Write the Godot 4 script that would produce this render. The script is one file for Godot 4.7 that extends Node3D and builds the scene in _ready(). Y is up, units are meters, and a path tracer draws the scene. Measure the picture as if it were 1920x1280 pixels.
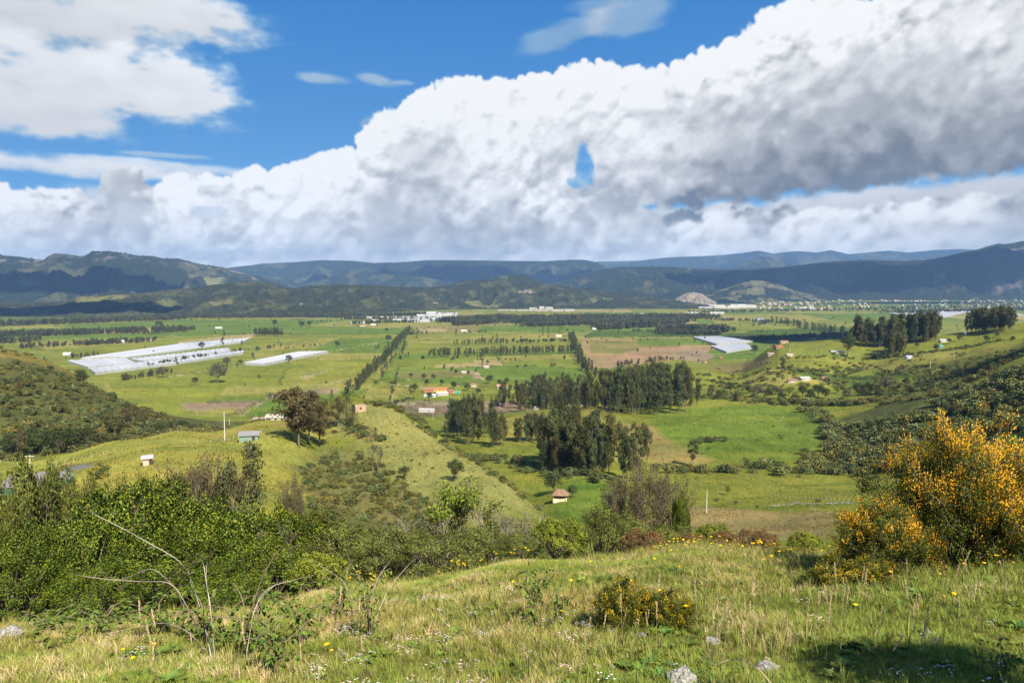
extends Node3D
# A view from a grassy knoll over a farmed highland valley under big cumulus clouds. Valley floor is y = 0, metres, north is -z.

const EYE := 150.0            # height of the eye above the valley floor
const FOC := 1372.0           # focal length in pixels of a 1920 x 1280 frame
const PITCH := 0.07638        # the camera looks this far down (radians)

var rng := RandomNumberGenerator.new()
var noise_a := FastNoiseLite.new()
var noise_b := FastNoiseLite.new()
var noise_c := FastNoiseLite.new()
var M := {}                   # materials
var used_names := {}

func rnd(a: float, b: float) -> float: return rng.randf_range(a, b)

# ---------------------------------------------------------------- directions: (right, up, forward) of a sight line
func ray(px: float, py: float) -> Vector3:
	var x := (px - 960.0) / FOC
	var y := (640.0 - py) / FOC
	return Vector3(x, y * cos(PITCH) - sin(PITCH), cos(PITCH) + y * sin(PITCH))

func az_el(px: float, py: float) -> Vector2:
	var r := ray(px, py).normalized()
	return Vector2(rad_to_deg(atan2(r.x, r.z)), rad_to_deg(asin(r.y)))

func _ready() -> void:
	rng.seed = 20240611
	noise_a.seed = 11; noise_a.noise_type = FastNoiseLite.TYPE_SIMPLEX_SMOOTH; noise_a.frequency = 1.0; noise_a.fractal_octaves = 5; noise_a.fractal_type = FastNoiseLite.FRACTAL_FBM
	noise_b.seed = 23; noise_b.noise_type = FastNoiseLite.TYPE_SIMPLEX_SMOOTH; noise_b.frequency = 1.0; noise_b.fractal_octaves = 3; noise_b.fractal_type = FastNoiseLite.FRACTAL_FBM
	noise_c.seed = 37; noise_c.noise_type = FastNoiseLite.TYPE_CELLULAR; noise_c.frequency = 1.0; noise_c.fractal_octaves = 3; noise_c.fractal_type = FastNoiseLite.FRACTAL_FBM
	make_camera()
	make_sky()
	make_sun()
	build_place()

func make_camera() -> void:
	var cam := Camera3D.new()
	cam.name = "camera"
	cam.position = Vector3(0, EYE, 0)
	cam.rotation = Vector3(-PITCH, 0, 0)
	cam.fov = rad_to_deg(2.0 * atan(640.0 / FOC))
	cam.near = 0.2
	cam.far = 60000.0
	add_child(cam)
	cam.current = true

func make_sun() -> void:
	# behind the camera and to the right, well up: shadows run away from the viewer
	var sun := DirectionalLight3D.new()
	sun.name = "sun"
	var to := Vector3(sin(deg_to_rad(152.0)) * cos(deg_to_rad(44.0)), sin(deg_to_rad(44.0)), -cos(deg_to_rad(152.0)) * cos(deg_to_rad(44.0)))
	sun.look_at_from_position(to * 100.0, Vector3.ZERO, Vector3.UP)
	sun.light_energy = 1.6
	sun.light_color = Color(1.0, 0.95, 0.86)
	sun.light_angular_distance = 0.53
	sun.shadow_enabled = true
	add_child(sun)

# ---------------------------------------------------------------- sky: blue air and computed cumulus, all round
var puffs := []               # [azimuth, elevation, radius, depth] in degrees
var soft := []                # thin clouds: [azimuth, elevation, half width, half height, tilt, thickness, tone]
var tones := []               # [azimuth, elevation, brightness]
var bank_top := []            # outline of the great bank and of the far clouds below it: [azimuth, elevation]
var bank_low := []
var bank_far := []
var gaps := []                # holes where the air shows through: [azimuth, elevation, half width, half height]

func edge_at(table: Array, x: float) -> float:
	if x <= table[0][0]: return table[0][1]
	for i in range(1, table.size()):
		if x <= table[i][0]:
			var t: float = (x - table[i - 1][0]) / (table[i][0] - table[i - 1][0])
			return lerpf(table[i - 1][1], table[i][1], t)
	return table[-1][1]

func angles(e: Array) -> Array:
	var c := az_el(e[0], e[1])
	return [c.x, c.y]

func puff(px: float, py: float, r: float, z: float, t := 0.0) -> void:
	var c := az_el(px, py)
	puffs.append([c.x, c.y, r * 0.0405, z * 0.0405, t])

func puff_family(px: float, py: float, r: float, z: float) -> void:
	var t := rnd(-0.035, 0.035)
	puff(px, py, r, z, t)
	for k in 8:
		var a := rnd(-0.5, PI + 0.5)
		var rr := r * rnd(0.26, 0.55)
		var x := px + cos(a) * r * 0.74
		var y := py - sin(a) * r * 0.68
		var zz := z + r * rnd(0.0, 0.5)
		puff(x, y, rr, zz, t + rnd(-0.012, 0.02))
		if rr > 11.0:
			for m in 3:
				var b := a + rnd(-1.3, 1.3)
				puff(x + cos(b) * rr * 0.8, y - sin(b) * rr * 0.75, rr * rnd(0.3, 0.5), zz + rr * rnd(0.0, 0.5), t + rnd(-0.01, 0.025))

func make_sky() -> void:
	var top := [[-200.0, 330.0], [0, 345], [30, 352], [60, 366], [100, 358], [140, 368], [170, 392], [220, 410], [300, 400], [350, 352], [420, 335], [470, 322], [520, 312], [575, 298], [600, 288], [650, 272], [690, 238], [720, 212], [760, 188], [800, 168], [850, 148], [900, 143], [960, 150], [1010, 138], [1050, 131], [1090, 114], [1115, 109], [1150, 126], [1200, 131], [1260, 122], [1295, 106], [1315, 126], [1345, 108], [1380, 80], [1420, 70], [1460, 46], [1500, 26], [1540, 8], [1580, -6], [1650, 8], [1690, 12], [1730, -20], [1800, -60], [1920, -120], [2150, -160]]
	for e in top: bank_top.append(angles(e))
	for e in [[-200.0, 560.0], [1050, 560], [1130, 430], [1180, 402], [1300, 398], [1400, 386], [1500, 372], [1600, 360], [1700, 350], [1800, 341], [1920, 326], [2150, 300]]: bank_low.append(angles(e))
	for e in [[-200.0, 402.0], [150, 402], [250, 412], [400, 410], [900, 430], [1180, 402], [1260, 395], [1350, 388], [1420, 389], [1500, 377], [1580, 381], [1660, 368], [1740, 367], [1830, 353], [1920, 352], [2150, 330]]: bank_far.append(angles(e))
	# the towering bank, its edge first and then its body
	var x := -180.0
	while x < 2150.0:
		var r := lerpf(7.0, 46.0, pow(rng.randf(), 2.0))
		var y: float = edge_at(top, x) + rnd(-6.0, 8.0)
		puff(x, y + r, r, rnd(0, 14))
		puff(x + rnd(-8, 8), y + r * 2.2, r * rnd(1.0, 1.6), rnd(5, 26))
		x += r * rnd(0.4, 0.8)
	for i in 120:
		x = rnd(-180, 2150)
		var y0: float = edge_at(top, x) + 25.0
		var low := 492.0
		if x > 1190.0: low = 388.0 - (x - 1190.0) * 0.085
		if y0 > low - 10.0: continue
		var y := lerpf(y0, low, pow(rng.randf(), 0.9))
		var r := lerpf(20, 84, pow(rng.randf(), 1.5)) if x < 1150.0 else lerpf(26, 110, pow(rng.randf(), 1.4))
		if x > 1150.0 and y > low - 60.0: r = minf(r, 34.0)
		y = minf(y, low - r * 1.0)
		y = maxf(y, y0 - 25.0 + r)
		puff_family(x, y, r, (y - y0) * 0.16 + rnd(0, 30) + (50.0 if x > 1190.0 and y > 190.0 - (x - 1190.0) * 0.25 else 0.0))
	# sunlit left front of the near dark cloud
	for c in [[1185, 300, 34], [1200, 262, 36], [1222, 228, 34], [1190, 336, 28], [1235, 300, 44], [1262, 252, 40], [1300, 300, 50], [1258, 342, 34], [1330, 240, 46]]:
		puff_family(c[0], c[1], c[2], 78)
	# far banks along the horizon
	for i in 300:
		x = rnd(-180, 2150)
		var lim := 440.0
		if x > 1180.0: lim = 392.0 + 8.0 * sin(x * 0.013) + 10.0 * sin(x * 0.031) - maxf(0.0, (x - 1450.0) * 0.03)
		if x < 400.0: lim = 400.0
		var y := lerpf(lim + 12.0, 500.0, rng.randf())
		var r := lerpf(6, 30, pow(rng.randf(), 2.2)) * (1.0 if y < 440.0 else 0.7)
		puff_family(x, maxf(y, lim + r), r, (y - 400.0) * 0.3)
	for c in [[238, 365, 42], [335, 362, 34], [310, 372, 30], [360, 378, 28], [1130, 380, 40], [1150, 395, 44]]:
		puff_family(c[0], c[1], c[2], 18)
	# the rest of the horizon carries the same kind of cloud
	for i in 260:
		var az := rnd(56, 304)
		var el := rnd(0, 12) * rnd(0.3, 1.0)
		var r := rnd(0.8, 2.6)
		puffs.append([az if az < 180.0 else az - 360.0, el, r, rnd(0, 2), 0.0])
		for k in 4:
			var a := rnd(0, PI)
			puffs.append([(az if az < 180.0 else az - 360.0) + cos(a) * r * 0.8, el + sin(a) * r * 0.7, r * rnd(0.3, 0.5), rnd(0.4, 2.4), 0.0])
	for i in 46:
		soft.append([rnd(44, 316), rnd(14, 70), rnd(5, 16), rnd(2, 6), rnd(-20, 20), rnd(0.5, 1.0), rnd(0.85, 0.93)])
	for s in soft:
		if s[0] > 180.0: s[0] -= 360.0
	# thinner clouds over the left of the view
	for s in [[60, 30, 260, 75, 0, 1.0, 0.87], [330, 28, 190, 42, 4, 1.05, 0.9], [-60, 150, 250, 90, 0, 1.1, 0.91], [90, 165, 190, 75, -8, 1.0, 0.91], [300, 165, 140, 68, 6, 1.15, 0.93], [120, 215, 110, 32, 0, 0.8, 0.88], [60, 306, 330, 17, 2.0, 0.95, 0.93], [300, 312, 260, 11, 1.5, 0.85, 0.93], [310, 292, 80, 5, 0, 0.55, 0.85], [1180, 30, 90, 36, -12, 0.5, 0.84], [1060, 62, 95, 26, -16, 0.45, 0.82], [1120, 10, 70, 16, -6, 0.4, 0.82], [605, 148, 56, 11, 2, 0.62, 0.85], [705, 151, 44, 11, 10, 0.62, 0.86], [755, 156, 24, 5, 2, 0.5, 0.86], [270, 395, 190, 36, 2, 0.9, 0.86], [1450, 60, 0, 0, 0, 0, 0], [1700, 375, 340, 30, -3, 0.97, 0.84], [1420, 398, 220, 22, -2, 0.97, 0.84], [1900, 352, 240, 30, -4, 0.95, 0.82], [1230, 408, 120, 18, 0, 0.95, 0.84], [690, 232, 16, 12, -30, 0.4, 0.8]]:
		if s[2] == 0: continue
		var c := az_el(s[0], s[1])
		soft.append([c.x, c.y, s[2] * 0.0405, s[3] * 0.0405, s[4], s[5], s[6]])
	for g in [[1096, 318, 17, 34], [1082, 340, 20, 10], [1230, 60, 0.1, 0.1], [395, 400, 26, 10], [100, 345, 40, 8], [1580, 379, 70, 7], [1850, 352, 60, 5]]:
		var c := az_el(g[0], g[1])
		gaps.append([c.x, c.y, g[2] * 0.0405, g[3] * 0.0405])
	for t in [[500, 320, 250], [600, 300, 250], [700, 240, 253], [800, 190, 254], [900, 165, 254], [1000, 160, 252], [1100, 130, 248], [1150, 165, 240], [1220, 150, 250], [1320, 140, 253], [1400, 100, 254], [1500, 50, 254], [1600, 20, 254], [1400, 130, 246], [1560, 70, 246], [1660, 40, 236], [1740, 15, 226], [1000, 225, 232], [900, 250, 226], [850, 290, 204], [780, 290, 208], [980, 300, 232], [920, 340, 222], [1250, 225, 218], [1330, 205, 206], [1420, 180, 202], [1500, 140, 206], [1600, 110, 204], [1700, 130, 202], [1850, 60, 216], [1900, 150, 208], [1780, 200, 196], [1200, 280, 226], [1290, 290, 212], [1400, 250, 196], [1400, 310, 176], [1500, 250, 178], [1500, 310, 160], [1620, 230, 172], [1700, 270, 152], [1820, 260, 152], [1900, 250, 158], [1250, 345, 190], [1300, 375, 134], [1400, 350, 140], [1500, 345, 128], [1600, 335, 126], [1700, 325, 124], [1800, 315, 126], [1900, 305, 134], [1300, 396, 128], [1420, 382, 132], [1330, 420, 238], [1500, 402, 238], [1600, 425, 222], [1420, 440, 226], [1700, 392, 232], [1800, 385, 236], [1800, 420, 205], [1880, 440, 198], [1700, 450, 220], [1560, 455, 226], [1300, 460, 228], [690, 300, 240], [600, 345, 226], [520, 390, 228], [640, 400, 224], [720, 400, 188], [760, 440, 170], [860, 440, 172], [930, 440, 176], [800, 380, 196], [880, 395, 214], [1000, 440, 186], [1010, 380, 234], [1100, 440, 196], [1060, 360, 226], [560, 440, 208], [480, 445, 228], [420, 410, 214], [400, 370, 226], [100, 432, 190], [180, 440, 178], [40, 375, 248], [130, 385, 243], [60, 410, 222], [250, 430, 196], [240, 365, 184], [335, 358, 240], [60, 462, 216], [200, 470, 218], [330, 470, 220], [480, 478, 226], [640, 478, 208], [800, 478, 204], [960, 478, 212], [1130, 470, 224], [1150, 385, 176], [1200, 400, 200], [1100, 210, 228], [1050, 260, 214], [1090, 300, 205], [1140, 320, 212], [1170, 230, 232]]:
		var c := az_el(t[0], t[1])
		tones.append([c.x, c.y, t[2] / 255.0])
	var near := paint_sky(-50.0, -1.0, 360.0 / 4096.0, 1138, 376)
	var whole := paint_sky(-180.0, 0.0, 360.0 / 1024.0, 1024, 256)
	whole.resize(4096, 1024, Image.INTERPOLATE_CUBIC)
	var all := Image.create(4096, 2048, false, Image.FORMAT_RGB8)
	all.fill(Color(0.42, 0.47, 0.45))
	# straight ahead (-z) is the left edge of a panorama
	all.blit_rect(whole, Rect2i(2048, 0, 2048, 1024), Vector2i.ZERO)
	all.blit_rect(whole, Rect2i(0, 0, 2048, 1024), Vector2i(2048, 0))
	var left := int(round(50.0 / 360.0 * 4096.0))
	all.blit_rect(near, Rect2i(left, 0, 1138 - left, 365), Vector2i(0, 1024 + 11 - 376))
	all.blit_rect(near, Rect2i(0, 0, left, 365), Vector2i(4096 - left, 1024 + 11 - 376))
	var mat := PanoramaSkyMaterial.new()
	mat.panorama = ImageTexture.create_from_image(all)
	var sky := Sky.new()
	sky.sky_material = mat
	var env := Environment.new()
	env.background_mode = Environment.BG_SKY
	env.sky = sky
	env.background_energy_multiplier = 0.64
	env.tonemap_mode = Environment.TONE_MAPPER_LINEAR
	env.tonemap_exposure = 2.0
	env.sdfgi_enabled = true
	env.ssao_enabled = true
	env.ssil_enabled = true
	env.fog_enabled = true
	env.fog_density = 0.000044
	env.fog_light_color = Color(0.58, 0.77, 1.0)
	var we := WorldEnvironment.new()
	we.name = "air"
	we.environment = env
	add_child(we)

func tone_at(az: float, el: float) -> float:
	var sum := 0.0004
	var v := 0.0004 * 0.86
	for t in tones:
		var dd: float = (az - t[0]) * (az - t[0]) + (el - t[1]) * (el - t[1]) * 1.5 + 0.2
		var wt := 1.0 / (dd * dd)
		sum += wt
		v += wt * t[2]
	return v / sum

func paint_sky(az0: float, el0: float, step: float, w: int, h: int) -> Image:
	# row 0 is the top of the picture: elevation el0 + h * step
	var hgt := PackedFloat32Array()
	hgt.resize(w * h)
	hgt.fill(-0.6)
	var cover := PackedFloat32Array()
	cover.resize(w * h)
	var dx := PackedVector3Array()
	dx.resize(w * h)
	var wob := PackedFloat32Array()
	wob.resize(w * h)
	var wob2 := PackedFloat32Array()
	wob2.resize(w * h)
	var edge_top := PackedFloat32Array()
	var edge_low := PackedFloat32Array()
	var edge_far := PackedFloat32Array()
	for i in w:
		var a := az0 + (i + 0.5) * step
		edge_top.append(edge_at(bank_top, a))
		edge_low.append(edge_at(bank_low, a))
		edge_far.append(edge_at(bank_far, a))
	for j in h:
		var el := deg_to_rad(el0 + (h - j - 0.5) * step)
		var ce := cos(el)
		var se := sin(el)
		for i in w:
			var az := deg_to_rad(az0 + (i + 0.5) * step)
			var d := Vector3(sin(az) * ce, se, cos(az) * ce)
			dx[j * w + i] = d
			wob[j * w + i] = noise_a.get_noise_3dv(d * 30.0)
			wob2[j * w + i] = noise_b.get_noise_3dv(d * 120.0)
			# the body of the bank, behind its heaps
			var ad := rad_to_deg(az)
			var ed := rad_to_deg(el)
			if absf(ad) < 48.0 and ed < 30.0:
				var k := j * w + i
				var te := edge_top[i] + wob[k] * 0.6 - 0.75
				var be := edge_low[i] + wob[k] * 0.8
				var c := clampf((te - ed) * 1.6, 0.0, 1.0) * clampf((ed - be) * 1.1, 0.0, 1.0)
				c = maxf(c, clampf((edge_far[i] + wob[k] * 0.5 - ed) * 1.6, 0.0, 1.0))
				if c > 0.0:
					cover[k] = c
					hgt[k] = c * 0.6 + wob[k] * 0.9
	var lobe := PackedFloat32Array()
	lobe.resize(w * h)
	lobe.fill(-1.0)
	for p in puffs:
		var own: float = tone_at(p[0], p[1] + p[2] * 0.2) + p[4]
		var pr: float = p[2]
		var pz: float = p[3]
		var ck: float = cos(deg_to_rad(minf(absf(p[1]), 80.0)))
		var r := pr * 1.35
		var i0 := maxi(0, int((p[0] - r / ck - az0) / step))
		var i1 := mini(w - 1, int((p[0] + r / ck - az0) / step))
		var jc: float = h - (p[1] - el0) / step
		var j0 := maxi(0, int(jc - r / step))
		var j1 := mini(h - 1, int(jc + r / step))
		for j in range(j0, j1 + 1):
			var y: float = (jc - j - 0.5) * step
			if y < 0.0: y *= 1.25
			for i in range(i0, i1 + 1):
				var x: float = (az0 + (i + 0.5) * step - p[0]) * ck
				var k := j * w + i
				var q := (x * x + y * y) / (pr * pr) - wob[k] * 0.6 - wob2[k] * 0.30
				if q < 1.0:
					var z: float = pz + pr * sqrt(1.0 - maxf(q, -0.3))
					if z > hgt[k]:
						hgt[k] = z
						lobe[k] = own
					var c := minf(1.0, (1.0 - q) * 2.6)
					if c > cover[k]: cover[k] = c
	# how far each place stands out from its surroundings (crevices between the heaps are darker)
	var him := Image.create_from_data(w, h, false, Image.FORMAT_RF, hgt.to_byte_array())
	var wide: Image = him.duplicate()
	var f := 0.0879 / step
	wide.resize(maxi(8, int(w / (16.0 * f))), maxi(8, int(h / (16.0 * f))), Image.INTERPOLATE_BILINEAR)
	wide.resize(w, h, Image.INTERPOLATE_CUBIC)
	var mean := wide.get_data().to_float32_array()
	var fine: Image = him.duplicate()
	fine.resize(maxi(8, int(w / (1.5 * f))), maxi(8, int(h / (1.5 * f))), Image.INTERPOLATE_BILINEAR)
	fine.resize(w, h, Image.INTERPOLATE_CUBIC)
	var sharp := fine.get_data().to_float32_array()
	fine = him.duplicate()
	fine.resize(maxi(8, int(w / (7.0 * f))), maxi(8, int(h / (7.0 * f))), Image.INTERPOLATE_BILINEAR)
	fine.resize(w, h, Image.INTERPOLATE_CUBIC)
	var smooth := fine.get_data().to_float32_array()
	# tone, on a coarse lattice
	var tw := maxi(4, w / 8)
	var th := maxi(4, h / 8)
	var tone := PackedFloat32Array()
	tone.resize(tw * th)
	for j in th:
		var el := el0 + (th - j - 0.5) * step * h / th
		for i in tw:
			var az := az0 + (i + 0.5) * step * w / tw
			tone[j * tw + i] = tone_at(az, el)
	var tim := Image.create_from_data(tw, th, false, Image.FORMAT_RF, tone.to_byte_array())
	tim.resize(w, h, Image.INTERPOLATE_CUBIC)
	tone = tim.get_data().to_float32_array()
	for k in w * h:
		if lobe[k] < 0.0: lobe[k] = tone[k]
	var lim := Image.create_from_data(w, h, false, Image.FORMAT_RF, lobe.to_byte_array())
	var lim2: Image = lim.duplicate()
	lim.resize(maxi(8, int(w / (1.5 * f))), maxi(8, int(h / (1.5 * f))), Image.INTERPOLATE_BILINEAR)
	lim.resize(w, h, Image.INTERPOLATE_CUBIC)
	lobe = lim.get_data().to_float32_array()
	lim2.resize(maxi(8, int(w / (9.0 * f))), maxi(8, int(h / (9.0 * f))), Image.INTERPOLATE_BILINEAR)
	lim2.resize(w, h, Image.INTERPOLATE_CUBIC)
	var dim := lim2.get_data().to_float32_array()
	var bytes := PackedByteArray()
	bytes.resize(w * h * 3)
	for j in h:
		var el := el0 + (h - j - 0.5) * step
		var up := clampf(el / 30.0, 0.0, 1.0)
		var low := pow(1.0 - clampf(el / 34.0, 0.0, 1.0), 1.7)
		var air := Vector3(0.140, 0.440, 0.760).lerp(Vector3(0.50, 0.735, 0.93), low)
		if el > 30.0: air = Vector3(0.140, 0.440, 0.760).lerp(Vector3(0.12, 0.36, 0.66), clampf((el - 30.0) / 60.0, 0, 1))
		for i in w:
			var k := j * w + i
			var az := az0 + (i + 0.5) * step
			var d: Vector3 = dx[k]
			var c := air
			var n2 := wob[k]
			# thin clouds
			for s in soft:
				var ex: float = az - s[0]
				var ey: float = el - s[1]
				if absf(ex) > s[2] * 1.8 or absf(ey) > s[3] * 2.6: continue
				var tl: float = deg_to_rad(s[4])
				var rx: float = (ex * cos(tl) - ey * sin(tl)) / s[2]
				var ry: float = (ex * sin(tl) + ey * cos(tl)) / s[3]
				var m: float = 1.0 - (rx * rx + ry * ry)
				if m < -1.2: continue
				var n := noise_a.get_noise_3d(d.x * 13.0, d.y * 30.0, d.z * 13.0)
				var nn := noise_b.get_noise_3d(d.x * 70.0, d.y * 150.0 + 9.0, d.z * 70.0)
				var a: float = smoothstep(-0.12, 0.95, m * 1.0 + n * 0.80 + nn * 0.14 + 0.10) * s[5]
				a = clampf(a, 0.0, 0.985)
				var g: float = s[6] + n * 0.05 + 0.04 * ry
				c = c.lerp(Vector3(g - 0.005, g, g + 0.012), a)
			var a2 := cover[k]
			if a2 > 0.0:
				for g in gaps:
					var hx: float = (az - g[0]) / g[2]
					var hy: float = (el - g[1]) / g[3]
					a2 *= smoothstep(0.0, 3.0, hx * hx + hy * hy + n2 * 1.6 + wob2[k] * 0.35)
				a2 = smoothstep(0.0, 0.75, maxf(a2, cover[k] * clampf(0.16 + n2 * 0.5, 0.0, 0.4)))
				var gx := 0.0
				var gy := 0.0
				if i > 0 and i < w - 1 and j > 0 and j < h - 1:
					gx = clampf((smooth[k + 1] - smooth[k - 1]) / (2.0 * step), -2.0, 2.0)
					gy = clampf((smooth[k + w] - smooth[k - w]) / (2.0 * step), -2.0, 2.0)
				var sx := 0.0
				var sy := 0.0
				if i > 0 and i < w - 1 and j > 0 and j < h - 1:
					sx = clampf((sharp[k + 1] - sharp[k - 1]) / (2.0 * step), -1.5, 1.5)
					sy = clampf((sharp[k + w] - sharp[k - w]) / (2.0 * step), -1.5, 1.5)
				var towards := Vector3(-0.30, 0.72, 0.62)
				var lit := Vector3(-gx, gy, 1.0).normalized().dot(towards) - 0.58
				var crisp := Vector3(-sx, sy, 1.2).normalized().dot(towards) - 0.56
				var cav := clampf(smooth[k] - mean[k], -1.2, 1.2)
				var wi := clampi(i + int(n2 * 26.0 * f), 0, w - 1)
				var wj := clampi(j + int(noise_b.get_noise_3dv(d * 22.0) * 26.0 * f), 0, h - 1)
				var kw := wj * w + wi
				# shaded parts are smooth and wide, sunlit parts stand out heap by heap
				var sunny := clampf((tone[k] - 0.74) * 5.0, 0.0, 1.0)
				var t := lerpf(dim[kw] * 0.35 + tone[kw] * 0.65, lobe[k] * 0.40 + dim[kw] * 0.28 + tone[kw] * 0.32, sunny)
				var edge := smoothstep(0.2, 1.0, cover[k])
				var room := (0.06 + 0.30 * clampf(1.0 - absf(t - 0.84) * 2.2, 0.0, 1.0)) * edge
				var fray := noise_b.get_noise_3dv(d * 110.0)
				t += (lit * lerpf(0.10, 0.38, sunny) + crisp * lerpf(0.02, 0.20, sunny) + cav * 0.07 + n2 * 0.16 + fray * 0.03) * room
				t = 0.86 + (t + 0.05 - 0.86) * (1.3 if t < 0.86 else 1.15)
				t = clampf(t, 0.4, 1.0)
				c = c.lerp(Vector3(t - 0.03 * (1.0 - t), t, t + 0.045 * (1.0 - t)), a2)
			var haze := pow(1.0 - clampf(el / 7.0, 0.0, 1.0), 2.0) * 0.45
			c = c.lerp(Vector3(0.93, 0.945, 0.955), haze)
			# the low sky is seen through the valley's haze and is itself brighter than the sky overhead
			c *= 0.9 + 0.13 * pow(1.0 - clampf(el / 12.0, 0.0, 1.0), 1.5)
			bytes[k * 3] = clampi(int(c.x * 255.0 + 0.5), 0, 255)
			bytes[k * 3 + 1] = clampi(int(c.y * 255.0 + 0.5), 0, 255)
			bytes[k * 3 + 2] = clampi(int(c.z * 255.0 + 0.5), 0, 255)
	return Image.create_from_data(w, h, false, Image.FORMAT_RGB8, bytes)

# ---------------------------------------------------------------- materials
func noise_tex(seed_: int, freq: float, octaves: int, lo: float, hi: float, size := 512) -> ImageTexture:
	var n := FastNoiseLite.new()
	n.seed = seed_
	n.frequency = freq
	n.fractal_octaves = octaves
	n.noise_type = FastNoiseLite.TYPE_SIMPLEX_SMOOTH
	var im := n.get_seamless_image(size, size)
	im.convert(Image.FORMAT_RGB8)
	var data := im.get_data()
	for i in data.size(): data[i] = int(clampf(lerpf(lo, hi, data[i] / 255.0), 0.0, 1.0) * 255.0)
	return ImageTexture.create_from_image(Image.create_from_data(size, size, false, Image.FORMAT_RGB8, data))

func paint(c: Color, rough := 0.85) -> StandardMaterial3D:
	var m := StandardMaterial3D.new()
	m.albedo_color = c.linear_to_srgb()
	m.roughness = rough
	m.metallic_specular = 0.3
	return m

func tinted(rough := 0.9) -> StandardMaterial3D:
	var m := StandardMaterial3D.new()
	m.vertex_color_use_as_albedo = true
	m.roughness = rough
	m.metallic_specular = 0.25
	return m

func make_materials() -> void:
	var grain := noise_tex(5, 0.03, 5, 0.62, 1.0)
	M.ground = tinted(1.0)
	M.ground.albedo_texture = grain
	M.ground.uv1_triplanar = true
	M.ground.uv1_world_triplanar = true
	M.ground.uv1_scale = Vector3.ONE * 0.11
	M.ground.metallic_specular = 0.1
	M.hill = tinted(1.0)
	M.hill.metallic_specular = 0.1
	M.hill.albedo_texture = noise_tex(8, 0.05, 4, 0.45, 1.0)
	M.hill.uv1_triplanar = true
	M.hill.uv1_world_triplanar = true
	M.hill.uv1_scale = Vector3.ONE * 0.0035
	M.bark = tinted(0.95)
	M.leaf = tinted(0.6)
	M.leaf.metallic_specular = 0.2
	M.leaf.backlight_enabled = true
	M.leaf.backlight = Color(0.30, 0.34, 0.12)
	M.leaf.cull_mode = BaseMaterial3D.CULL_DISABLED
	M.tint = tinted(0.85)
	M.gloss = tinted(0.55)
	M.gloss.metallic_specular = 0.26
	M.gloss.backlight_enabled = true
	M.gloss.backlight = Color(0.36, 0.40, 0.10)
	M.grass = tinted(0.6)
	M.grass.metallic_specular = 0.18
	M.grass.backlight_enabled = true
	M.grass.backlight = Color(0.45, 0.48, 0.20)
	M.stone = tinted(0.95)
	M.stone.albedo_texture = noise_tex(31, 0.06, 5, 0.62, 1.15, 256)
	M.stone.uv1_triplanar = true
	M.stone.uv1_scale = Vector3.ONE * 1.3
	M.pane = tinted(0.12)
	M.pane.metallic_specular = 0.6
	M.metal_roof = tinted(0.55)
	M.plastic = tinted(0.45)
	M.plastic.metallic_specular = 0.5
	M.water = tinted(0.25)
	M.water.metallic_specular = 0.5
	M.cloud = tinted(1.0)

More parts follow.
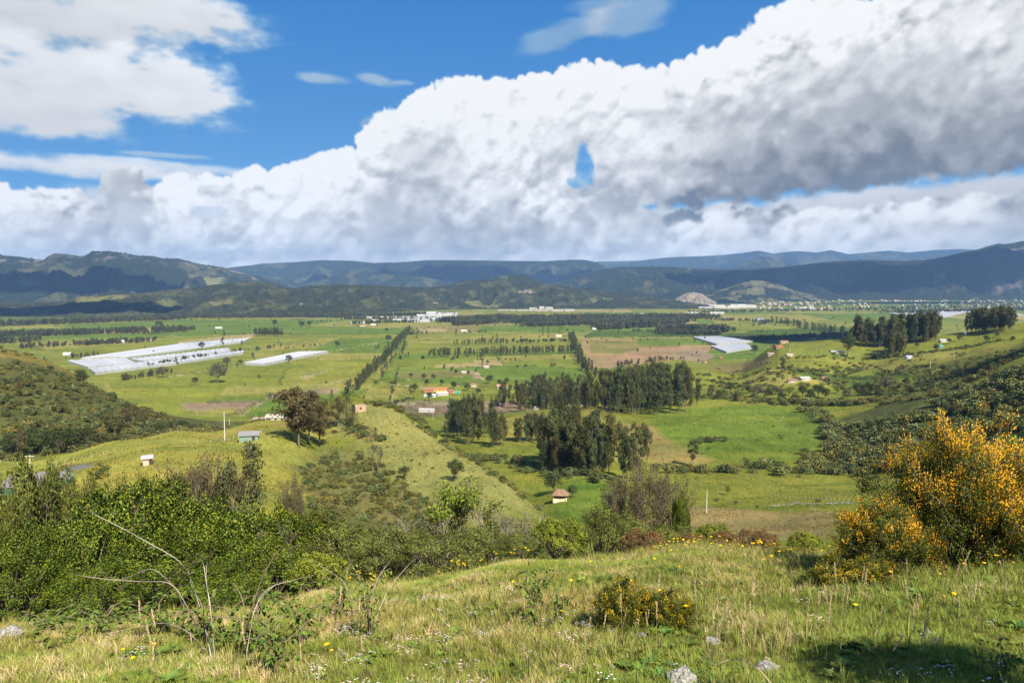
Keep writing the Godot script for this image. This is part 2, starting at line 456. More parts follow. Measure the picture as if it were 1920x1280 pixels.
# ---------------------------------------------------------------- the lie of the land
# Heights are laid down at surveyed spots, each given as a sight line from the eye (column, row) and its distance ahead; between them the slope is interpolated smoothly.
const SPOTS := [
	# the knoll underfoot
	[0, 1390, 5.0], [480, 1390, 5.0], [960, 1380, 5.0], [1440, 1365, 5.0], [1920, 1350, 5.0],
	[0, 1215, 8.5], [320, 1210, 8.5], [640, 1205, 8.5], [960, 1190, 8.5], [1300, 1178, 8.5], [1600, 1170, 8.5], [1920, 1145, 8.5],
	[0, 1180, 12.0], [320, 1160, 12.0], [640, 1125, 12.0], [960, 1090, 12.0], [1300, 1075, 12.0], [1600, 1085, 12.0], [1920, 1060, 12.0],
	[0, 1200, 16.0], [320, 1168, 16.0], [640, 1105, 16.0], [960, 1055, 16.0], [1300, 1030, 16.0], [1600, 1045, 16.0], [1920, 1035, 16.0],
	[0, 1240, 22.0], [320, 1200, 22.0], [640, 1130, 22.0], [960, 1075, 22.0], [1300, 1040, 22.0], [1600, 1045, 22.0], [1920, 1040, 22.0],
	[0, 1260, 40.0], [320, 1230, 40.0], [640, 1190, 40.0], [960, 1150, 40.0], [1300, 1110, 40.0], [1600, 1100, 40.0], [1920, 1080, 40.0],
	# the shoulder with the pasture, left
	[0, 1060, 80.0], [300, 1055, 80.0], [560, 1060, 80.0], [0, 965, 120.0], [300, 950, 120.0], [560, 965, 120.0],
	[0, 912, 165.0], [275, 868, 172.0], [500, 878, 172.0], [0, 884, 215.0], [200, 850, 225.0], [421, 824, 240.0], [560, 822, 235.0],
	[0, 866, 258.0], [200, 834, 280.0], [330, 814, 295.0], [465, 796, 300.0], [590, 785, 300.0],
	[0, 890, 310.0], [200, 860, 330.0], [400, 830, 350.0],
	# the scrub hill behind it
	[0, 800, 370.0], [150, 825, 380.0], [300, 835, 400.0], [0, 722, 450.0], [150, 768, 460.0], [290, 795, 480.0], [400, 808, 520.0],
	[-150, 650, 500.0], [-150, 575, 640.0], [0, 652, 590.0], [60, 668, 590.0], [120, 692, 590.0], [200, 735, 590.0], [300, 776, 600.0], [400, 803, 640.0], [0, 690, 720.0], [200, 770, 740.0], [-150, 640, 800.0],
	# the spur in the middle
	[640, 742, 345.0], [690, 752, 340.0], [740, 768, 325.0], [790, 796, 305.0], [850, 836, 275.0], [900, 872, 250.0], [960, 915, 225.0], [1010, 960, 205.0],
	[600, 850, 235.0], [700, 885, 205.0], [790, 920, 190.0], [620, 950, 145.0], [740, 985, 140.0], [860, 1000, 140.0], [960, 1020, 140.0],
	[640, 1080, 80.0], [800, 1080, 80.0], [960, 1085, 80.0],
	[650, 775, 420.0], [740, 810, 400.0], [820, 850, 370.0], [900, 900, 330.0], [980, 960, 270.0], [560, 790, 400.0], [480, 800, 420.0],
	# pastures and groves in the middle valley
	[1050, 940, 292.0], [1110, 935, 300.0], [1090, 985, 230.0], [1100, 892, 352.0], [1000, 858, 420.0], [920, 835, 480.0], [960, 785, 610.0], [1100, 772, 610.0], [1020, 815, 520.0], [1200, 880, 380.0], [1150, 820, 480.0],
	[1300, 985, 215.0], [1450, 1005, 190.0], [1200, 1040, 140.0], [1400, 1050, 120.0], [1600, 1050, 120.0], [1920, 1040, 90.0], [1400, 922, 300.0], [1560, 935, 270.0], [1700, 930, 260.0],
	[1250, 850, 430.0], [1400, 800, 545.0], [1480, 766, 630.0], [1250, 790, 570.0], [1560, 810, 500.0], [1220, 768, 650.0], [870, 792, 780.0],
	# the slope rising on the right
	[1600, 880, 375.0], [1750, 850, 360.0], [1920, 880, 270.0], [1700, 795, 430.0], [1820, 755, 430.0], [1920, 705, 420.0], [1920, 800, 335.0], [2080, 620, 450.0], [2080, 760, 320.0], [2080, 950, 180.0],
	[1600, 752, 630.0], [1600, 705, 790.0], [1750, 690, 720.0], [1850, 660, 740.0], [1920, 640, 760.0], [2080, 570, 800.0], [1500, 700, 770.0], [1400, 692, 960.0], [1300, 695, 960.0], [1500, 666, 890.0], [1600, 674, 890.0], [1700, 656, 890.0], [1800, 646, 880.0],
	[1450, 650, 980.0], [1500, 641, 1000.0], [1560, 638, 1000.0], [1600, 641, 1000.0], [1660, 643, 1000.0], [1700, 637, 1000.0], [1760, 629, 1000.0], [1800, 623, 1000.0], [1860, 615, 1000.0], [1920, 605, 1000.0], [2080, 575, 1000.0],
	[1500, 676, 1280.0], [1600, 668, 1280.0], [1700, 662, 1280.0], [1800, 654, 1280.0], [1920, 642, 1300.0], [2080, 622, 1300.0],
]
const LA0 := -1.0             # lattice over (tangent of bearing, log of distance)
const LA1 := 1.0
const LN_A := 121
const LD0 := 1.35             # ln of distance
const LD1 := 7.65
const LN_D := 190
var lattice := PackedFloat32Array()

func survey() -> void:
	var pts := []
	for s in SPOTS:
		var r := ray(s[0], s[1])
		pts.append([r.x / r.z * 4.0, log(s[2]), r.y / r.z])
	for px in [-150, 200, 480, 760, 960, 1150]:      # the valley floor is flat
		for d in [900.0, 1250.0, 1800.0]:
			pts.append([(px - 960.0) / FOC * 4.0, log(d), -EYE / d])
	for px in [1350, 1500]:
		for d in [1400.0, 1900.0]: pts.append([(px - 960.0) / FOC * 4.0, log(d), -EYE / d])
	for px in [1650, 1800, 1920, 2080]: pts.append([(px - 960.0) / FOC * 4.0, log(2000.0), -EYE / 2000.0])
	var n := pts.size()
	var m := n + 3
	var A := []
	for i in m:
		var row := PackedFloat64Array()
		row.resize(m + 1)
		A.append(row)
	for i in n:
		for j in n:
			A[i][j] = kernel(pts[i][0] - pts[j][0], pts[i][1] - pts[j][1])
		A[i][n] = 1.0; A[i][n + 1] = pts[i][0]; A[i][n + 2] = pts[i][1]
		A[n][i] = 1.0; A[n + 1][i] = pts[i][0]; A[n + 2][i] = pts[i][1]
		A[i][m] = pts[i][2]
	for c in m:
		var best := c
		for r in range(c + 1, m):
			if absf(A[r][c]) > absf(A[best][c]): best = r
		var tmp = A[c]; A[c] = A[best]; A[best] = tmp
		var pr: PackedFloat64Array = A[c]
		var piv := pr[c]
		for r in range(c + 1, m):
			var row: PackedFloat64Array = A[r]
			var f := row[c] / piv
			if f != 0.0:
				for k in range(c, m + 1): row[k] -= f * pr[k]
				A[r] = row
	var w := PackedFloat64Array()
	w.resize(m)
	for c in range(m - 1, -1, -1):
		var v: float = A[c][m]
		for k in range(c + 1, m): v -= A[c][k] * w[k]
		w[c] = v / A[c][c]
	lattice.resize(LN_A * LN_D)
	for j in LN_D:
		var ld := lerpf(LD0, LD1, j / float(LN_D - 1))
		for i in LN_A:
			var a := clampf(lerpf(LA0, LA1, i / float(LN_A - 1)), -0.86, 0.86) * 4.0
			var v: float = w[n] + w[n + 1] * a + w[n + 2] * ld
			for k in n:
				var dx: float = a - pts[k][0]
				var dy: float = ld - pts[k][1]
				v += w[k] * sqrt(dx * dx + dy * dy + 0.012)
			lattice[j * LN_A + i] = v

func kernel(dx: float, dy: float) -> float: return sqrt(dx * dx + dy * dy + 0.012)

func slope_at(a: float, ld: float) -> float:
	var x := clampf((a - LA0) / (LA1 - LA0), 0.0, 0.9999) * (LN_A - 1)
	var y := clampf((ld - LD0) / (LD1 - LD0), 0.0, 0.9999) * (LN_D - 1)
	var i := int(x)
	var j := int(y)
	var fx := x - i
	var fy := y - j
	var k := j * LN_A + i
	return lerpf(lerpf(lattice[k], lattice[k + 1], fx), lerpf(lattice[k + LN_A], lattice[k + LN_A + 1], fx), fy)

func land(x: float, z: float) -> float:
	var d := -z
	if d < 4.2:
		# crown of the knoll, where the viewer stands
		var near := EYE + 4.2 * slope_at(clampf(x / 4.2, -1.0, 1.0), log(4.2))
		var t := clampf((4.2 - d) / 5.0, 0.0, 1.0)
		return lerpf(near, EYE - 1.75, smoothstep(0.0, 1.0, t)) + maxf(0.0, -d) * 0.08 + noise_b.get_noise_2d(x * 0.35, z * 0.35) * 0.06
	var ld := log(d)
	var y := 0.0
	if d < 1950.0:
		y = EYE + d * slope_at(x / d, ld)
		y += noise_b.get_noise_2d(x * 0.012, z * 0.012) * clampf((d - 60.0) * 0.012, 0.0, 2.2) * clampf((1100.0 - d) * 0.003, 0.0, 1.0)
		if d < 90.0: y += noise_b.get_noise_2d(x * 0.35, z * 0.35) * 0.10 * clampf((60.0 - d) * 0.05, 0.0, 1.0)
	var f := smoothstep(1250.0, 1900.0, d)
	f = maxf(f, smoothstep(740.0, 880.0, d) * (1.0 - smoothstep(-120.0, 220.0, x)))
	y = lerpf(y, 0.0, f)
	return maxf(y, -0.5) + noise_b.get_noise_2d(x * 0.004, z * 0.004) * 0.8 * smoothstep(700.0, 1300.0, d)

func hit(px: float, py: float, from := 4.3) -> Vector3:
	# where a sight line meets the land
	var r := ray(px, py)
	var a := r.x / r.z
	var t := r.y / r.z
	var d := from
	var last := d
	while d < 12000.0:
		if EYE + t * d < land(a * d, -d):
			for k in 9:
				var mid := (last + d) * 0.5
				if EYE + t * mid < land(a * mid, -mid): d = mid
				else: last = mid
			break
		last = d
		d *= 1.012
	return Vector3(a * d, land(a * d, -d), -d)

func flat_hit(px: float, py: float) -> Vector3:
	var r := ray(px, py)
	var d := -EYE / (r.y / r.z)
	return Vector3(r.x / r.z * d, 0.0, -d)

# ---------------------------------------------------------------- what grows where: two plans of the land seen from above
var plan_far: Image           # the valley floor: x -3600..4400, z -600..-8600
var plan_near: Image          # the slopes: x -560..680, z 0..-1240
const FAR_N := 2000
const NEAR_N := 1240

func to_far(p: Vector3) -> Vector2: return Vector2((p.x + 3600.0) / 8000.0, (-p.z - 600.0) / 8000.0) * FAR_N
func to_near(p: Vector3) -> Vector2: return Vector2((p.x + 560.0) / 1240.0, -p.z / 1240.0) * NEAR_N

func fill_poly(im: Image, poly: PackedVector2Array, c: Color) -> void:
	var lo := 1e9
	var hi := -1e9
	for p in poly:
		lo = minf(lo, p.y); hi = maxf(hi, p.y)
	for y in range(maxi(0, int(lo)), mini(im.get_height() - 1, int(hi)) + 1):
		var xs := []
		var yc := y + 0.5
		for i in poly.size():
			var a := poly[i]
			var b := poly[(i + 1) % poly.size()]
			if (a.y <= yc) != (b.y <= yc): xs.append(a.x + (yc - a.y) / (b.y - a.y) * (b.x - a.x))
		xs.sort()
		for k in range(0, xs.size() - 1, 2):
			var x0 := int(round(xs[k]))
			var x1 := int(round(xs[k + 1]))
			if x1 > x0: im.fill_rect(Rect2i(x0, y, x1 - x0, 1), c)

func far_field(pixels: Array, c: Color) -> void:
	var poly := PackedVector2Array()
	for p in pixels: poly.append(to_far(flat_hit(p[0], p[1])))
	fill_poly(plan_far, poly, c)
	field_edge(poly, c)

func field_edge(poly: PackedVector2Array, c: Color) -> void:
	# ditches, banks and scattered hedge trees along the border of a field
	for i in poly.size():
		if rng.randf() < 0.35: continue
		var a := poly[i]
		var b := poly[(i + 1) % poly.size()]
		plan_line(a, b, c.lerp(Color(0.06, 0.09, 0.03), 0.6) if rng.randf() < 0.75 else c.lerp(STRAW, 0.6), 1)
		if rng.randf() < 0.4:
			for k in int(a.distance_to(b) * 0.16):
				var t := rng.randf()
				if fposmod(t * 7.3 + i * 0.37, 1.0) < 0.45: continue
				var q := a.lerp(b, t) / FAR_N * 8000.0
				var w := Vector3(q.x - 3600.0, 0, -(q.y + 600.0))
				if w.z < -950.0: wood_far.append([Vector3(w.x, land(w.x, w.z), w.z), rnd(3.5, 10.0)])

func plan_line(a: Vector2, b: Vector2, c: Color, wide: int) -> void:
	var n := int(a.distance_to(b) * 1.3) + 1
	for k in n + 1:
		var v := a.lerp(b, k / float(n))
		plan_far.fill_rect(Rect2i(int(v.x), int(v.y), wide, wide), c)

func track(pixels: Array) -> void:
	for i in pixels.size() - 1:
		plan_line(to_far(flat_hit(pixels[i][0], pixels[i][1])), to_far(flat_hit(pixels[i + 1][0], pixels[i + 1][1])), Color(0.40, 0.36, 0.20), 1)

func near_field(pixels: Array, c: Color, from := 4.3) -> void:
	var poly := PackedVector2Array()
	for p in pixels: poly.append(to_near(hit(p[0], p[1], from)))
	fill_poly(plan_near, poly, c)

const PASTURE := Color(0.235, 0.265, 0.046)
const LUSH := Color(0.155, 0.230, 0.038)
const YELLOW := Color(0.315, 0.305, 0.075)
const STRAW := Color(0.410, 0.345, 0.150)
const SOIL := Color(0.340, 0.260, 0.165)
const DARKGRASS := Color(0.100, 0.155, 0.034)
const SCRUB := Color(0.070, 0.075, 0.028)
const DRYHILL := Color(0.295, 0.295, 0.092)

func plan_fields() -> void:
	plan_far = Image.create(FAR_N, FAR_N, false, Image.FORMAT_RGBF)
	plan_far.fill(PASTURE)
	# strips of grazing and hay across the floor
	var greens := [PASTURE, LUSH, YELLOW, PASTURE, Color(0.255, 0.275, 0.056), DARKGRASS, LUSH, Color(0.276, 0.293, 0.070)]
	for k in 210:
		var p := Vector2(rnd(-3400, 4200), rnd(1700, 8000))
		var s := Vector2(rnd(120, 520), rnd(60, 240)) * (1.0 if p.y < 3500.0 else 1.6)
		var turn := rnd(-0.16, 0.1)
		var poly := PackedVector2Array()
		for c in [Vector2(-1, -1), Vector2(1, -1), Vector2(1, 1), Vector2(-1, 1)]:
			var v: Vector2 = p + Vector2(c.x * s.x, c.y * s.y).rotated(turn)
			poly.append(to_far(Vector3(v.x, 0, -v.y)))
		var col: Color = greens[rng.randi() % greens.size()]
		if rng.randf() < 0.13: col = STRAW
		fill_poly(plan_far, poly, col)
		field_edge(poly, col)
	far_field([[430, 800], [720, 800], [760, 640], [640, 636], [520, 690], [200, 720], [220, 780]], Color(0.241, 0.275, 0.042))
	far_field([[600, 636], [760, 632], [755, 660], [590, 664]], LUSH)
	far_field([[470, 662], [740, 662], [735, 672], [480, 676]], YELLOW)
	far_field([[540, 690], [730, 680], [700, 712], [520, 722]], Color(0.276, 0.287, 0.049))
	far_field([[430, 724], [700, 716], [690, 728], [420, 740]], YELLOW)
	far_field([[400, 742], [690, 730], [660, 752], [380, 766]], Color(0.193, 0.250, 0.042))
	far_field([[340, 755], [490, 750], [440, 778], [400, 778], [345, 768]], SOIL)
	far_field([[370, 770], [450, 766], [430, 780], [360, 782]], YELLOW)
	far_field([[500, 738], [640, 728], [630, 736], [510, 748]], SOIL)
	far_field([[455, 776], [520, 746], [660, 742], [640, 800], [480, 800]], LUSH)
	far_field([[560, 705], [620, 692], [600, 700], [575, 712]], STRAW)
	# between the two lines of trees
	far_field([[765, 640], [1075, 632], [1090, 690], [730, 700]], PASTURE)
	far_field([[768, 634], [1070, 624], [1072, 634], [762, 644]], YELLOW)
	far_field([[745, 664], [1080, 656], [1082, 668], [735, 674]], LUSH)
	far_field([[735, 672], [1085, 664], [1090, 686], [725, 694]], Color(0.214, 0.262, 0.042))
	far_field([[900, 668], [1078, 664], [1080, 672], [905, 678]], YELLOW)
	far_field([[820, 684], [945, 676], [945, 688], [810, 692]], STRAW)
	far_field([[890, 676], [945, 676], [942, 684], [905, 688]], STRAW)
	far_field([[720, 694], [960, 684], [1100, 690], [1100, 712], [710, 722]], LUSH)
	far_field([[730, 697], [890, 694], [900, 704], [760, 712]], Color(0.221, 0.220, 0.070))
	far_field([[700, 712], [880, 722], [870, 750], [690, 755]], PASTURE)
	far_field([[690, 728], [770, 726], [768, 742], [680, 748]], YELLOW)
	far_field([[875, 697], [890, 694], [905, 708], [890, 712]], SOIL)
	far_field([[720, 752], [960, 752], [1000, 775], [760, 780]], Color(0.221, 0.183, 0.105))
	far_field([[760, 762], [960, 752], [1000, 770], [800, 775]], Color(0.290, 0.207, 0.140))
	# tan field on the right of the avenue
	far_field([[1085, 634], [1300, 640], [1345, 652], [1290, 672], [1140, 692], [1105, 686]], Color(0.373, 0.275, 0.133))
	far_field([[1100, 640], [1260, 640], [1280, 650], [1105, 650]], Color(0.248, 0.232, 0.070))
	far_field([[1190, 634], [1340, 636], [1350, 646], [1200, 646]], LUSH)
	far_field([[1105, 650], [1220, 654], [1180, 664], [1110, 662]], Color(0.235, 0.226, 0.070))
	far_field([[1220, 650], [1345, 652], [1290, 668], [1130, 684], [1150, 668]], Color(0.400, 0.268, 0.147))
	far_field([[1110, 620], [1400, 624], [1420, 632], [1090, 632]], DARKGRASS)
	far_field([[770, 610], [930, 606], [1010, 614], [780, 626]], Color(0.276, 0.244, 0.084))
	far_field([[780, 616], [840, 612], [835, 622], [790, 624]], STRAW)
	far_field([[900, 612], [1030, 608], [1060, 618], [890, 624]], LUSH)
	far_field([[650, 606], [900, 600], [920, 606], [700, 616]], YELLOW)
	far_field([[80, 612], [330, 600], [640, 600], [560, 614], [340, 632], [250, 612]], LUSH)
	far_field([[190, 618], [330, 612], [300, 622], [180, 626]], STRAW)
	far_field([[40, 642], [250, 634], [300, 640], [80, 656]], YELLOW)
	far_field([[330, 640], [480, 624], [470, 634], [340, 648]], STRAW)
	far_field([[500, 648], [640, 632], [600, 648], [480, 660]], YELLOW)
	far_field([[1400, 620], [1560, 612], [1700, 620], [1640, 640], [1420, 640]], DARKGRASS)
	far_field([[1500, 590], [1700, 585], [1820, 600], [1600, 606]], LUSH)
	far_field([[1330, 590], [1500, 588], [1560, 600], [1340, 606]], YELLOW)
	far_field([[1280, 655], [1300, 652], [1345, 668], [1310, 680], [1250, 672]], SOIL)
	track([[320, 706], [400, 694], [500, 678], [560, 672], [640, 655], [720, 640]])
	track([[700, 716], [800, 728], [880, 722], [950, 722], [1000, 742]])
	track([[886, 694], [908, 712]])
	track([[560, 705], [600, 700], [622, 690]])
	track([[640, 712], [560, 740], [500, 746], [455, 780]])
	track([[720, 758], [800, 756], [900, 758], [1000, 772]])
	track([[900, 612], [1020, 606]])
	track([[1090, 634], [1250, 634], [1420, 628]])
	plan_near = Image.create(NEAR_N, NEAR_N, false, Image.FORMAT_RGBF)
	plan_near.fill(PASTURE)
	# the left half: scrub hill, its grassy top, the pasture shoulder, the spur
	plan_near.fill_rect(Rect2i(0, 0, NEAR_N, 110), Color(0.166, 0.165, 0.049))
	var hill := PackedVector2Array()
	for p in [[-560, -300], [-150, -330], [-80, -420], [-190, -700], [-560, -860]]: hill.append(to_near(Vector3(p[0], 0, p[1])))
	fill_poly(plan_near, hill, Color(0.130, 0.140, 0.046))
	hill = PackedVector2Array()
	for p in [[-560, -470], [-395, -500], [-330, -560], [-300, -620], [-330, -700], [-560, -760]]: hill.append(to_near(Vector3(p[0], 0, p[1])))
	fill_poly(plan_near, hill, Color(0.276, 0.232, 0.063))
	near_field([[0, 1000], [300, 960], [540, 960], [640, 900], [560, 830], [640, 770], [470, 790], [0, 866]], Color(0.360, 0.360, 0.078), 60.0)
	near_field([[330, 820], [560, 788], [640, 770], [600, 800], [420, 815]], Color(0.345, 0.287, 0.084), 100.0)
	near_field([[560, 880], [600, 830], [680, 840], [800, 930], [820, 990], [600, 985]], Color(0.205, 0.205, 0.070), 70.0)
	near_field([[600, 800], [660, 756], [740, 766], [1010, 958], [930, 1000], [820, 960], [700, 850]], DRYHILL, 70.0)
	near_field([[110, 872], [165, 868], [170, 880], [120, 884]], Color(0.221, 0.159, 0.084), 100.0)
	# middle pastures
	near_field([[1100, 1000], [1560, 1010], [1580, 960], [1300, 950]], Color(0.345, 0.281, 0.112), 100.0)
	near_field([[1000, 960], [1060, 900], [1160, 905], [1180, 960], [1090, 1000]], LUSH, 215.0)
	near_field([[1270, 890], [1690, 885], [1690, 940], [1600, 948], [1330, 945]], Color(0.228, 0.256, 0.045), 200.0)
	near_field([[1200, 770], [1480, 762], [1550, 790], [1545, 840], [1480, 870], [1330, 862], [1230, 800]], Color(0.172, 0.244, 0.039), 300.0)
	near_field([[1160, 790], [1230, 800], [1330, 862], [1260, 880], [1180, 850]], Color(0.304, 0.262, 0.087), 300.0)
	near_field([[930, 830], [960, 780], [1140, 765], [1150, 790], [1010, 830]], Color(0.283, 0.275, 0.063), 480.0)
	near_field([[1380, 712], [1580, 700], [1570, 724], [1400, 732]], YELLOW, 600.0)
	near_field([[1300, 690], [1440, 640], [1600, 640], [1620, 660], [1500, 690]], Color(0.214, 0.244, 0.049), 700.0)
	near_field([[1320, 690], [1370, 680], [1440, 674], [1440, 682]], Color(0.262, 0.221, 0.084), 700.0)
	near_field([[1560, 672], [1760, 660], [1920, 640], [1920, 660], [1600, 690]], Color(0.276, 0.268, 0.063), 600.0)
	near_field([[1480, 690], [1700, 690], [1730, 702], [1500, 706]], DARKGRASS, 600.0)
	near_field([[1700, 690], [1920, 645], [1920, 690], [1760, 730]], Color(0.170, 0.190, 0.050), 500.0)
	near_field([[1540, 790], [1700, 740], [1920, 690], [1920, 900], [1580, 880]], Color(0.125, 0.145, 0.048), 240.0)
	feather(plan_near, 7)

func feather(im: Image, by: int) -> void:
	var n := im.get_width()
	im.resize(n / by, n / by, Image.INTERPOLATE_BILINEAR)
	im.resize(n, n, Image.INTERPOLATE_CUBIC)

func ground_colour(p: Vector3) -> Color:
	var d := -p.z
	var c: Color
	# soft, crooked borders
	var w := clampf(d * 0.006, 0.3, 6.0)
	var q := p + Vector3(noise_b.get_noise_2d(p.x * 0.03, p.z * 0.03) * w, 0, noise_b.get_noise_2d(p.x * 0.03 + 50.0, p.z * 0.03) * w)
	var v := to_near(q)
	if v.x > 0 and v.y > 0 and v.x < NEAR_N and v.y < NEAR_N and (d < 760.0 or (p.x > 240.0 and d < 1230.0)):
		c = plan_near.get_pixelv(v)
	else:
		v = to_far(q)
		if v.x < 0 or v.y < 0 or v.x >= FAR_N or v.y >= FAR_N: c = DARKGRASS
		else: c = plan_far.get_pixelv(v)
	var n := noise_a.get_noise_2d(p.x * 0.008, p.z * 0.008)
	var m := noise_b.get_noise_2d(p.x * 0.06, p.z * 0.06)
	# mowing and grazing leave streaks along the fields
	var s := noise_b.get_noise_2d(p.x * 0.0035 + p.z * 0.001, p.z * 0.03)
	var k := 1.0 + n * 0.28 + m * 0.20 + s * 0.18
	c = Color(c.r * k * (1.0 + s * 0.16 + m * 0.08), c.g * k, c.b * k)
	if d < 1300.0:
		var f := noise_b.get_noise_2d(p.x * 0.4, p.z * 0.4)
		c = c * (1.0 + f * 0.25)
	return c

func build_ground() -> void:
	var cols := PackedFloat32Array()
	for b in [-80.0, -72, -64, -57, -51, -46, -43]: cols.append(tan(deg_to_rad(b)))
	for i in 721: cols.append(tan(deg_to_rad(-40.5 + i * 81.0 / 720.0)))
	for b in [43.0, 46, 51, 57, 64, 72, 80]: cols.append(tan(deg_to_rad(b)))
	var rows := PackedFloat32Array()
	rows.append_array(PackedFloat32Array([-60.0, -40, -25, -15, -9, -5, -2, 0.5, 1.5]))
	var d := 2.4
	while d < 60.0:
		rows.append(d); d *= 1.035
	while d < 9500.0:
		rows.append(d); d *= 1.0165
	rows.append(12000.0)
	var nc := cols.size()
	var nr := rows.size()
	var pos := PackedVector3Array()
	pos.resize(nc * nr)
	var col := PackedColorArray()
	col.resize(nc * nr)
	for j in nr:
		var r := rows[j]
		for i in nc:
			var x := cols[i] * maxf(r, 2.4)
			if r < 2.4: x = cols[i] * 10.0
			if r >= 2.4 and r < 10.0: x = cols[i] * lerpf(10.0, r, smoothstep(2.4, 10.0, r)) if absf(cols[i]) > 0.95 else cols[i] * r
			if r < 2.4 and absf(cols[i]) <= 0.95: x = cols[i] * 2.4
			var p := Vector3(x, land(x, -r), -r)
			pos[j * nc + i] = p
			col[j * nc + i] = ground_colour(p)
	var idx := PackedInt32Array()
	idx.resize((nc - 1) * (nr - 1) * 6)
	var o := 0
	for j in nr - 1:
		for i in nc - 1:
			var a := j * nc + i
			idx[o] = a; idx[o + 1] = a + nc; idx[o + 2] = a + 1
			idx[o + 3] = a + 1; idx[o + 4] = a + nc; idx[o + 5] = a + nc + 1
			o += 6
	var g := MeshInstance3D.new()
	g.name = "ground"
	g.mesh = mesh_of(pos, smooth_normals(pos, nc, nr), col, idx)
	g.material_override = M.ground
	g.set_meta("kind", "structure")
	add_child(g)

func smooth_normals(pos: PackedVector3Array, nc: int, nr: int) -> PackedVector3Array:
	var nrm := PackedVector3Array()
	nrm.resize(pos.size())
	for j in nr:
		var j0 := maxi(0, j - 1)
		var j1 := mini(nr - 1, j + 1)
		for i in nc:
			var u := pos[j * nc + mini(nc - 1, i + 1)] - pos[j * nc + maxi(0, i - 1)]
			var v := pos[j1 * nc + i] - pos[j0 * nc + i]
			var n := u.cross(v).normalized()
			nrm[j * nc + i] = n if n.y > 0.0 else -n
	return nrm

func mesh_of(pos: PackedVector3Array, nrm: PackedVector3Array, col: PackedColorArray, idx: PackedInt32Array, uv := PackedVector2Array()) -> ArrayMesh:
	var arr := []
	arr.resize(Mesh.ARRAY_MAX)
	arr[Mesh.ARRAY_VERTEX] = pos
	if nrm.size(): arr[Mesh.ARRAY_NORMAL] = nrm
	if col.size(): arr[Mesh.ARRAY_COLOR] = col
	if uv.size(): arr[Mesh.ARRAY_TEX_UV] = uv
	if idx.size(): arr[Mesh.ARRAY_INDEX] = idx
	var m := ArrayMesh.new()
	m.add_surface_from_arrays(Mesh.PRIMITIVE_TRIANGLES, arr)
	return m

# ---------------------------------------------------------------- hills and mountains beyond the valley
var wood_hill := []           # places of the small trees that roughen the far slopes

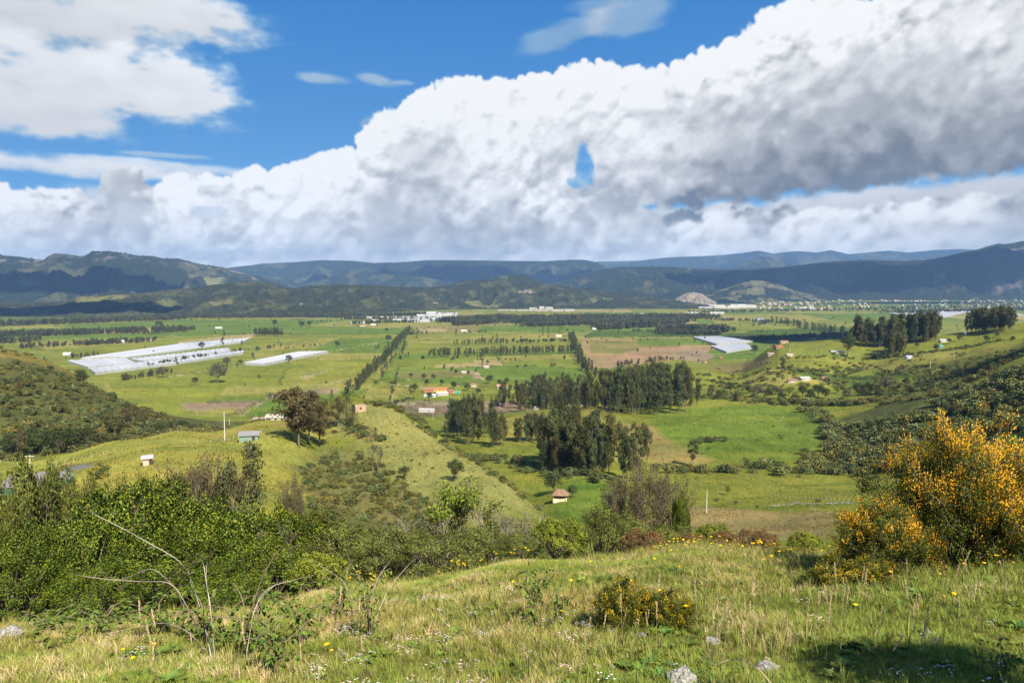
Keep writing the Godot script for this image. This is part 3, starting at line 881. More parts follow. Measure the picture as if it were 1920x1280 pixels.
func range_of_hills(called: String, profile: Array, crest: float, front: float, back: float, look: Dictionary) -> void:
	var x0: float = profile[0][0]
	var x1: float = profile[-1][0]
	var step: float = look.get("step", 3.2)
	var nc := int((x1 - x0) / step) + 1
	var nr: int = look.get("rows", 56)
	var pos := PackedVector3Array()
	pos.resize(nc * nr)
	var col := PackedColorArray()
	col.resize(nc * nr)
	var rough: float = look.get("rough", 0.35)
	var rib: float = look.get("rib", 700.0)
	var grow: float = look.get("grow", 1.15)
	var wood: Color = look.get("wood", Color(0.042, 0.055, 0.029))
	var grass: Color = look.get("grass", Color(0.130, 0.138, 0.066))
	var share: float = look.get("share", 0.0)
	var marks: Array = look.get("marks", [])
	var rock: float = look.get("rock", 0.0)
	for i in nc:
		var px := x0 + i * step
		var a := (px - 960.0) / FOC / (cos(PITCH) + 0.076 * sin(PITCH))
		var py: float = edge_at(profile, px)
		var r := ray(px, py)
		var t := r.y / r.z
		var wander := noise_b.get_noise_2d(px * 0.004, crest * 0.01) * (crest - front) * 0.22
		var nearer: float = edge_at(look.nearer, px) if look.has("nearer") else 0.0
		var dc := crest + wander - nearer
		var top := EYE + dc * t
		for j in nr:
			var u := j / float(nr - 1) * 1.35       # 1 is the crest
			var d := lerpf(front - nearer, dc, u) if u <= 1.0 else lerpf(dc, back, (u - 1.0) / 0.35)
			var x := a * d
			var n := 1.0 - absf(noise_a.get_noise_2d(x / rib, d / rib * 0.55 + crest)) * 2.2
			var n2 := noise_a.get_noise_2d(x / rib * 3.3, d / rib * 2.2)
			var s := pow(minf(u, 1.0), grow)
			var h := top * s
			var env := sin(minf(u, 1.0) * PI)
			h -= absf(top) * rough * env * (0.65 - 0.65 * n + 0.34 * n2)
			if u > 1.0: h = top * (1.0 - pow((u - 1.0) / 0.35, 1.2) * 0.8)
			if u < 0.04: h = -12.0
			h += noise_b.get_noise_2d(x * 0.03, d * 0.03) * minf(6.0, crest * 0.0008) * (1.0 if u < 0.97 else 0.35)
			pos[j * nc + i] = Vector3(x, h, -d)
			var g := noise_a.get_noise_2d(x / rib * 1.6 + 70.0, d / rib * 1.1) + noise_b.get_noise_2d(x / rib * 9.0, d / rib * 7.0) * 0.35
			var k := smoothstep(0.10 - share, 0.30 - share, g)
			var c := wood.lerp(grass, k)
			var v := 1.0 + noise_b.get_noise_2d(x * 0.02, d * 0.02) * 0.55
			c = c * v
			if rock > 0.0 and u > 0.72 and u <= 1.02:
				var rr := smoothstep(0.05, 0.4, noise_a.get_noise_2d(x / 260.0, u * 9.0 + 4.0)) * smoothstep(0.78, 0.95, u) * rock
				c = c.lerp(Color(0.33, 0.29, 0.24), rr)
			for k2 in marks:
				var m0: float = absf(px - k2[0] + n2 * 14.0) / k2[3]
				if m0 < 1.0 and u > k2[1] and u < k2[2]: c = c.lerp(k2[4], smoothstep(1.0, 0.6, m0) * smoothstep(-0.35, 0.1, n2 + 0.15))
			col[j * nc + i] = c
	for k in int(look.get("trees", 0)):
		var i := rng.randi_range(0, nc - 2)
		var j := rng.randi_range(1, int(nr * 0.76))
		var q := j * nc + i
		if col[q].g > 0.14: continue
		var w: Vector3 = pos[q].lerp(pos[q + 1], rng.randf()).lerp(pos[q + nc], rng.randf() * 0.5)
		if w.y > 1.0: wood_hill.append([w - Vector3(0, 1.0, 0), look.tree * rnd(0.6, 1.3)])
	var idx := PackedInt32Array()
	idx.resize((nc - 1) * (nr - 1) * 6)
	var o := 0
	for j in nr - 1:
		for i in nc - 1:
			var q := j * nc + i
			idx[o] = q; idx[o + 1] = q + nc; idx[o + 2] = q + 1
			idx[o + 3] = q + 1; idx[o + 4] = q + nc; idx[o + 5] = q + nc + 1
			o += 6
	var g := MeshInstance3D.new()
	g.name = called
	g.mesh = mesh_of(pos, smooth_normals(pos, nc, nr), col, idx)
	g.material_override = M.hill
	g.set_meta("kind", "structure")
	add_child(g, true)

func build_hills() -> void:
	range_of_hills("hills", [[-200, 556], [-60, 562], [0, 567], [40, 571], [80, 570], [110, 567], [150, 556], [200, 553], [240, 552], [300, 545], [350, 540], [400, 533], [440, 530], [470, 527], [490, 528], [510, 534], [545, 541], [580, 536], [640, 533], [700, 534], [760, 538], [810, 538], [850, 532], [880, 524], [920, 524], [960, 527], [1000, 529], [1060, 536], [1100, 542], [1160, 550], [1220, 556], [1290, 563], [1350, 572], [1420, 580], [1500, 590]], 5700, 4650, 6500, {"rows": 80, "step": 2.4, "nearer": [[-200, 1250], [560, 1200], [700, 700], [860, 100], [1000, 0], [1500, 0]], "rib": 420.0, "rough": 0.5, "share": -0.02, "grow": 0.85, "wood": Color(0.056, 0.066, 0.034), "grass": Color(0.118, 0.124, 0.056), "trees": 3000, "tree": 9.0, "marks": [[190, 0.78, 1.0, 60, Color(0.30, 0.29, 0.09)], [300, 0.42, 0.62, 40, Color(0.20, 0.22, 0.08)], [410, 0.30, 0.42, 34, Color(0.22, 0.22, 0.09)], [985, 0.55, 0.72, 16, Color(0.46, 0.40, 0.30)], [830, 0.25, 0.32, 18, Color(0.40, 0.36, 0.26)], [900, 0.12, 0.24, 45, Color(0.26, 0.27, 0.10)], [560, 0.35, 0.40, 8, Color(0.50, 0.42, 0.34)], [1130, 0.5, 0.62, 26, Color(0.22, 0.23, 0.09)], [740, 0.5, 0.56, 16, Color(0.20, 0.22, 0.08)], [60, 0.3, 0.7, 50, Color(0.20, 0.17, 0.11)]]})
	range_of_hills("hill_cone", [[840, 545], [880, 532], [905, 526], [930, 517], [955, 513], [978, 513], [1000, 521], [1030, 532], [1080, 545]], 6700, 6000, 7200, {"rib": 500.0, "step": 2.5, "rows": 30, "share": -0.2})
	range_of_hills("mountain_left", [[-300, 470], [-100, 476], [0, 478], [40, 481], [70, 486], [84, 487], [92, 480], [105, 474], [125, 476], [150, 480], [162, 479], [175, 470], [190, 471], [205, 470], [240, 475], [262, 479], [285, 479], [310, 484], [335, 484], [360, 491], [390, 497], [420, 501], [450, 509], [480, 518], [520, 528], [560, 540], [620, 556], [700, 575]], 8300, 5600, 10500, {"rib": 1300.0, "rough": 0.62, "share": -0.12, "rock": 0.95, "rows": 120, "step": 2.2, "grow": 1.0, "trees": 2500, "tree": 16.0, "marks": [[390, 0.55, 0.75, 40, Color(0.30, 0.29, 0.13)], [330, 0.3, 0.42, 40, Color(0.16, 0.17, 0.07)], [60, 0.4, 0.48, 40, Color(0.18, 0.19, 0.09)], [250, 0.3, 0.5, 30, Color(0.15, 0.15, 0.08)]]})
	range_of_hills("quarry", [[1250, 566], [1266, 560], [1282, 551], [1300, 547], [1316, 550], [1328, 558], [1345, 566]], 5600, 5250, 5800, {"rib": 90.0, "step": 1.5, "rows": 24, "share": 1.0, "rough": 0.5, "grass": Color(0.40, 0.35, 0.28), "wood": Color(0.3, 0.27, 0.2), "rock": 0.8})
	range_of_hills("foothill_right", [[1270, 565], [1320, 552], [1350, 543], [1380, 533], [1410, 524], [1430, 525], [1460, 532], [1500, 546], [1560, 562], [1620, 572]], 7600, 6700, 8000, {"rib": 500.0, "step": 2.6, "rows": 34, "share": 0.16, "rough": 0.4, "grass": Color(0.21, 0.21, 0.10), "trees": 500, "tree": 12.0})
	range_of_hills("mountain_right", [[1000, 540], [1060, 524], [1090, 513], [1130, 505], [1160, 500], [1210, 499], [1260, 500], [1310, 503], [1360, 505], [1420, 504], [1470, 500], [1520, 494], [1570, 489], [1620, 487], [1680, 489], [1730, 487], [1770, 481], [1800, 473], [1830, 467], [1850, 461], [1868, 456], [1880, 457], [1895, 455], [1920, 450], [1990, 438], [2150, 425], [2300, 430]], 9600, 7300, 12000, {"rib": 1200.0, "rough": 0.5, "share": -0.26, "rows": 100, "step": 2.4, "grow": 0.9, "trees": 3500, "tree": 16.0, "marks": [[1335, 0.5, 0.56, 10, Color(0.42, 0.38, 0.32)], [1600, 0.35, 0.42, 18, Color(0.30, 0.27, 0.22)], [1750, 0.32, 0.40, 14, Color(0.34, 0.29, 0.24)], [1890, 0.18, 0.5, 60, Color(0.20, 0.18, 0.14)], [1760, 0.55, 0.62, 16, Color(0.20, 0.20, 0.10)], [1910, 0.8, 0.9, 16, Color(0.28, 0.25, 0.20)]]})
	range_of_hills("mountain_middle", [[380, 520], [430, 501], [500, 493], [560, 490], [600, 487], [660, 488], [700, 492], [750, 491], [800, 487], [860, 487], [940, 488], [1020, 489], [1070, 486], [1095, 486], [1115, 490], [1140, 500], [1180, 512], [1240, 530]], 13500, 10500, 17000, {"rib": 1500.0, "rough": 0.5, "share": -0.04, "rows": 64, "grow": 0.8})
	range_of_hills("hills_middle", [[560, 535], [620, 518], [650, 512], [670, 508], [700, 510], [730, 513], [770, 516], [800, 520], [840, 528], [900, 540]], 10500, 9000, 11500, {"rib": 900.0, "share": 0.06, "rows": 40, "rough": 0.45})
	range_of_hills("peak_right", [[1320, 520], [1370, 502], [1395, 491], [1425, 481], [1440, 481], [1465, 489], [1500, 503], [1560, 520]], 15000, 13000, 16500, {"rib": 1100.0, "share": 0.02, "rows": 40})
	range_of_hills("mountain_far", [[1040, 500], [1120, 490], [1200, 488], [1250, 482], [1300, 480], [1350, 478], [1395, 473], [1422, 469], [1450, 475], [1480, 471], [1500, 470], [1530, 473], [1556, 468], [1590, 476], [1630, 472], [1665, 469], [1700, 473], [1750, 468], [1800, 466], [1850, 470], [1950, 468], [2100, 474]], 19500, 16800, 20500, {"rib": 1800.0, "share": -0.05, "rows": 56, "grow": 0.7})

# ---------------------------------------------------------------- mesh building
class Shape:
	var pos := PackedVector3Array()
	var nrm := PackedVector3Array()
	var col := PackedColorArray()
	var idx := PackedInt32Array()

	func leaf(base: Vector3, along: Vector3, side: Vector3, out: Vector3, c: Color, soft := 0.6) -> void:
		# a pointed blade: base, left, tip, right
		var n := along.cross(side)
		if n.dot(out) < 0.0:
			side = -side
			n = -n
		n = n.normalized()
		var s := n.lerp(out, soft).normalized()
		var k := pos.size()
		var mid := base + along * 0.45
		pos.append(base); pos.append(mid - side); pos.append(base + along); pos.append(mid + side)
		for q in 4:
			nrm.append(s)
			col.append(c)
		# clockwise seen from the side that «out» points to
		idx.append(k); idx.append(k + 2); idx.append(k + 1)
		idx.append(k); idx.append(k + 3); idx.append(k + 2)

	func tube(points: Array, radii: Array, sides: int, c: Color, bark := 0.25) -> void:
		var k0 := pos.size()
		var n := points.size()
		for i in n:
			var dir: Vector3 = (points[mini(n - 1, i + 1)] - points[maxi(0, i - 1)]).normalized()
			var u := dir.cross(Vector3(0.31, 0.05, 0.95)).normalized()
			var v := dir.cross(u)
			var shade := 1.0 + bark * (fposmod(sin(i * 12.9 + k0) * 43.7, 1.0) - 0.5)
			for s in sides:
				var a := TAU * s / sides
				var o := u * cos(a) + v * sin(a)
				pos.append(points[i] + o * radii[i])
				nrm.append(o)
				col.append(c * shade)
		for i in n - 1:
			for s in sides:
				var a := k0 + i * sides + s
				var b := k0 + i * sides + (s + 1) % sides
				idx.append(a); idx.append(a + sides); idx.append(b)
				idx.append(b); idx.append(a + sides); idx.append(b + sides)

	func tri(a: Vector3, b: Vector3, c: Vector3, colour: Color) -> void:
		# flat, front side where a, b, c run clockwise
		var n := -(b - a).cross(c - a).normalized()
		var k := pos.size()
		pos.append(a); pos.append(b); pos.append(c)
		for q in 3:
			nrm.append(n); col.append(colour)
			idx.append(k + q)

	func quad(a: Vector3, b: Vector3, c: Vector3, d: Vector3, colour: Color) -> void:
		tri(a, b, c, colour)
		tri(a, c, d, colour)

	func box(lo: Vector3, hi: Vector3, colour: Color) -> void:
		var p := []
		for i in 8: p.append(Vector3(hi.x if i & 1 else lo.x, hi.y if i & 2 else lo.y, hi.z if i & 4 else lo.z))
		quad(p[4], p[6], p[7], p[5], colour)    # +z
		quad(p[1], p[3], p[2], p[0], colour)    # -z
		quad(p[5], p[7], p[3], p[1], colour)    # +x
		quad(p[0], p[2], p[6], p[4], colour)    # -x
		quad(p[6], p[2], p[3], p[7], colour)    # +y
		quad(p[0], p[4], p[5], p[1], colour)    # -y

	func done() -> ArrayMesh:
		var arr := []
		arr.resize(Mesh.ARRAY_MAX)
		arr[Mesh.ARRAY_VERTEX] = pos
		arr[Mesh.ARRAY_NORMAL] = nrm
		arr[Mesh.ARRAY_COLOR] = col
		arr[Mesh.ARRAY_INDEX] = idx
		var m := ArrayMesh.new()
		m.add_surface_from_arrays(Mesh.PRIMITIVE_TRIANGLES, arr)
		return m

func part(called: String, mesh: Mesh, mat: Material, parent: Node3D) -> MeshInstance3D:
	var o := MeshInstance3D.new()
	o.name = called
	o.mesh = mesh
	o.material_override = mat
	parent.add_child(o, true)
	return o

func numbered(called: String) -> String:
	var n: int = used_names.get(called, 0)
	used_names[called] = n + 1
	return called if n == 0 else "%s_%03d" % [called, n]

func tag(o: Node3D, label: String, category: String, group := "") -> void:
	o.set_meta("label", label)
	o.set_meta("category", category)
	if group != "": o.set_meta("group", group)

func thing(called: String, label: String, category: String, at := Vector3.ZERO, turn := 0.0, group := "") -> Node3D:
	var o := Node3D.new()
	o.name = numbered(called)
	add_child(o)
	o.position = at
	o.rotation.y = turn
	tag(o, label, category, group)
	return o

func plant(proto: Node3D, called: String, label: String, category: String, group: String, at: Vector3, size: Vector3, turn: float) -> Node3D:
	var o: Node3D = proto.duplicate()
	o.name = numbered(called)
	add_child(o)
	o.position = at
	o.rotation.y = turn
	o.scale = size
	tag(o, label, category, group)
	return o

func rdir() -> Vector3:
	var z := rnd(-1, 1)
	var a := rnd(0, TAU)
	var r := sqrt(1.0 - z * z)
	return Vector3(r * cos(a), z, r * sin(a))

func vary(c: Color, light: float, hue: float) -> Color:
	var k := 1.0 + rnd(-light, light)
	var h := rnd(-hue, hue)
	return Color(c.r * k * (1.0 + h), c.g * k, c.b * k * (1.0 - h))

func clump(s: Shape, centre: Vector3, rad: Vector3, count: int, size: float, wide: float, c: Color, hang := 0.0, heart := Vector3.INF, soft := 0.55) -> void:
	# leaves through a ball of twigs, most of them near its outside
	var tone := rnd(0.72, 1.3)
	for k in count:
		var d := rdir()
		var p := centre + d * rad * pow(rng.randf(), 0.42)
		var out := d if heart == Vector3.INF else (d + (p - heart).normalized() * 0.7).normalized()
		var along := (rdir() + d * 0.5 + Vector3(0, -hang, 0)).normalized() * size * rnd(0.7, 1.3)
		var side := along.cross(rdir()).normalized() * size * wide
		s.leaf(p, along, side, out, vary(c * tone, 0.28, 0.10), soft)

# ---------------------------------------------------------------- plants seen from a distance
var protos := {}

func proto(kind: String) -> Node3D:
	var list: Array = protos[kind]
	return list[rng.randi() % list.size()]

func make_eucalyptus(h: float, broad: float, bare: float, leaves: int, tint: Color, lean := 0.06) -> Node3D:
	var o := Node3D.new()
	o.name = "tree"
	var t := Shape.new()
	var pts := []
	var rad := []
	var bend := Vector3(rnd(-lean, lean), 0, rnd(-lean, lean)) * h
	for i in 7:
		var u := i / 6.0
		pts.append(Vector3(0, u * h * 0.92 - 0.4, 0) + bend * u * u + Vector3(rnd(-1, 1), 0, rnd(-1, 1)) * 0.012 * h * u)
		rad.append(h * 0.014 * (1.0 - u * 0.82))
	t.tube(pts, rad, 6, Color(0.17, 0.14, 0.10))
	var limb := Shape.new()
	var c := Shape.new()
	var n := int(11 + 8 * broad) if broad < 1.0 else 36
	for k in n:
		var u := lerpf(bare, 1.0, (k + rng.randf()) / n)
		var axis := bend * u * u + Vector3(0, u * h * 0.93, 0)
		var reach := h * (0.10 + 0.13 * broad) * sin(clampf((u - bare) / (1.02 - bare), 0.08, 0.97) * PI) * rnd(0.35, 1.3)
		var a := rnd(0, TAU)
		var p := axis + Vector3(cos(a), rnd(0.1, 0.5), sin(a)) * reach
		var r := h * rnd(0.045, 0.085) * (0.8 + 0.7 * minf(broad, 0.6))
		limb.tube([axis - Vector3(0, reach * 0.5, 0), axis.lerp(p, 0.55), p], [h * 0.005, h * 0.0035, h * 0.0015], 4, Color(0.15, 0.125, 0.09))
		clump(c, p, Vector3(r, r * rnd(0.8, 1.25), r), int(leaves / float(n)), h * 0.030, 0.30, tint, 0.5, axis)
	part("limb", limb.done(), M.bark, part("trunk", t.done(), M.bark, o))
	part("crown", c.done(), M.leaf, o)
	return o

func make_round_tree(h: float, wide: float, leaves: int, tint: Color, trunk := 0.25) -> Node3D:
	var o := Node3D.new()
	o.name = "tree"
	var t := Shape.new()
	t.tube([Vector3(0, -0.3, 0), Vector3(0.02 * h, h * trunk, 0), Vector3(-0.01 * h, h * 0.6, 0.02 * h)], [h * 0.03, h * 0.022, h * 0.008], 6, Color(0.14, 0.115, 0.085))
	var limb := Shape.new()
	var c := Shape.new()
	var heart := Vector3(0, h * (0.5 + trunk * 0.4), 0)
	var n := 22
	for k in n:
		var d := rdir()
		if d.y < -0.55: d.y = -d.y
		var p := heart + Vector3(d.x * wide * 0.36, d.y * h * (0.5 - trunk * 0.45) * 0.8, d.z * wide * 0.36) * rnd(0.75, 1.1)
		var r := wide * rnd(0.13, 0.21)
		limb.tube([Vector3(0, h * trunk, 0), p], [h * 0.009, h * 0.003], 4, Color(0.14, 0.115, 0.085))
		clump(c, p, Vector3(r, r * 0.85, r), leaves / n, wide * 0.055, 0.36, tint, 0.0, heart)
	part("limb", limb.done(), M.bark, part("trunk", t.done(), M.bark, o))
	part("crown", c.done(), M.leaf, o)
	return o

func make_shrub(leaves: int, tint: Color, tall := 0.75) -> Node3D:
	# about 2 m across, one metre and a half high; roots at the origin
	var o := Node3D.new()
	o.name = "shrub"
	var t := Shape.new()
	var c := Shape.new()
	var n := 15
	for k in n:
		var a := rnd(0, TAU)
		var u := sqrt(rng.randf())
		var p := Vector3(cos(a) * u * 0.78, tall * (0.35 + 0.85 * sqrt(maxf(0.0, 1.0 - u * u * 0.85))) * rnd(0.75, 1.1), sin(a) * u * 0.78)
		var r := rnd(0.24, 0.42)
		t.tube([Vector3(0, -0.15, 0), p * 0.6, p], [0.035, 0.022, 0.008], 4, Color(0.12, 0.10, 0.075))
		clump(c, p, Vector3(r, r * 0.8, r), leaves / n, 0.14, 0.36, tint, 0.0, Vector3(0, 0.1, 0))
	part("stem", t.done(), M.bark, o)
	part("foliage", c.done(), M.leaf, o)
	return o

func make_column_tree(h: float, w: float, leaves: int, tint: Color) -> Node3D:
	var o := Node3D.new()
	o.name = "tree"
	var t := Shape.new()
	t.tube([Vector3(0, -0.3, 0), Vector3(0, h * 0.5, 0), Vector3(0, h * 0.95, 0)], [h * 0.022, h * 0.014, h * 0.004], 6, Color(0.13, 0.10, 0.07))
	var c := Shape.new()
	var n := 26
	for k in n:
		var u := (k + 0.5) / n
		var a := k * 2.4 + rnd(-0.4, 0.4)
		var r := w * 0.5 * pow(sin(clampf(u * 0.9 + 0.07, 0, 1) * PI), 0.6) * (1.15 - 0.55 * u)
		var p := Vector3(cos(a) * r * 0.6, h * (0.08 + 0.88 * u), sin(a) * r * 0.6)
		t.tube([Vector3(0, p.y - r * 0.4, 0), p], [h * 0.006, h * 0.002], 4, Color(0.13, 0.10, 0.07))
		clump(c, p, Vector3(r * 0.62, h * 0.06, r * 0.62), leaves / n, h * 0.022, 0.34, tint, 0.0, Vector3(0, p.y, 0))
	part("trunk", t.done(), M.bark, o)
	part("crown", c.done(), M.leaf, o)
	return o

func twig_tree(t: Shape, base: Vector3, dir: Vector3, length: float, rad: float, depth: int, c: Color, tips: Array) -> void:
	var mid := base + dir * length * 0.5 + rdir() * length * 0.06
	var tip := base + dir * length + rdir() * length * 0.08
	t.tube([base, mid, tip], [rad, rad * 0.8, rad * 0.62], 4 if depth < 2 else 5, c)
	tips.append(tip)
	if depth == 0: return
	for k in rng.randi_range(2, 4):
		var d := (dir * 1.1 + rdir() * 0.75 + Vector3(0, 0.25, 0)).normalized()
		twig_tree(t, mid.lerp(tip, rnd(0.2, 1.0)), d, length * rnd(0.5, 0.78), rad * 0.6, depth - 1, c, tips)

func make_thin_tree(h: float, leaves: int, tint: Color, bark: Color, stems: int, leaf_size: float) -> Node3D:
	# a sparse tree of upright grey stems with tufts of leaves
	var o := Node3D.new()
	o.name = "tree"
	var t := Shape.new()
	var c := Shape.new()
	var tips := []
	for k in stems:
		var a := TAU * k / stems + rnd(-0.4, 0.4)
		twig_tree(t, Vector3(cos(a), 0, sin(a)) * 0.03 * h * (stems - 1) - Vector3(0, 0.3, 0), Vector3(cos(a) * 0.16, 1, sin(a) * 0.16).normalized(), h * rnd(0.36, 0.48), h * 0.014, 4, bark, tips)
	for p in tips:
		if p.y > h * 0.3: clump(c, p, Vector3.ONE * h * rnd(0.03, 0.055), maxi(1, leaves / tips.size()), leaf_size, 0.28, tint, 0.3)
	part("trunk", t.done(), M.bark, o)
	part("crown", c.done(), M.leaf, o)
	return o

func make_far_plants() -> void:
	var olive := Color(0.078, 0.086, 0.033)
	protos.euc = []
	for k in 5: protos.euc.append(make_eucalyptus(26.0, rnd(0.25, 0.6), rnd(0.22, 0.36), 2600, vary(olive, 0.12, 0.12)))
	protos.euc_broad = []
	for k in 3: protos.euc_broad.append(make_eucalyptus(18.0, 1.05, 0.33, 3400, vary(Color(0.098, 0.084, 0.040), 0.08, 0.08)))
	protos.round = []
	for k in 3: protos.round.append(make_round_tree(8.0, 8.0, 1500, vary(Color(0.050, 0.070, 0.024), 0.1, 0.08)))
	protos.grey = [make_round_tree(8.0, 9.0, 1500, Color(0.105, 0.105, 0.062))]
	protos.lime = [make_round_tree(7.0, 6.0, 1400, Color(0.135, 0.155, 0.022), 0.2)]
	protos.cypress = []
	for k in 2: protos.cypress.append(make_column_tree(14.0, 6.5, 1600, vary(Color(0.030, 0.052, 0.020), 0.08, 0.05)))
	protos.shrub = []
	for k in 5: protos.shrub.append(make_shrub(520, vary(Color(0.108, 0.120, 0.040), 0.2, 0.14)))
	protos.brown_shrub = []
	for k in 2: protos.brown_shrub.append(make_shrub(480, vary(Color(0.115, 0.098, 0.042), 0.1, 0.08)))
	protos.thin = []
	for k in 3: protos.thin.append(make_thin_tree(9.0, 2600, Color(0.082, 0.088, 0.040), Color(0.20, 0.17, 0.13), 3, 0.17))
	protos.dry = [make_thin_tree(8.0, 900, Color(0.20, 0.115, 0.06), Color(0.24, 0.18, 0.13), 1, 0.16)]

var wood_far := []            # places of trees too small to pick apart, drawn as one wood
var scrub_far := []

var euc_rest := []            # eucalyptus beyond the ones built singly

func build_rest() -> void:
	# one more eucalyptus shape for the trees inside and behind the groves
	var t: Node3D = make_eucalyptus(1.0, 0.5, 0.22, 2000, Color(0.078, 0.086, 0.033))
	var s := Shape.new()
	for m in t.find_children("*", "MeshInstance3D", true, false):
		var a: Array = (m as MeshInstance3D).mesh.surface_get_arrays(0)
		var k := s.pos.size()
		s.pos.append_array(a[Mesh.ARRAY_VERTEX]); s.nrm.append_array(a[Mesh.ARRAY_NORMAL]); s.col.append_array(a[Mesh.ARRAY_COLOR])
		for i in a[Mesh.ARRAY_INDEX]: s.idx.append(i + k)
	t.free()
	many("eucalyptus_wood", s.done(), M.leaf, euc_rest, "further eucalyptus filling the groves and tree lines", 0.66)

func grove(base: Array, count: int, tall: Vector2, label: String, group: String, kind := "euc", unit := 26.0, squeeze := 1.0, from := 4.3, single := 0.26) -> void:
	# base: outline (photo columns and rows) of the ground the grove stands on; tall: tree heights in metres
	var poly := PackedVector2Array()
	for p in base:
		var w := hit(p[0], p[1], from)
		poly.append(Vector2(w.x, w.z))
	var lo := poly[0]
	var hi := poly[0]
	for p in poly:
		lo = lo.min(p); hi = hi.max(p)
	var left := count
	var tries := 0
	while left > 0 and tries < count * 60:
		tries += 1
		var q := Vector2(rnd(lo.x, hi.x), rnd(lo.y, hi.y))
		if not Geometry2D.is_point_in_polygon(q, poly): continue
		left -= 1
		var s := rnd(tall.x, tall.y) / unit
		if kind == "euc" and rng.randf() > single:
			euc_rest.append([Vector3(q.x, land(q.x, q.y), q.y), s * unit])
			continue
		plant(proto(kind), {"euc": "eucalyptus_tree", "cypress": "cypress_tree", "round": "leafy_tree", "grey": "leafy_tree", "euc_broad": "eucalyptus_tree"}.get(kind, "tree"), label, "tree", group, Vector3(q.x, land(q.x, q.y), q.y), Vector3(s * squeeze, s, s * squeeze), rnd(0, TAU))

func row(a: Vector2, b: Vector2, count: int, tall: Vector2, spread: float, label: String, group: String, kind := "euc", unit := 26.0, squeeze := 1.0, from := 4.3, single := 0.3) -> void:
	var p := hit(a.x, a.y, from)
	var q := hit(b.x, b.y, from)
	for k in count:
		var w := p.lerp(q, (k + rnd(0.1, 0.9)) / count) + Vector3(rnd(-spread, spread), 0, rnd(-spread, spread))
		var s := rnd(tall.x, tall.y) / unit
		if kind == "euc" and rng.randf() > single:
			euc_rest.append([Vector3(w.x, land(w.x, w.z), w.z), s * unit])
			continue
		plant(proto(kind), {"euc": "eucalyptus_tree", "cypress": "cypress_tree", "round": "leafy_tree", "grey": "leafy_tree"}.get(kind, "tree"), label, "tree", group, Vector3(w.x, land(w.x, w.z), w.z), Vector3(s * squeeze, s, s * squeeze), rnd(0, TAU))

func lone(kind: String, called: String, px: float, py: float, tall: float, unit: float, label: String, squeeze := 1.0, group := "", category := "tree", from := 4.3) -> void:
	var w := hit(px, py, from)
	var s := tall / unit
	plant(proto(kind), called, label, category, group, w, Vector3(s * squeeze, s, s * squeeze), rnd(0, TAU))

func px_tall(py: float, rows: float) -> float:
	# metres for a height of so many photo rows, standing on the flat floor at row py
	return rows / FOC * EYE / ((py - 535.0) / FOC)

func wood_band(a: Vector2, b: Vector2, deep: float, count: int, tall: Vector2, floor_ := 0.0) -> void:
	# far woods along the floor, as places for the one far wood
	var p := flat_hit(a.x, a.y)
	var q := flat_hit(b.x, b.y)
	for k in count:
		var w := p.lerp(q, rng.randf()) + Vector3(rnd(-deep, deep) * 0.3, 0, rnd(-deep, deep) * 0.5)
		wood_far.append([Vector3(w.x, land(w.x, w.z) + floor_, w.z), rnd(tall.x, tall.y)])

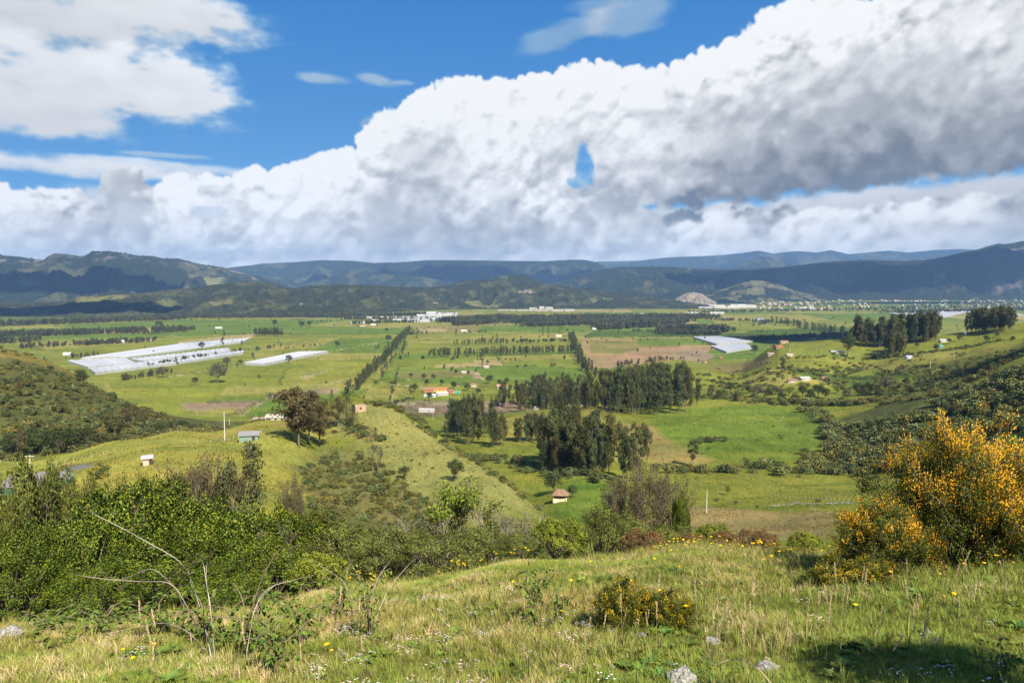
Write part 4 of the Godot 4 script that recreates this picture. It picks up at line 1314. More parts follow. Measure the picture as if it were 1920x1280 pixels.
func build_far_woods() -> void:
	wood_band(Vector2(-40, 632), Vector2(345, 620), 90, 420, Vector2(12, 22))
	wood_band(Vector2(-40, 645), Vector2(60, 640), 60, 60, Vector2(12, 20))
	wood_band(Vector2(50, 652), Vector2(280, 640), 60, 170, Vector2(7, 16))
	wood_band(Vector2(-40, 612), Vector2(330, 598), 170, 520, Vector2(14, 26))
	wood_band(Vector2(320, 596), Vector2(660, 594), 140, 420, Vector2(14, 26))
	wood_band(Vector2(640, 593), Vector2(850, 592), 120, 420, Vector2(12, 24))
	wood_band(Vector2(640, 598), Vector2(840, 601), 90, 160, Vector2(10, 20))
	wood_band(Vector2(830, 604), Vector2(945, 598), 110, 330, Vector2(16, 28))
	wood_band(Vector2(850, 610), Vector2(930, 606), 60, 130, Vector2(14, 24))
	wood_band(Vector2(940, 600), Vector2(1330, 596), 190, 1100, Vector2(14, 27))
	wood_band(Vector2(950, 605), Vector2(1290, 603), 120, 620, Vector2(12, 24))
	wood_band(Vector2(980, 612), Vector2(1170, 606), 110, 360, Vector2(12, 22))
	wood_band(Vector2(1120, 617), Vector2(1275, 610), 90, 330, Vector2(14, 28))
	wood_band(Vector2(1240, 620), Vector2(1360, 622), 70, 300, Vector2(14, 28))
	wood_band(Vector2(1230, 626), Vector2(1350, 628), 30, 120, Vector2(12, 20))
	wood_band(Vector2(1300, 586), Vector2(1560, 582), 160, 200, Vector2(10, 18))
	wood_band(Vector2(1660, 588), Vector2(1960, 580), 190, 420, Vector2(12, 24))
	wood_band(Vector2(1560, 582), Vector2(1960, 572), 500, 420, Vector2(10, 20))
	wood_band(Vector2(1400, 574), Vector2(1960, 566), 700, 380, Vector2(10, 18))
	wood_band(Vector2(1340, 600), Vector2(1480, 606), 120, 110, Vector2(8, 16))
	wood_band(Vector2(1390, 640), Vector2(1600, 630), 40, 120, Vector2(10, 18))
	wood_band(Vector2(660, 608), Vector2(780, 604), 60, 80, Vector2(10, 18))
	for k in 420:      # single small trees along the field edges
		var w := Vector3(rnd(-1900, 1500), 0, -rnd(1000, 3400))
		if noise_b.get_noise_2d(w.x * 0.004, w.z * 0.006) > 0.12: wood_far.append([Vector3(w.x, land(w.x, w.z), w.z), rnd(5, 13)])
	# stretches of the small clumps and hedges
	for h in [[240, 628, 350, 622, 30], [270, 690, 400, 668, 40], [120, 672, 180, 668, 16], [440, 660, 520, 652, 18], [220, 714, 320, 700, 22], [1180, 622, 1260, 621, 30], [740, 630, 800, 626, 16], [560, 606, 640, 602, 16], [480, 626, 530, 627, 40], [700, 655, 760, 652, 8], [1160, 688, 1260, 676, 22], [870, 625, 915, 624, 10], [1410, 612, 1440, 606, 16]]:
		var p := flat_hit(h[0], h[1])
		var q := flat_hit(h[2], h[3])
		for k in h[4]:
			var w := p.lerp(q, rng.randf()) + Vector3(rnd(-6, 6), 0, rnd(-14, 14))
			wood_far.append([Vector3(w.x, land(w.x, w.z), w.z), rnd(6, 13)])
	# a mass of small trees: one shape, many places
	var c := Shape.new()
	for k in 9:
		var p := Vector3(rnd(-0.16, 0.16), rnd(0.3, 0.86), rnd(-0.16, 0.16))
		clump(c, p, Vector3(0.15, 0.16, 0.15), 22, 0.12, 0.36, Color(0.078, 0.084, 0.042), 0.2, Vector3(0, 0.55, 0))
	c.tube([Vector3(0, -0.05, 0), Vector3(0, 0.7, 0)], [0.02, 0.008], 4, Color(0.2, 0.17, 0.13))
	var shape := c.done()
	many("far_wood", shape, M.leaf, wood_far, "far belts of small dark trees across the valley floor", 1.0)
	many("hill_wood", shape, M.leaf, wood_hill, "small dark trees dotting the far hills", 1.2)

func many(called: String, mesh: Mesh, mat: Material, places: Array, label: String, squeeze: float) -> void:
	var mm := MultiMesh.new()
	mm.transform_format = MultiMesh.TRANSFORM_3D
	mm.use_colors = true
	mm.mesh = mesh
	mm.instance_count = places.size()
	for i in places.size():
		var s: float = places[i][1]
		var b := Basis(Vector3.UP, rnd(0, TAU)).scaled(Vector3(s * squeeze * rnd(0.8, 1.35), s, s * squeeze * rnd(0.8, 1.35)))
		mm.set_instance_transform(i, Transform3D(b, places[i][0]))
		var k := rnd(0.62, 1.38)
		var hue := rnd(-0.22, 0.24)
		mm.set_instance_color(i, Color(k * (1.0 + hue), k, k * (1.0 - hue)))
	var o := MultiMeshInstance3D.new()
	o.name = called
	o.multimesh = mm
	o.material_override = mat
	o.set_meta("kind", "stuff")
	o.set_meta("label", label)
	add_child(o)

func scrub_patch(world: Array, count: int, size: Vector2, kind: String, label: String, group: String, single: float, gap := -1.0) -> void:
	# bushes over a stretch of hillside, given from above; "single" is the share built one by one
	var poly := PackedVector2Array()
	for p in world: poly.append(Vector2(p[0], p[1]))
	var lo := poly[0]
	var hi := poly[0]
	for p in poly:
		lo = lo.min(p); hi = hi.max(p)
	var left := count
	var tries := 0
	while left > 0 and tries < count * 40:
		tries += 1
		var q := Vector2(rnd(lo.x, hi.x), rnd(lo.y, hi.y))
		if not Geometry2D.is_point_in_polygon(q, poly): continue
		if noise_b.get_noise_2d(q.x * 0.03, q.y * 0.03) < gap: continue
		left -= 1
		var s := lerpf(size.x, size.y, pow(rng.randf(), 1.6))
		var at := Vector3(q.x, land(q.x, q.y), q.y)
		if rng.randf() < single:
			plant(proto(kind), "scrub_bush", label, "shrub", group, at, Vector3(s * rnd(0.85, 1.3), s * rnd(0.7, 1.1), s * rnd(0.85, 1.3)), rnd(0, TAU))
		else:
			scrub_far.append([at, s])

func pix_poly(pixels: Array, from: float) -> Array:
	var out := []
	for p in pixels:
		var w := hit(p[0], p[1], from)
		out.append([w.x, w.z])
	return out

func hedge(a: Vector2, b: Vector2, count: int, size: Vector2, spread: float, label: String, group: String, from: float, kind := "shrub") -> void:
	var p := hit(a.x, a.y, from)
	var q := hit(b.x, b.y, from)
	for k in count:
		var w := p.lerp(q, (k + rnd(0, 1)) / count) + Vector3(rnd(-spread, spread), 0, rnd(-spread, spread))
		var s := rnd(size.x, size.y)
		var at := Vector3(w.x, land(w.x, w.z), w.z)
		if label == "" or rng.randf() < 0.4: scrub_far.append([at, s])
		else: plant(proto(kind), "scrub_bush", label, "shrub", group, at, Vector3(s * rnd(0.85, 1.2), s * rnd(0.8, 1.1), s * rnd(0.85, 1.2)), rnd(0, TAU))

func build_scrub() -> void:
	# left hill
	scrub_patch([[-480, -330], [-210, -318], [-120, -345], [-110, -430], [-170, -560], [-230, -600], [-330, -540], [-400, -480], [-480, -470]], 2100, Vector2(0.9, 4.2), "shrub", "dark rounded scrub bush on the steep hillside at left", "scrub on the left hill", 0.025)
	scrub_patch([[-480, -480], [-400, -490], [-300, -590], [-420, -640]], 26, Vector2(1.2, 2.8), "shrub", "lone bush on the yellow grass top of the left hill", "bushes on the left hill top", 0.4)
	scrub_patch([[-480, -330], [-210, -318], [-120, -345], [-110, -430], [-170, -560], [-400, -480], [-480, -470]], 60, Vector2(1.6, 4.0), "brown_shrub", "brown scrub bush among the dark scrub at left", "brown scrub on the left hill", 0.4)
	# right hill
	scrub_patch(pix_poly([[1545, 800], [1552, 850], [1600, 884], [1690, 890], [1920, 905], [2000, 860], [2000, 700], [1920, 700], [1800, 742], [1700, 782]], 240.0), 1250, Vector2(1.6, 6.0), "shrub", "dark rounded scrub bush on the slope behind the orange bush", "scrub on the right slope", 0.04, -0.22)
	scrub_patch(pix_poly([[1700, 735], [1760, 690], [1920, 660], [1920, 700], [1800, 740]], 500.0), 240, Vector2(2.0, 4.6), "shrub", "dark bush of the thicket high on the right slope", "thicket on the right slope", 0.06, -0.2)
	scrub_patch(pix_poly([[1600, 730], [1920, 680], [1920, 720], [1650, 760]], 400.0), 320, Vector2(1.0, 3.6), "shrub", "", "", 0.0, -0.05)
	scrub_patch(pix_poly([[1280, 735], [1440, 700], [1600, 690], [1620, 720], [1450, 750], [1330, 745]], 500.0), 120, Vector2(1.4, 3.4), "shrub", "dark bush in the hedges by the white farmhouse", "bushes round the white farmhouse", 0.1, -0.1)
	scrub_patch(pix_poly([[1340, 690], [1500, 690], [1690, 700], [1650, 712], [1400, 720]], 500.0), 80, Vector2(1.2, 3.0), "shrub", "", "", 0.0, 0.0)
	for h in [[1300, 702, 1480, 690, 40], [1480, 700, 1640, 690, 40], [1560, 704, 1720, 694, 30], [1630, 672, 1740, 662, 22], [1560, 664, 1640, 672, 16], [1700, 668, 1830, 650, 30], [1780, 655, 1900, 636, 30], [1400, 675, 1440, 668, 10], [1640, 700, 1760, 684, 30], [1290, 712, 1420, 716, 40], [1330, 724, 1460, 728, 40], [1560, 724, 1700, 716, 30], [1620, 735, 1760, 712, 36], [1480, 672, 1580, 674, 20]]:
		hedge(Vector2(h[0], h[1]), Vector2(h[2], h[3]), h[4], Vector2(1.4, 3.4), 7.0, "", "", 480.0)
	scrub_patch(pix_poly([[1560, 716], [1720, 694], [1900, 655], [1915, 690], [1700, 725]], 480.0), 170, Vector2(1.0, 3.6), "shrub", "", "", 0.0, -0.02)
	scrub_patch(pix_poly([[1440, 700], [1600, 680], [1800, 655], [1820, 668], [1600, 700]], 480.0), 90, Vector2(1.0, 3.2), "shrub", "", "", 0.0, 0.05)
	# hedges and thickets in the middle valley
	hedge(Vector2(1240, 745), Vector2(1420, 756), 46, Vector2(2.0, 4.0), 6.0, "", "", 400.0)
	hedge(Vector2(1420, 752), Vector2(1640, 752), 60, Vector2(2.6, 5.5), 8.0, "", "", 400.0)
	hedge(Vector2(1520, 770), Vector2(1560, 815), 16, Vector2(3.0, 6.0), 8.0, "dark bush in the hedge along the round green pasture", "hedge of the round pasture", 300.0)
	hedge(Vector2(1250, 886), Vector2(1400, 885), 18, Vector2(2.4, 4.4), 4.0, "dark bush in the hedge below the long green pasture", "hedge below the long pasture", 250.0)
	hedge(Vector2(1400, 880), Vector2(1690, 862), 34, Vector2(2.4, 5.2), 11.0, "dark bush in the thicket right of the long green pasture", "thicket beside the pasture", 250.0)
	hedge(Vector2(1300, 830), Vector2(1350, 826), 8, Vector2(2.4, 4.0), 5.0, "dark bush clump on the edge of the tan pasture", "clump on the tan pasture", 300.0)
	hedge(Vector2(1060, 885), Vector2(1140, 905), 14, Vector2(2.6, 4.6), 6.0, "green bush at the foot of the eucalyptus grove", "bushes under the grove", 250.0)
	hedge(Vector2(960, 868), Vector2(1060, 900), 20, Vector2(1.8, 3.2), 5.0, "green bush on the bank left of the thatched hut", "bushes on the bank by the hut", 280.0)
	hedge(Vector2(880, 858), Vector2(970, 866), 30, Vector2(2.0, 3.6), 8.0, "", "", 330.0)
	hedge(Vector2(1540, 850), Vector2(1690, 880), 40, Vector2(2.4, 5.0), 14.0, "", "", 250.0)
	hedge(Vector2(1500, 870), Vector2(1600, 886), 24, Vector2(2.0, 4.2), 8.0, "", "", 250.0)
	hedge(Vector2(1180, 868), Vector2(1260, 880), 10, Vector2(2.0, 3.2), 4.0, "", "", 300.0)
	hedge(Vector2(1150, 770), Vector2(1230, 776), 16, Vector2(1.6, 3.0), 4.0, "", "", 450.0)
	# the far flank and the crest of the spur
	hedge(Vector2(700, 756), Vector2(800, 800), 26, Vector2(1.2, 2.2), 4.0, "low dark bush along the crest of the grassy spur", "bushes along the spur's crest", 200.0)
	hedge(Vector2(790, 800), Vector2(1000, 952), 60, Vector2(1.0, 1.8), 5.0, "", "", 150.0)
	hedge(Vector2(760, 795), Vector2(880, 860), 40, Vector2(1.4, 2.6), 9.0, "", "", 320.0)
	hedge(Vector2(640, 800), Vector2(700, 828), 16, Vector2(1.4, 2.6), 4.0, "dense green bush below the trees on the spur", "bushes below the spur trees", 150.0)
	scrub_patch(pix_poly([[560, 880], [610, 850], [680, 850], [800, 930], [830, 985], [600, 980]], 70.0), 330, Vector2(0.6, 1.5), "shrub", "low scrub bush on the brown face of the spur", "scrub on the spur's face", 0.07)
	scrub_patch(pix_poly([[570, 890], [640, 850], [760, 920], [800, 980], [620, 980]], 70.0), 40, Vector2(0.6, 1.3), "brown_shrub", "brown scrub bush on the brown face of the spur", "brown scrub on the spur's face", 0.35)
	scrub_patch(pix_poly([[680, 770], [740, 770], [960, 940], [860, 960], [720, 840]], 120.0), 46, Vector2(0.3, 0.8), "shrub", "", "", 0.0)
	var at := hit(186, 897, 100.0)
	var yb := thing("yellow_bush", "round dark bush covered with yellow blossom clusters on the left pasture", "bush", at, 0.4)
	var yt := Shape.new()
	var yl := Shape.new()
	var yf := Shape.new()
	for k in 26:
		var d := rdir()
		d.y = absf(d.y) * 0.9 + 0.1
		var q := Vector3(d.x * 2.5, 0.7 + d.y * 2.3, d.z * 2.5) * rnd(0.7, 1.0)
		yt.tube([Vector3(0, -0.3, 0), q * 0.5, q], [0.10, 0.06, 0.02], 5, Color(0.14, 0.11, 0.08))
		clump(yl, q, Vector3(0.75, 0.6, 0.75), 70, 0.22, 0.36, Color(0.060, 0.080, 0.030), 0.0, Vector3(0, 0.6, 0))
		if k % 2 == 0: clump(yf, q + d * 0.35, Vector3(0.42, 0.32, 0.42), 34, 0.16, 0.4, Color(0.62, 0.42, 0.02), 0.0, Vector3(0, 0.6, 0))
	part("stem", yt.done(), M.bark, yb)
	part("foliage", yl.done(), M.leaf, yb)
	part("blossom", yf.done(), M.leaf, yb)
	# pasture dots
	for b in [[1465, 822, 2.6], [1400, 865, 2.2], [1560, 815, 2.0], [1330, 842, 1.6], [1450, 800, 1.2], [1500, 812, 1.4], [1420, 826, 1.2], [1640, 898, 1.8], [1535, 942, 1.3], [1500, 895, 1.4], [1380, 945, 1.1], [1420, 952, 1.0], [1345, 940, 1.2]]:
		lone("shrub", "scrub_bush", b[0], b[1], b[2], 1.0, "small dark bush alone on the open green pasture", 1.0, "single bushes on the pastures", "shrub", 150.0)
	var c := Shape.new()
	for k in 10:
		var a := rnd(0, TAU)
		var u := sqrt(rng.randf())
		clump(c, Vector3(cos(a) * u * 0.75, 0.3 + 0.45 * sqrt(1.0 - u * u), sin(a) * u * 0.75), Vector3(0.36, 0.3, 0.36), 30, 0.2, 0.36, Color(0.108, 0.120, 0.040), 0.0, Vector3(0, 0.1, 0))
	many("scrub", c.done(), M.leaf, scrub_far, "dense dark scrub covering the hillsides and hedge lines", 1.0)

func build_trees() -> void:
	grove([[1005, 884], [1100, 893], [1145, 892], [1150, 872], [1060, 858], [1010, 862]], 100, Vector2(14, 32), "tall eucalyptus in the dense grove behind the thatched hut", "eucalyptus grove behind the hut", "euc", 26.0, 0.72, 290.0)
	grove([[835, 826], [945, 846], [948, 822], [850, 800]], 64, Vector2(15, 32), "slender eucalyptus in the grove below the grassy spur", "eucalyptus grove below the spur", "euc", 26.0, 0.68, 420.0)
	grove([[965, 832], [1012, 832], [1012, 824], [965, 824]], 16, Vector2(15, 21), "eucalyptus in the small clump beside the bright pasture", "small eucalyptus clump by the bright pasture", "euc", 26.0, 0.95, 420.0)
	grove([[1036, 806], [1085, 806], [1085, 800], [1036, 800]], 12, Vector2(16, 23), "eucalyptus in the short row between two pastures", "short eucalyptus row between pastures", "euc", 26.0, 0.8, 420.0)
	grove([[1125, 772], [1325, 776], [1320, 762], [1130, 760]], 160, Vector2(22, 43), "very tall dark eucalyptus in the big central plantation", "big eucalyptus plantation", "euc", 26.0, 0.64, 560.0)
	grove([[940, 764], [1120, 768], [1120, 744], [1010, 736], [935, 752]], 190, Vector2(15, 35), "eucalyptus in the long wood left of the big plantation", "wood left of the plantation", "euc", 26.0, 0.72, 620.0)
	row(Vector2(865, 756), Vector2(950, 762), 16, Vector2(11, 17), 5.0, "dark tree in the hedge row beside the brown field", "hedge row beside the brown field", "cypress", 14.0, 0.8, 620.0)
	for t in [[1150, 842, 20], [1168, 905, 25], [1182, 908, 23], [1204, 872, 24], [1214, 868, 20], [1188, 846, 18], [1150, 860, 23], [1160, 870, 24], [1174, 862, 20], [1196, 900, 24]]:
		lone("euc", "eucalyptus_tree", t[0], t[1], t[2], 26.0, "tall eucalyptus standing loosely right of the hut grove", 0.8, "loose eucalyptus right of the hut grove", "tree", 290.0)
	# the two avenues and the rows between them
	row(Vector2(765, 624), Vector2(735, 662), 46, Vector2(18, 27), 7.0, "eucalyptus in the far part of the long avenue", "far part of the left avenue", "euc", 26.0, 1.0, 860.0)
	row(Vector2(735, 664), Vector2(655, 742), 80, Vector2(13, 23), 6.0, "eucalyptus in the near part of the long avenue", "near part of the left avenue", "euc", 26.0, 1.05, 860.0)
	row(Vector2(1070, 636), Vector2(1084, 668), 36, Vector2(20, 26), 8.0, "tree in the short avenue beside the tan field", "avenue beside the tan field", "euc", 26.0, 1.1, 860.0)
	row(Vector2(1082, 668), Vector2(1112, 712), 40, Vector2(17, 24), 9.0, "tree where the short avenue meets the wood", "lower end of the short avenue", "euc", 26.0, 1.2, 860.0)
	row(Vector2(802, 670), Vector2(892, 668), 34, Vector2(14, 22), 8.0, "eucalyptus in the left half of the valley windbreak", "left half of the windbreak", "euc", 26.0, 0.95, 860.0)
	row(Vector2(898, 668), Vector2(1072, 662), 80, Vector2(14, 22), 8.0, "eucalyptus in the right half of the valley windbreak", "right half of the windbreak", "euc", 26.0, 0.95, 860.0)
	row(Vector2(856, 648), Vector2(955, 645), 30, Vector2(12, 20), 8.0, "tree in the row behind the valley windbreak", "row behind the windbreak", "euc", 26.0, 1.1, 860.0)
	row(Vector2(960, 645), Vector2(1066, 642), 18, Vector2(9, 16), 10.0, "tree in the thicket behind the valley windbreak", "thicket behind the windbreak", "round", 8.0, 0.8, 860.0)
	row(Vector2(745, 670), Vector2(775, 668), 5, Vector2(8, 13), 8.0, "small tree beside the foot of the avenue", "small trees beside the avenue", "euc", 26.0, 1.0, 860.0)
	# woods on the right
	grove([[1582, 644], [1650, 652], [1760, 640], [1757, 632], [1700, 638], [1600, 643]], 110, Vector2(22, 42), "tall dark eucalyptus in the wood on the right rise", "wood on the right rise", "euc", 26.0, 0.95, 700.0)
	grove([[1655, 672], [1694, 670], [1695, 655], [1655, 655]], 24, Vector2(22, 32), "tall tree in the clump in front of the right wood", "clump before the right wood", "euc", 26.0, 1.0, 700.0)
	grove([[1812, 627], [1898, 622], [1898, 612], [1815, 622]], 70, Vector2(24, 33), "dark tree in the round wood at far right", "round wood at far right", "euc", 26.0, 1.15, 800.0)
	row(Vector2(1446, 604), Vector2(1500, 612), 14, Vector2(24, 30), 10.0, "dark tree in the far part of the diagonal belt", "far diagonal belt", "cypress", 14.0, 1.1, 860.0)
	row(Vector2(1495, 614), Vector2(1580, 630), 26, Vector2(24, 32), 12.0, "dark tree in the near part of the diagonal belt", "near diagonal belt", "cypress", 14.0, 1.1, 860.0)
	lone("round", "leafy_tree", 1590, 668, 28, 8.0, "large round tree alone beside the white farm sheds", 0.7, "", "tree", 700.0)
	lone("euc", "eucalyptus_tree", 1468, 698, 17, 26.0, "grey eucalyptus standing above the white farmhouse", 1.4, "", "tree", 600.0)
	lone("lime", "leafy_tree", 1468, 716, 9, 7.0, "narrow yellow-green tree beside the white farmhouse", 0.5, "", "tree", 600.0)
	lone("grey", "leafy_tree", 1684, 712, 13, 8.0, "slim grey-green tree on the right slope", 0.6, "", "tree", 500.0)
	for t in [[1505, 745, 11, "round"], [1535, 745, 12, "round"], [1480, 742, 10, "lime"], [1420, 745, 11, "grey"], [1370, 735, 10, "round"], [1350, 748, 9, "round"], [1390, 748, 9, "lime"], [1570, 738, 9, "lime"], [1610, 742, 12, "round"], [1630, 740, 11, "round"], [1660, 735, 14, "grey"], [1645, 738, 9, "lime"], [1550, 722, 8, "round"], [1335, 742, 9, "grey"], [1362, 744, 8, "lime"], [1405, 738, 8, "round"], [1440, 748, 10, "round"], [1455, 740, 8, "grey"], [1492, 748, 9, "lime"], [1520, 752, 11, "round"], [1548, 748, 10, "round"], [1590, 748, 9, "grey"], [1622, 748, 10, "round"], [1650, 748, 9, "round"], [1310, 738, 9, "round"], [1322, 750, 8, "lime"], [1380, 752, 8, "round"], [1465, 752, 9, "round"], [1540, 735, 9, "lime"], [1700, 722, 7, "round"], [1715, 716, 6, "lime"]]:
		lone(t[3], "leafy_tree", t[0], t[1], t[2], 8.0, "%s tree in the mixed clumps below the white farmhouse" % {"round": "leafy green", "lime": "bright yellow-green", "grey": "pale grey-green"}[t[3]], 1.0, "mixed trees below the white farmhouse", "tree", 450.0)
	for t in [[1850, 643, 9], [1900, 640, 6], [1600, 650, 9], [1800, 640, 8], [1780, 645, 7], [1720, 652, 6], [1757, 658, 8], [1870, 632, 6]]:
		lone("round", "leafy_tree", t[0], t[1], t[2], 8.0, "small round tree among the fields of the right rise", 1.0, "round trees on the right rise", "tree", 600.0)
	# single trees on the floor of the valley
	for t in [[541, 681, 16, "round", "dark round tree in front of the single pale greenhouse"], [426, 686, 17, "grey", "grey tree left of the single pale greenhouse"], [450, 684, 10, "round", "small round tree touching the left end of the single greenhouse"], [408, 718, 30, "grey", "large grey tree alone on the bright green flat"], [365, 722, 12, "round", "low green tree beside the fence on the bright flat"], [305, 708, 18, "grey", "grey tree at the end of the hedge near the greenhouses"], [728, 642, 20, "round", "round dark tree left of the long avenue"], [725, 622, 13, "round", "small tree left of the avenue's far end"], [855, 630, 22, "euc", "tall dark tree alone on the middle fields"], [632, 652, 16, "round", "dark tree at the right edge of the left flat"], [418, 650, 24, "euc", "tall tree among the far greenhouses"], [378, 655, 18, "round", "tree in the gap between the far greenhouses"], [420, 632, 22, "euc", "dark tree behind the far greenhouses"], [565, 614, 22, "round", "dark tree pair on the far left fields"], [580, 612, 20, "round", "right one of the dark far tree pair"], [515, 612, 26, "round", "bushy tree beyond the square copse"], [298, 618, 30, "round", "dense dark tree at the edge of the far wood"], [1245, 634, 30, "euc", "broad dark tree right of the dark hedge"], [1262, 633, 30, "euc", "dark tree nearest the small white greenhouse"], [1415, 665, 22, "round", "dark tree beside the small white greenhouses"], [1375, 624, 20, "round", "trees by the dark green field"], [800, 722, 9, "round", "bushy tree right of the red roofs"]]:
		lone(t[3], "valley_tree", t[0], t[1], t[2], 26.0 if t[3] == "euc" else 8.0, t[4], 1.0, "", "tree", 860.0)
	row(Vector2(475, 630), Vector2(530, 630), 34, Vector2(20, 28), 12.0, "eucalyptus of the square copse on the left fields", "square copse", "euc", 26.0, 1.1, 860.0)
	for h in [1018.0, 1028.0]:
		lone("cypress", "cypress_tree", h, 630 if h < 1020 else 634, 34, 14.0, "narrow dark cypress pair standing tall in mid valley", 0.6, "tall cypress pair", "tree", 860.0)
	row(Vector2(903, 672), Vector2(904, 690), 4, Vector2(13, 18), 3.0, "dark poplar in the short column among the fields", "short column of poplars", "cypress", 14.0, 0.6, 860.0)
	for t in [[855, 701, 8], [878, 702, 6], [914, 683, 8], [770, 708, 8], [795, 712, 10], [812, 712, 9], [828, 722, 9], [850, 730, 12], [876, 733, 11], [896, 740, 9], [918, 720, 14], [936, 722, 9], [950, 720, 10], [778, 735, 12], [805, 752, 12], [705, 722, 7], [735, 724, 8], [742, 724, 6], [985, 690, 7], [970, 690, 6], [850, 676, 7], [846, 676, 5], [948, 676, 5]]:
		lone("round", "leafy_tree", t[0], t[1], t[2], 8.0, "bushy tree round the red-roofed farm in mid valley", 1.0, "trees round the red-roofed farm", "tree", 700.0)
	row(Vector2(720, 762), Vector2(775, 750), 14, Vector2(4, 6), 3.0, "low tree in the hedge left of the red-roofed farm", "hedge left of the red-roofed farm", "round", 8.0, 0.9, 700.0)
	# on the shoulder and the spur
	lone("euc_broad", "eucalyptus_tree", 560, 838, 18.5, 18.0, "big brown-green eucalyptus on the pasture beside the small house", 1.5, "", "tree", 180.0)
	lone("euc_broad", "eucalyptus_tree", 579, 834, 17.5, 18.0, "eucalyptus in the middle of the big clump on the pasture", 1.4, "", "tree", 180.0)
	lone("euc_broad", "eucalyptus_tree", 599, 836, 13.5, 18.0, "smaller pale-trunked eucalyptus leaning right of the big one", 1.5, "", "tree", 180.0)
	lone("euc_broad", "eucalyptus_tree", 548, 826, 11, 18.0, "low eucalyptus at the left foot of the big clump", 1.0, "", "tree", 180.0)
	lone("cypress", "cypress_tree", 650, 798, 15, 14.0, "dark conical tree at the top of the spur", 1.0, "", "tree", 180.0)
	lone("cypress", "cypress_tree", 662, 806, 10, 14.0, "lower dark tree in front of the conical one", 1.1, "", "tree", 180.0)
	lone("cypress", "cypress_tree", 622, 768, 9, 14.0, "narrow dark tree behind the big eucalyptus", 0.7, "", "tree", 250.0)
	lone("euc_broad", "eucalyptus_tree", 634, 802, 12, 18.0, "brown eucalyptus left of the conical tree", 0.8, "", "tree", 180.0)
	lone("round", "leafy_tree", 853, 902, 6.4, 8.0, "round dark green tree on the lower slope of the spur", 0.85, "", "tree", 120.0)
	lone("dry", "dry_tree", 793, 878, 6.5, 8.0, "dead orange-brown tree on the open spur slope", 0.6, "", "tree", 120.0)
	lone("thin", "thin_tree", 704, 885, 9.5, 9.0, "grey half-bare tree on the spur above the brown scrub", 0.8, "", "tree", 120.0)
	lone("thin", "thin_tree", 698, 832, 7, 9.0, "short grey tree among the green bushes of the spur", 0.7, "", "tree", 120.0)
	lone("dry", "dry_tree", 808, 890, 3, 8.0, "small withered tree right of the dead orange one", 0.6, "", "tree", 120.0)
	lone("round", "leafy_tree", 758, 900, 4, 8.0, "low green tree left of the round dark one", 1.0, "", "tree", 120.0)
	lone("round", "leafy_tree", 1038, 925, 9, 8.0, "large green tree leaning over the thatched hut", 1.1, "", "tree", 250.0)
	lone("round", "leafy_tree", 1074, 932, 5, 8.0, "round tree right of the thatched hut", 1.0, "", "tree", 250.0)
	lone("lime", "leafy_tree", 1155, 935, 8, 7.0, "yellow-green willow beside the brown leafless trees", 0.9, "", "tree", 230.0)
	lone("lime", "leafy_tree", 1365, 928, 4.6, 7.0, "small yellow willow alone on the long green pasture", 0.7, "", "tree", 200.0)
	lone("euc", "eucalyptus_tree", 1298, 875, 15, 26.0, "eucalyptus at the left end of the dark hedge", 1.1, "", "tree", 250.0)
	# trees standing in the scrub of the left hill
	for t in [[198, 838, 17, 26.0, "euc"], [215, 836, 14, 26.0, "euc"], [180, 830, 12, 26.0, "euc"]]:
		lone(t[4], "eucalyptus_tree", t[0], t[1] + 6, t[2], t[3], "green eucalyptus above the fence on the left hill", 1.2, "eucalyptus above the fence", "tree", 300.0)
	for t in [[42, 862, 15, "pale-trunked brown eucalyptus above the fence's left end"], [255, 800, 14, "second brown eucalyptus from the right in the left hill's copse"], [270, 805, 13, "rightmost brown eucalyptus in the left hill's copse"], [240, 796, 15, "tallest brown eucalyptus in the left hill's copse"], [232, 800, 12, "leftmost brown eucalyptus in the left hill's copse"], [35, 745, 10, "lone brown eucalyptus high in the left hill's scrub"]]:
		lone("euc_broad", "eucalyptus_tree", t[0], t[1], t[2], 18.0, t[3], 0.7, "brown eucalyptus in the left scrub", "tree", 315.0)
	for t in [[110, 850, 11], [75, 850, 10], [140, 840, 10], [150, 715, 9], [155, 718, 8], [95, 842, 10], [125, 846, 9], [160, 836, 9], [60, 840, 9], [20, 850, 9], [300, 812, 7], [320, 806, 6], [345, 804, 6]]:
		lone("round", "leafy_tree", t[0], t[1], t[2], 8.0, "dark leafy tree in the scrub of the left hill", 1.2, "leafy trees in the left scrub", "tree", 315.0)

